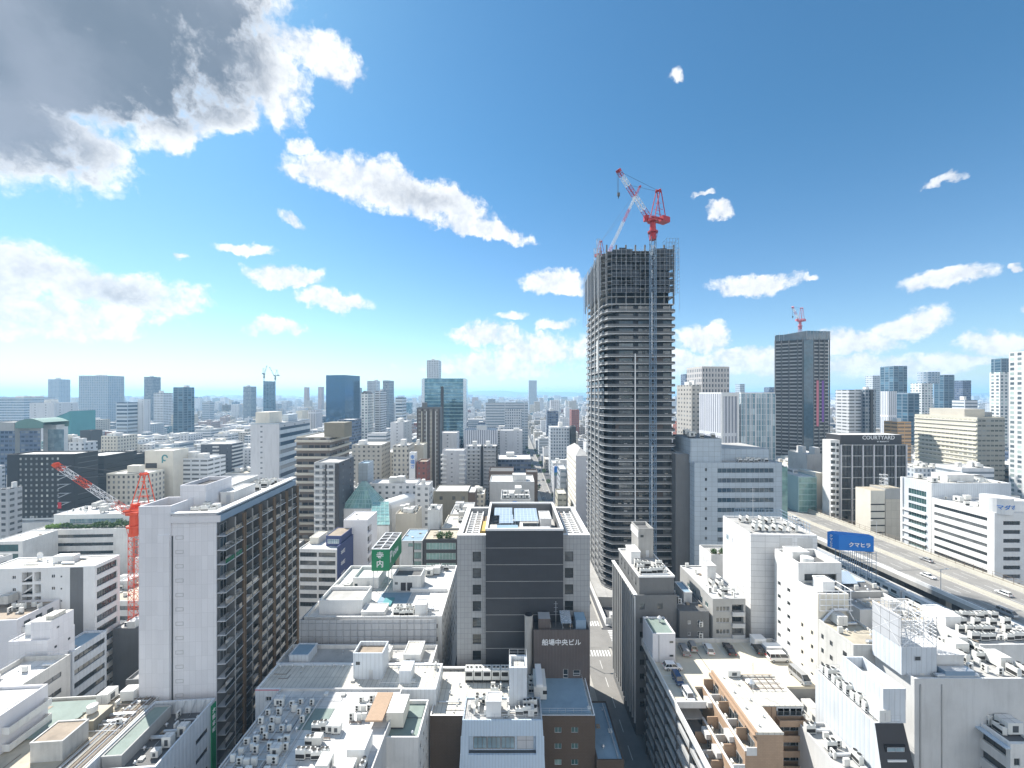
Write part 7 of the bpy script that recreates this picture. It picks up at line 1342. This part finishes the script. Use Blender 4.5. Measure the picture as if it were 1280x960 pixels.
# ================================================================ filling the city: small blocks between the modelled ones
def rect_hit(x0, x1, y0, y1, C, mrg=1.5):
    xs = [p[0] for p in C]; ys = [p[1] for p in C]; return x0 < max(xs)+mrg and x1 > min(xs)-mrg and y0 < max(ys)+mrg and y1 > min(ys)-mrg
R = random.Random(5); cand = []
def px(x, y): return 640+x/y*F_
y = 108.
while y < 780:
    dp = R.uniform(12, 19)*(1+y/1400); x = -1.34*y-20
    while x < 1.34*y+20:
        w_ = R.uniform(9, 21)*(1+y/1100); x1 = x+w_-R.uniform(.6, 1.5)
        if x1 > 20.5 and x < 37.5: x = 37.6 if x < 37.5 else x+w_; w_ = 0
        else: cand.append([x, x1, y, y+dp-1, None])
        x += max(w_, .01)+(R.uniform(5, 9) if R.random() < .18 else 0)
    y += dp+(R.uniform(6, 9) if R.random() < .4 else .4)
fil = []
for (x0, x1, y0, y1, _) in cand:
    if any(rect_hit(x0, x1, y0, y1, C) for C, d, a, e, v in HERO): continue
    q = sorted((px(x0, y0), px(x1, y0), px(x0, y1), px(x1, y1))); a, e = q[0], q[-1]
    if e < -5 or a > 1285: continue
    h_ = R.choice((10, 13, 16, 19, 22, 25, 28, 32, 36))*R.uniform(.85, 1.15)*(1.0 if y0 > 160 else .75)+(R.random() < .06)*18*(y0 > 300)
    if abs(px(x0, y0)-690) < 40 and y0 > 300: h_ *= .8
    # keep below everything that stands farther away and shows in the photograph
    lim = 1e9
    for C, d, l, r_, v in HERO:
        if d > y0-2 and l < e and r_ > a: lim = min(lim, CZ-(v-HY)/F_*y0) if v > HY else lim
    # roof must not reach over the hero's visible foot, measured at the block's back edge
    h_ = min(h_, lim)
    if h_ < 5: 
        if lim < 5: continue
    fil.append([x0, x1, y0, y1, h_, a, e])
# occlusion test, near to far
items = [(d, max(0, int(l)), min(1279, int(r_)), None, i) for i, (C, d, l, r_, v) in enumerate(HERO)]
buf = [1e4]*1280; ev = []
tops = {}
for o in COL.objects:
    pass
for C, d, l, r_, v in HERO: ev.append((d, 'h', l, r_, v))
for f in fil: ev.append((f[2], 'f', f))
ev.sort(key=lambda t: t[0]); vis = []
for e_ in ev:
    if e_[1] == 'h':
        for c in range(max(0, int(e_[2])), min(1280, int(e_[3]))): buf[c] = min(buf[c], e_[4])
    else:
        f = e_[2]; top = HY+F_*(CZ-f[4])/f[3]; ft = HY+F_*(CZ-f[4])/f[2]; n = 0; area = 0
        c0, c1 = max(0, int(f[5])), min(1280, int(f[6])+1)
        for c in range(c0, c1):
            if buf[c] > top+1: n += 1; area += min(buf[c], 960)-top
        if n > 2: vis.append((area, f))
        for c in range(max(0, int(px(f[0], f[2]))), min(1280, int(px(f[1], f[2])))): buf[c] = min(buf[c], ft)
vis.sort(key=lambda t: -t[0])
PAL = [('f_white_punch', 'white', 'white'), ('f_white_band', 'white', 'white banded'), ('f_beige', 'beige', 'beige'), ('f_cream_punch', 'cream', 'cream'), ('f_apt_white', 'white', 'pale balconied'), ('f_white_blank', 'grey_light', 'plain pale'), ('f_apt_grey', 'grey', 'grey'), ('f_pink', 'lilac', 'pinkish'), ('f_blue_dark', 'grey_dark', 'slate blue'), ('f_grid_light', 'grey_light', 'light gridded'), ('f_apt_brown', 'brown', 'brown'), ('f_red', 'brown', 'brick red'), ('f_stripe_h', 'grey_light', 'striped grey'), ('f_beige_dark', 'khaki', 'drab')]
RF = [('roof_white', 'white roof'), ('roof_white', 'bright roof'), ('roof_grey', 'grey roof'), ('roof_cream', 'cream roof'), ('roof_tan', 'tan roof'), ('roof_green', 'green roof'), ('roof_blue', 'bluish roof'), ('roof_dark', 'dark roof')]
WT = [9, 6, 5, 6, 6, 8, 4, 2, 1.5, 4, 1, .8, 3, 1.5]; RT = [7, 5, 4, 3, 2, 1, 1, 1]
NIND = 175; used = {}
LM = [(float(at_[2]+at_[3])/2, at_[1]) for at_ in [(0, d, l, r_) for C, d, l, r_, v in HERO]]
named = [(o['label'], 640+o.location.x/o.location.y*F_, o.location.y) for o in COL.objects if o.parent is None and o.get('label') and o.location.y > 60 and o.get('category') not in ('bush', 'car', 'van', 'tree', 'storage box', 'street lamp', 'cabin', 'crane', 'fence')]
SHORT = {}
def short(l):
    w_ = l.split(); out = []
    for t in w_:
        if t in ('with', 'and', 'in', 'behind', 'beside', 'between', 'at', 'on', 'of', 'before', 'right', 'left', 'below', 'standing', 'whose', 'rising', 'wrapped', 'carrying', 'under', 'near', 'near,', 'facing', 'cut', 'to', 'just', 'above', 'along', 'stretching', 'amid', 'half', 'peeking', 'the', 'joined', 'attached', 'next', 'around', 'beneath', 'adjoining', 'alone', 'running', 'topped', 'towards', 'over', 'squeezed', 'crowded', 'full', 'packed', 'low,', 'wedged', 'overlooking') and len(out) > 1: break
        out.append(t)
    return ' '.join(out[:5])
def far_block(f, k):
    x0, x1, y0, y1, h_, a, e = f; w_, d_ = x1-x0, y1-y0; (fm, plain, cw) = R.choices(PAL, WT)[0]; (rm, rw) = R.choices(RF, RT)[0]; near = y0 < 240
    cx = (a+e)/2; bst = min(named, key=lambda n: abs(n[1]-cx)/60+abs(n[2]-y0)/(.25*y0)); rel = ('in front of' if y0 < bst[2]-6 else 'behind') if abs(bst[1]-cx) < 14 else ('left of' if cx < bst[1] else 'right of')
    fl_ = int(h_/3.2); size = 'low' if h_ < 14 else 'mid-height' if h_ < 26 else 'taller'
    base = f"{size} {cw} block with {rw} {rel} {short(bst[0])}"; used.setdefault(base, []).append(cx); n_ = len(used[base])
    if len(base.split()) > 14: base = ' '.join(base.split()[:14])
    T = thing('city_building', base, 'building', (x0, y0, 0), 0, 'ordinary city blocks'); T['_l'] = n_
    hasw = near and w_ > 6
    if hasw:
        Bx = Bd.__new__(Bd); Bx.w = w_; Bx.h = h_; Bx.dep = d_; Bx.d = y0; Bx.wall = plain; Bx.roofm = rm; Bx.ex = {}; Bx.par = .6; Bx.t = .25; Bx.nwin = 0; Bx.rot = 0; Bx.z0 = 0; Bx.glass = 'glass'; Bx.frame = 'metal_dark'; Bx.root = T; Bx.strips = {'F': [], 'L': [], 'R': [], 'K': []}
        st = R.choice(('punch', 'band', 'few')); n = max(2, int(w_/3.2))
        if st == 'punch': Bx.win('F', even(.6, w_-.6, n, .5), Bx.rows(1.9, 3.3, 5, 1.3))
        elif st == 'band': Bx.win('F', [(.8, w_-1.6)], Bx.rows(1.7, 3.4, 5, 1.4), style=str(max(2, int(w_/1.4))))
        else: Bx.win('F', [(w_*.15, 1.2), (w_*.7, 1.6)], Bx.rows(2.2, 3.3, 5, 1.1))
        if cx < 560: Bx.win('R', even(.6, d_-.6, max(2, int(d_/4)), .5), Bx.rows(1.9, 3.3, 4, 1.3))
        else: Bx.win('L', even(.6, d_-.6, max(2, int(d_/4)), .5), Bx.rows(1.9, 3.3, 4, 1.3))
        if R.random() < .7 and w_ > 8: Bx.hut(w_*.1, w_*.1+R.uniform(2.4, 4), d_*.5, d_*.5+R.uniform(2.5, 5), R.uniform(2.2, 3.5), plain, 'roof_white', door=y0 < 160)
        Bx.clutter(1.3, w_-1.3, 1.3, d_-1.3, R.randint(5, 11), seed=k); Bx.finish(); return T
    b = MB(); b.box(0, w_, 0, d_, 0, h_-.7); b.ring(0, w_, 0, d_, h_-.7, h_, .3, 1); b.build('wall', [fm, plain], T); MB().box(.31, w_-.31, .31, d_-.31, h_-.699, h_-.6).build('roof', rm, T)
    for j in range(R.randint(1, 3)):
        p_, q_ = R.uniform(.08, .65)*w_, R.uniform(.08, .6)*d_; MB().box(p_, p_+R.uniform(.12, .3)*w_, q_, q_+R.uniform(.15, .35)*d_, h_-.59, h_+R.uniform(1, 3.6)).build('roof_hut', R.choice(['white', 'grey_light', 'cream', 'white']), T)
    if y0 < 420:
        for j in range(R.randint(2, 6)): O('roof_plant', PART[R.choice(('box', 'tank', 'vrf', 'rtank'))], T, (R.uniform(2, w_-2), R.uniform(2, d_-2), h_-.6), R.choice((0, pi/2)))
    if R.random() < .5: O('antenna', PART['ant'], T, (R.uniform(1, w_-1), R.uniform(1, d_-1), h_-.6), 0, (1.3, 1.3, R.uniform(.8, 1.8)))
    return T
made = []
for k, (ar, f) in enumerate(vis[:NIND]): made.append((far_block(f, k), f))
# labels shared by look-alikes are told apart by their order in the picture
by = {}
for T, f in made: by.setdefault(T['label'], []).append((f[5], f[2], T))
ORD = ['leftmost', 'second from left', 'third from left', 'fourth from left', 'fifth from left', 'sixth from left', 'seventh from left', 'eighth from left']
for l, ts in by.items():
    if len(ts) > 1:
        for i, (_, _, T) in enumerate(sorted(ts, key=lambda t: (t[0], t[1]))): T['label'] = (' '.join(l.split()[:13])+', '+ORD[min(i, 7)])
# the rest of the city as one mass
b = MB(); fm_names = [p[0] for p in PAL]+['f_grid_dark', 'f_tower_glass']
mm = [MATS[n] for n in fm_names]; RR = random.Random(9)
def mass(x0, x1, y0, y1, h_):
    m = RR.choices(range(len(fm_names)), WT+[2, 1])[0]; i = len(b.v)
    b.v += [(x0,y0,0),(x1,y0,0),(x1,y1,0),(x0,y1,0),(x0,y0,h_),(x1,y0,h_),(x1,y1,h_),(x0,y1,h_)]
    b.f += [(i+4,i+5,i+6,i+7),(i,i+1,i+5,i+4),(i+1,i+2,i+6,i+5),(i+2,i+3,i+7,i+6),(i+3,i,i+4,i+7)]; b.m += [m]*5
    if y0 < 3500 and RR.random() < .7:
        p_, q_ = RR.uniform(.1, .6), RR.uniform(.1, .6); xa, ya = x0+(x1-x0)*p_, y0+(y1-y0)*q_; b.box(xa, xa+(x1-x0)*.28, ya, ya+(y1-y0)*.3, h_+.02, h_+RR.uniform(1.5, 4), m)
for ar, f in vis[NIND:]: mass(f[0], f[1], f[2], f[3], f[4])
y = 785.
while y < 7600:
    cs = max(17, y/75); dp = cs*RR.uniform(.8, 1.2); x = -1.33*y
    while x < 1.33*y:
        w_ = cs*RR.uniform(.6, 1.5)
        if not (x < 38 and x+w_ > 20 and y < 1400) and RR.random() < .9:
            h_ = RR.choice((8, 10, 12, 15, 18, 22, 27, 32))*RR.uniform(.8, 1.2)
            if RR.random() < .018: h_ = RR.uniform(40, 74)
            C = [(x, y), (x+w_, y+dp)]; a, e = px(x, y), px(x+w_, y); ok = True
            for Ch, d, l, r_, v in HERO:
                if d > 500:
                    if rect_hit(x, x+w_, y, y+dp, Ch): ok = False; break
                    if d > y and l < e and r_ > a and v > HY: h_ = min(h_, CZ-(v-HY)/F_*y)
            if ok and h_ > 3: mass(x, x+w_*.92, y, y+dp*.85, h_)
        x += w_
    y += dp
ci = b.build('distant_city', mm); tag(ci, 'mass of small buildings reaching to the horizon', 'city', None, 'stuff')
# hills on the horizon
def hills(seed, x0, x1, y, hmax, n=90, f=lambda t: 1):
    r = random.Random(seed); ph = [r.uniform(0, 6) for _ in range(5)]; hb = MB(); P = []
    for i in range(n+1):
        t = i/n; h_ = hmax*max(0.05, f(t))*(.55+.25*sin(9*t+ph[0])+.14*sin(23*t+ph[1])+.07*sin(51*t+ph[2])+.05*sin(97*t+ph[3])); P.append((x0+(x1-x0)*t, h_))
    for i in range(n):
        (xa, ha), (xb, hb_) = P[i], P[i+1]; hb.quad((xa, y, 0), (xb, y, 0), (xb, y+700, hb_), (xa, y+700, ha)); hb.quad((xa, y+700, ha), (xb, y+700, hb_), (xb, y+2000, 0), (xa, y+2000, 0))
    return hb
M('hill', (.05,.08,.05), dirt=.2, streak=False)
struct('hills_near_horizon', hills(1, -9000, 3400, 9500, 185), 'hill'); struct('hills_right', hills(2, 0, 16000, 7800, 228, f=lambda t: min(1, 1.6*t+.15)), 'hill')
for o in BLD: pass
for o in COL.objects:
    for k_ in ('_w', '_h', '_l', 'tall'):
        if k_ in o: del o[k_]
# ================================================================ haze
m = bpy.data.materials.new('haze'); m.use_nodes = True; Tn = NT(m.node_tree); Tn.n.remove(Tn.n['Principled BSDF']); v = Tn.new('ShaderNodeVolumePrincipled'); v.inputs['Color'].default_value = (.44, .73, 1, 1); v.inputs['Density'].default_value = HAZE_D; v.inputs['Anisotropy'].default_value = .25; Tn.l.new(v.outputs[0], Tn.n['Material Output'].inputs['Volume'])
hb = MB(); hb.box(-61000, 61000, -3100, 81000, -2, 232); o = hb.build('haze', m); tag(o, 'thin blue summer haze over the city', 'haze', None, 'stuff'); m.cycles.homogeneous_volume = True if hasattr(m.cycles, 'homogeneous_volume') else None
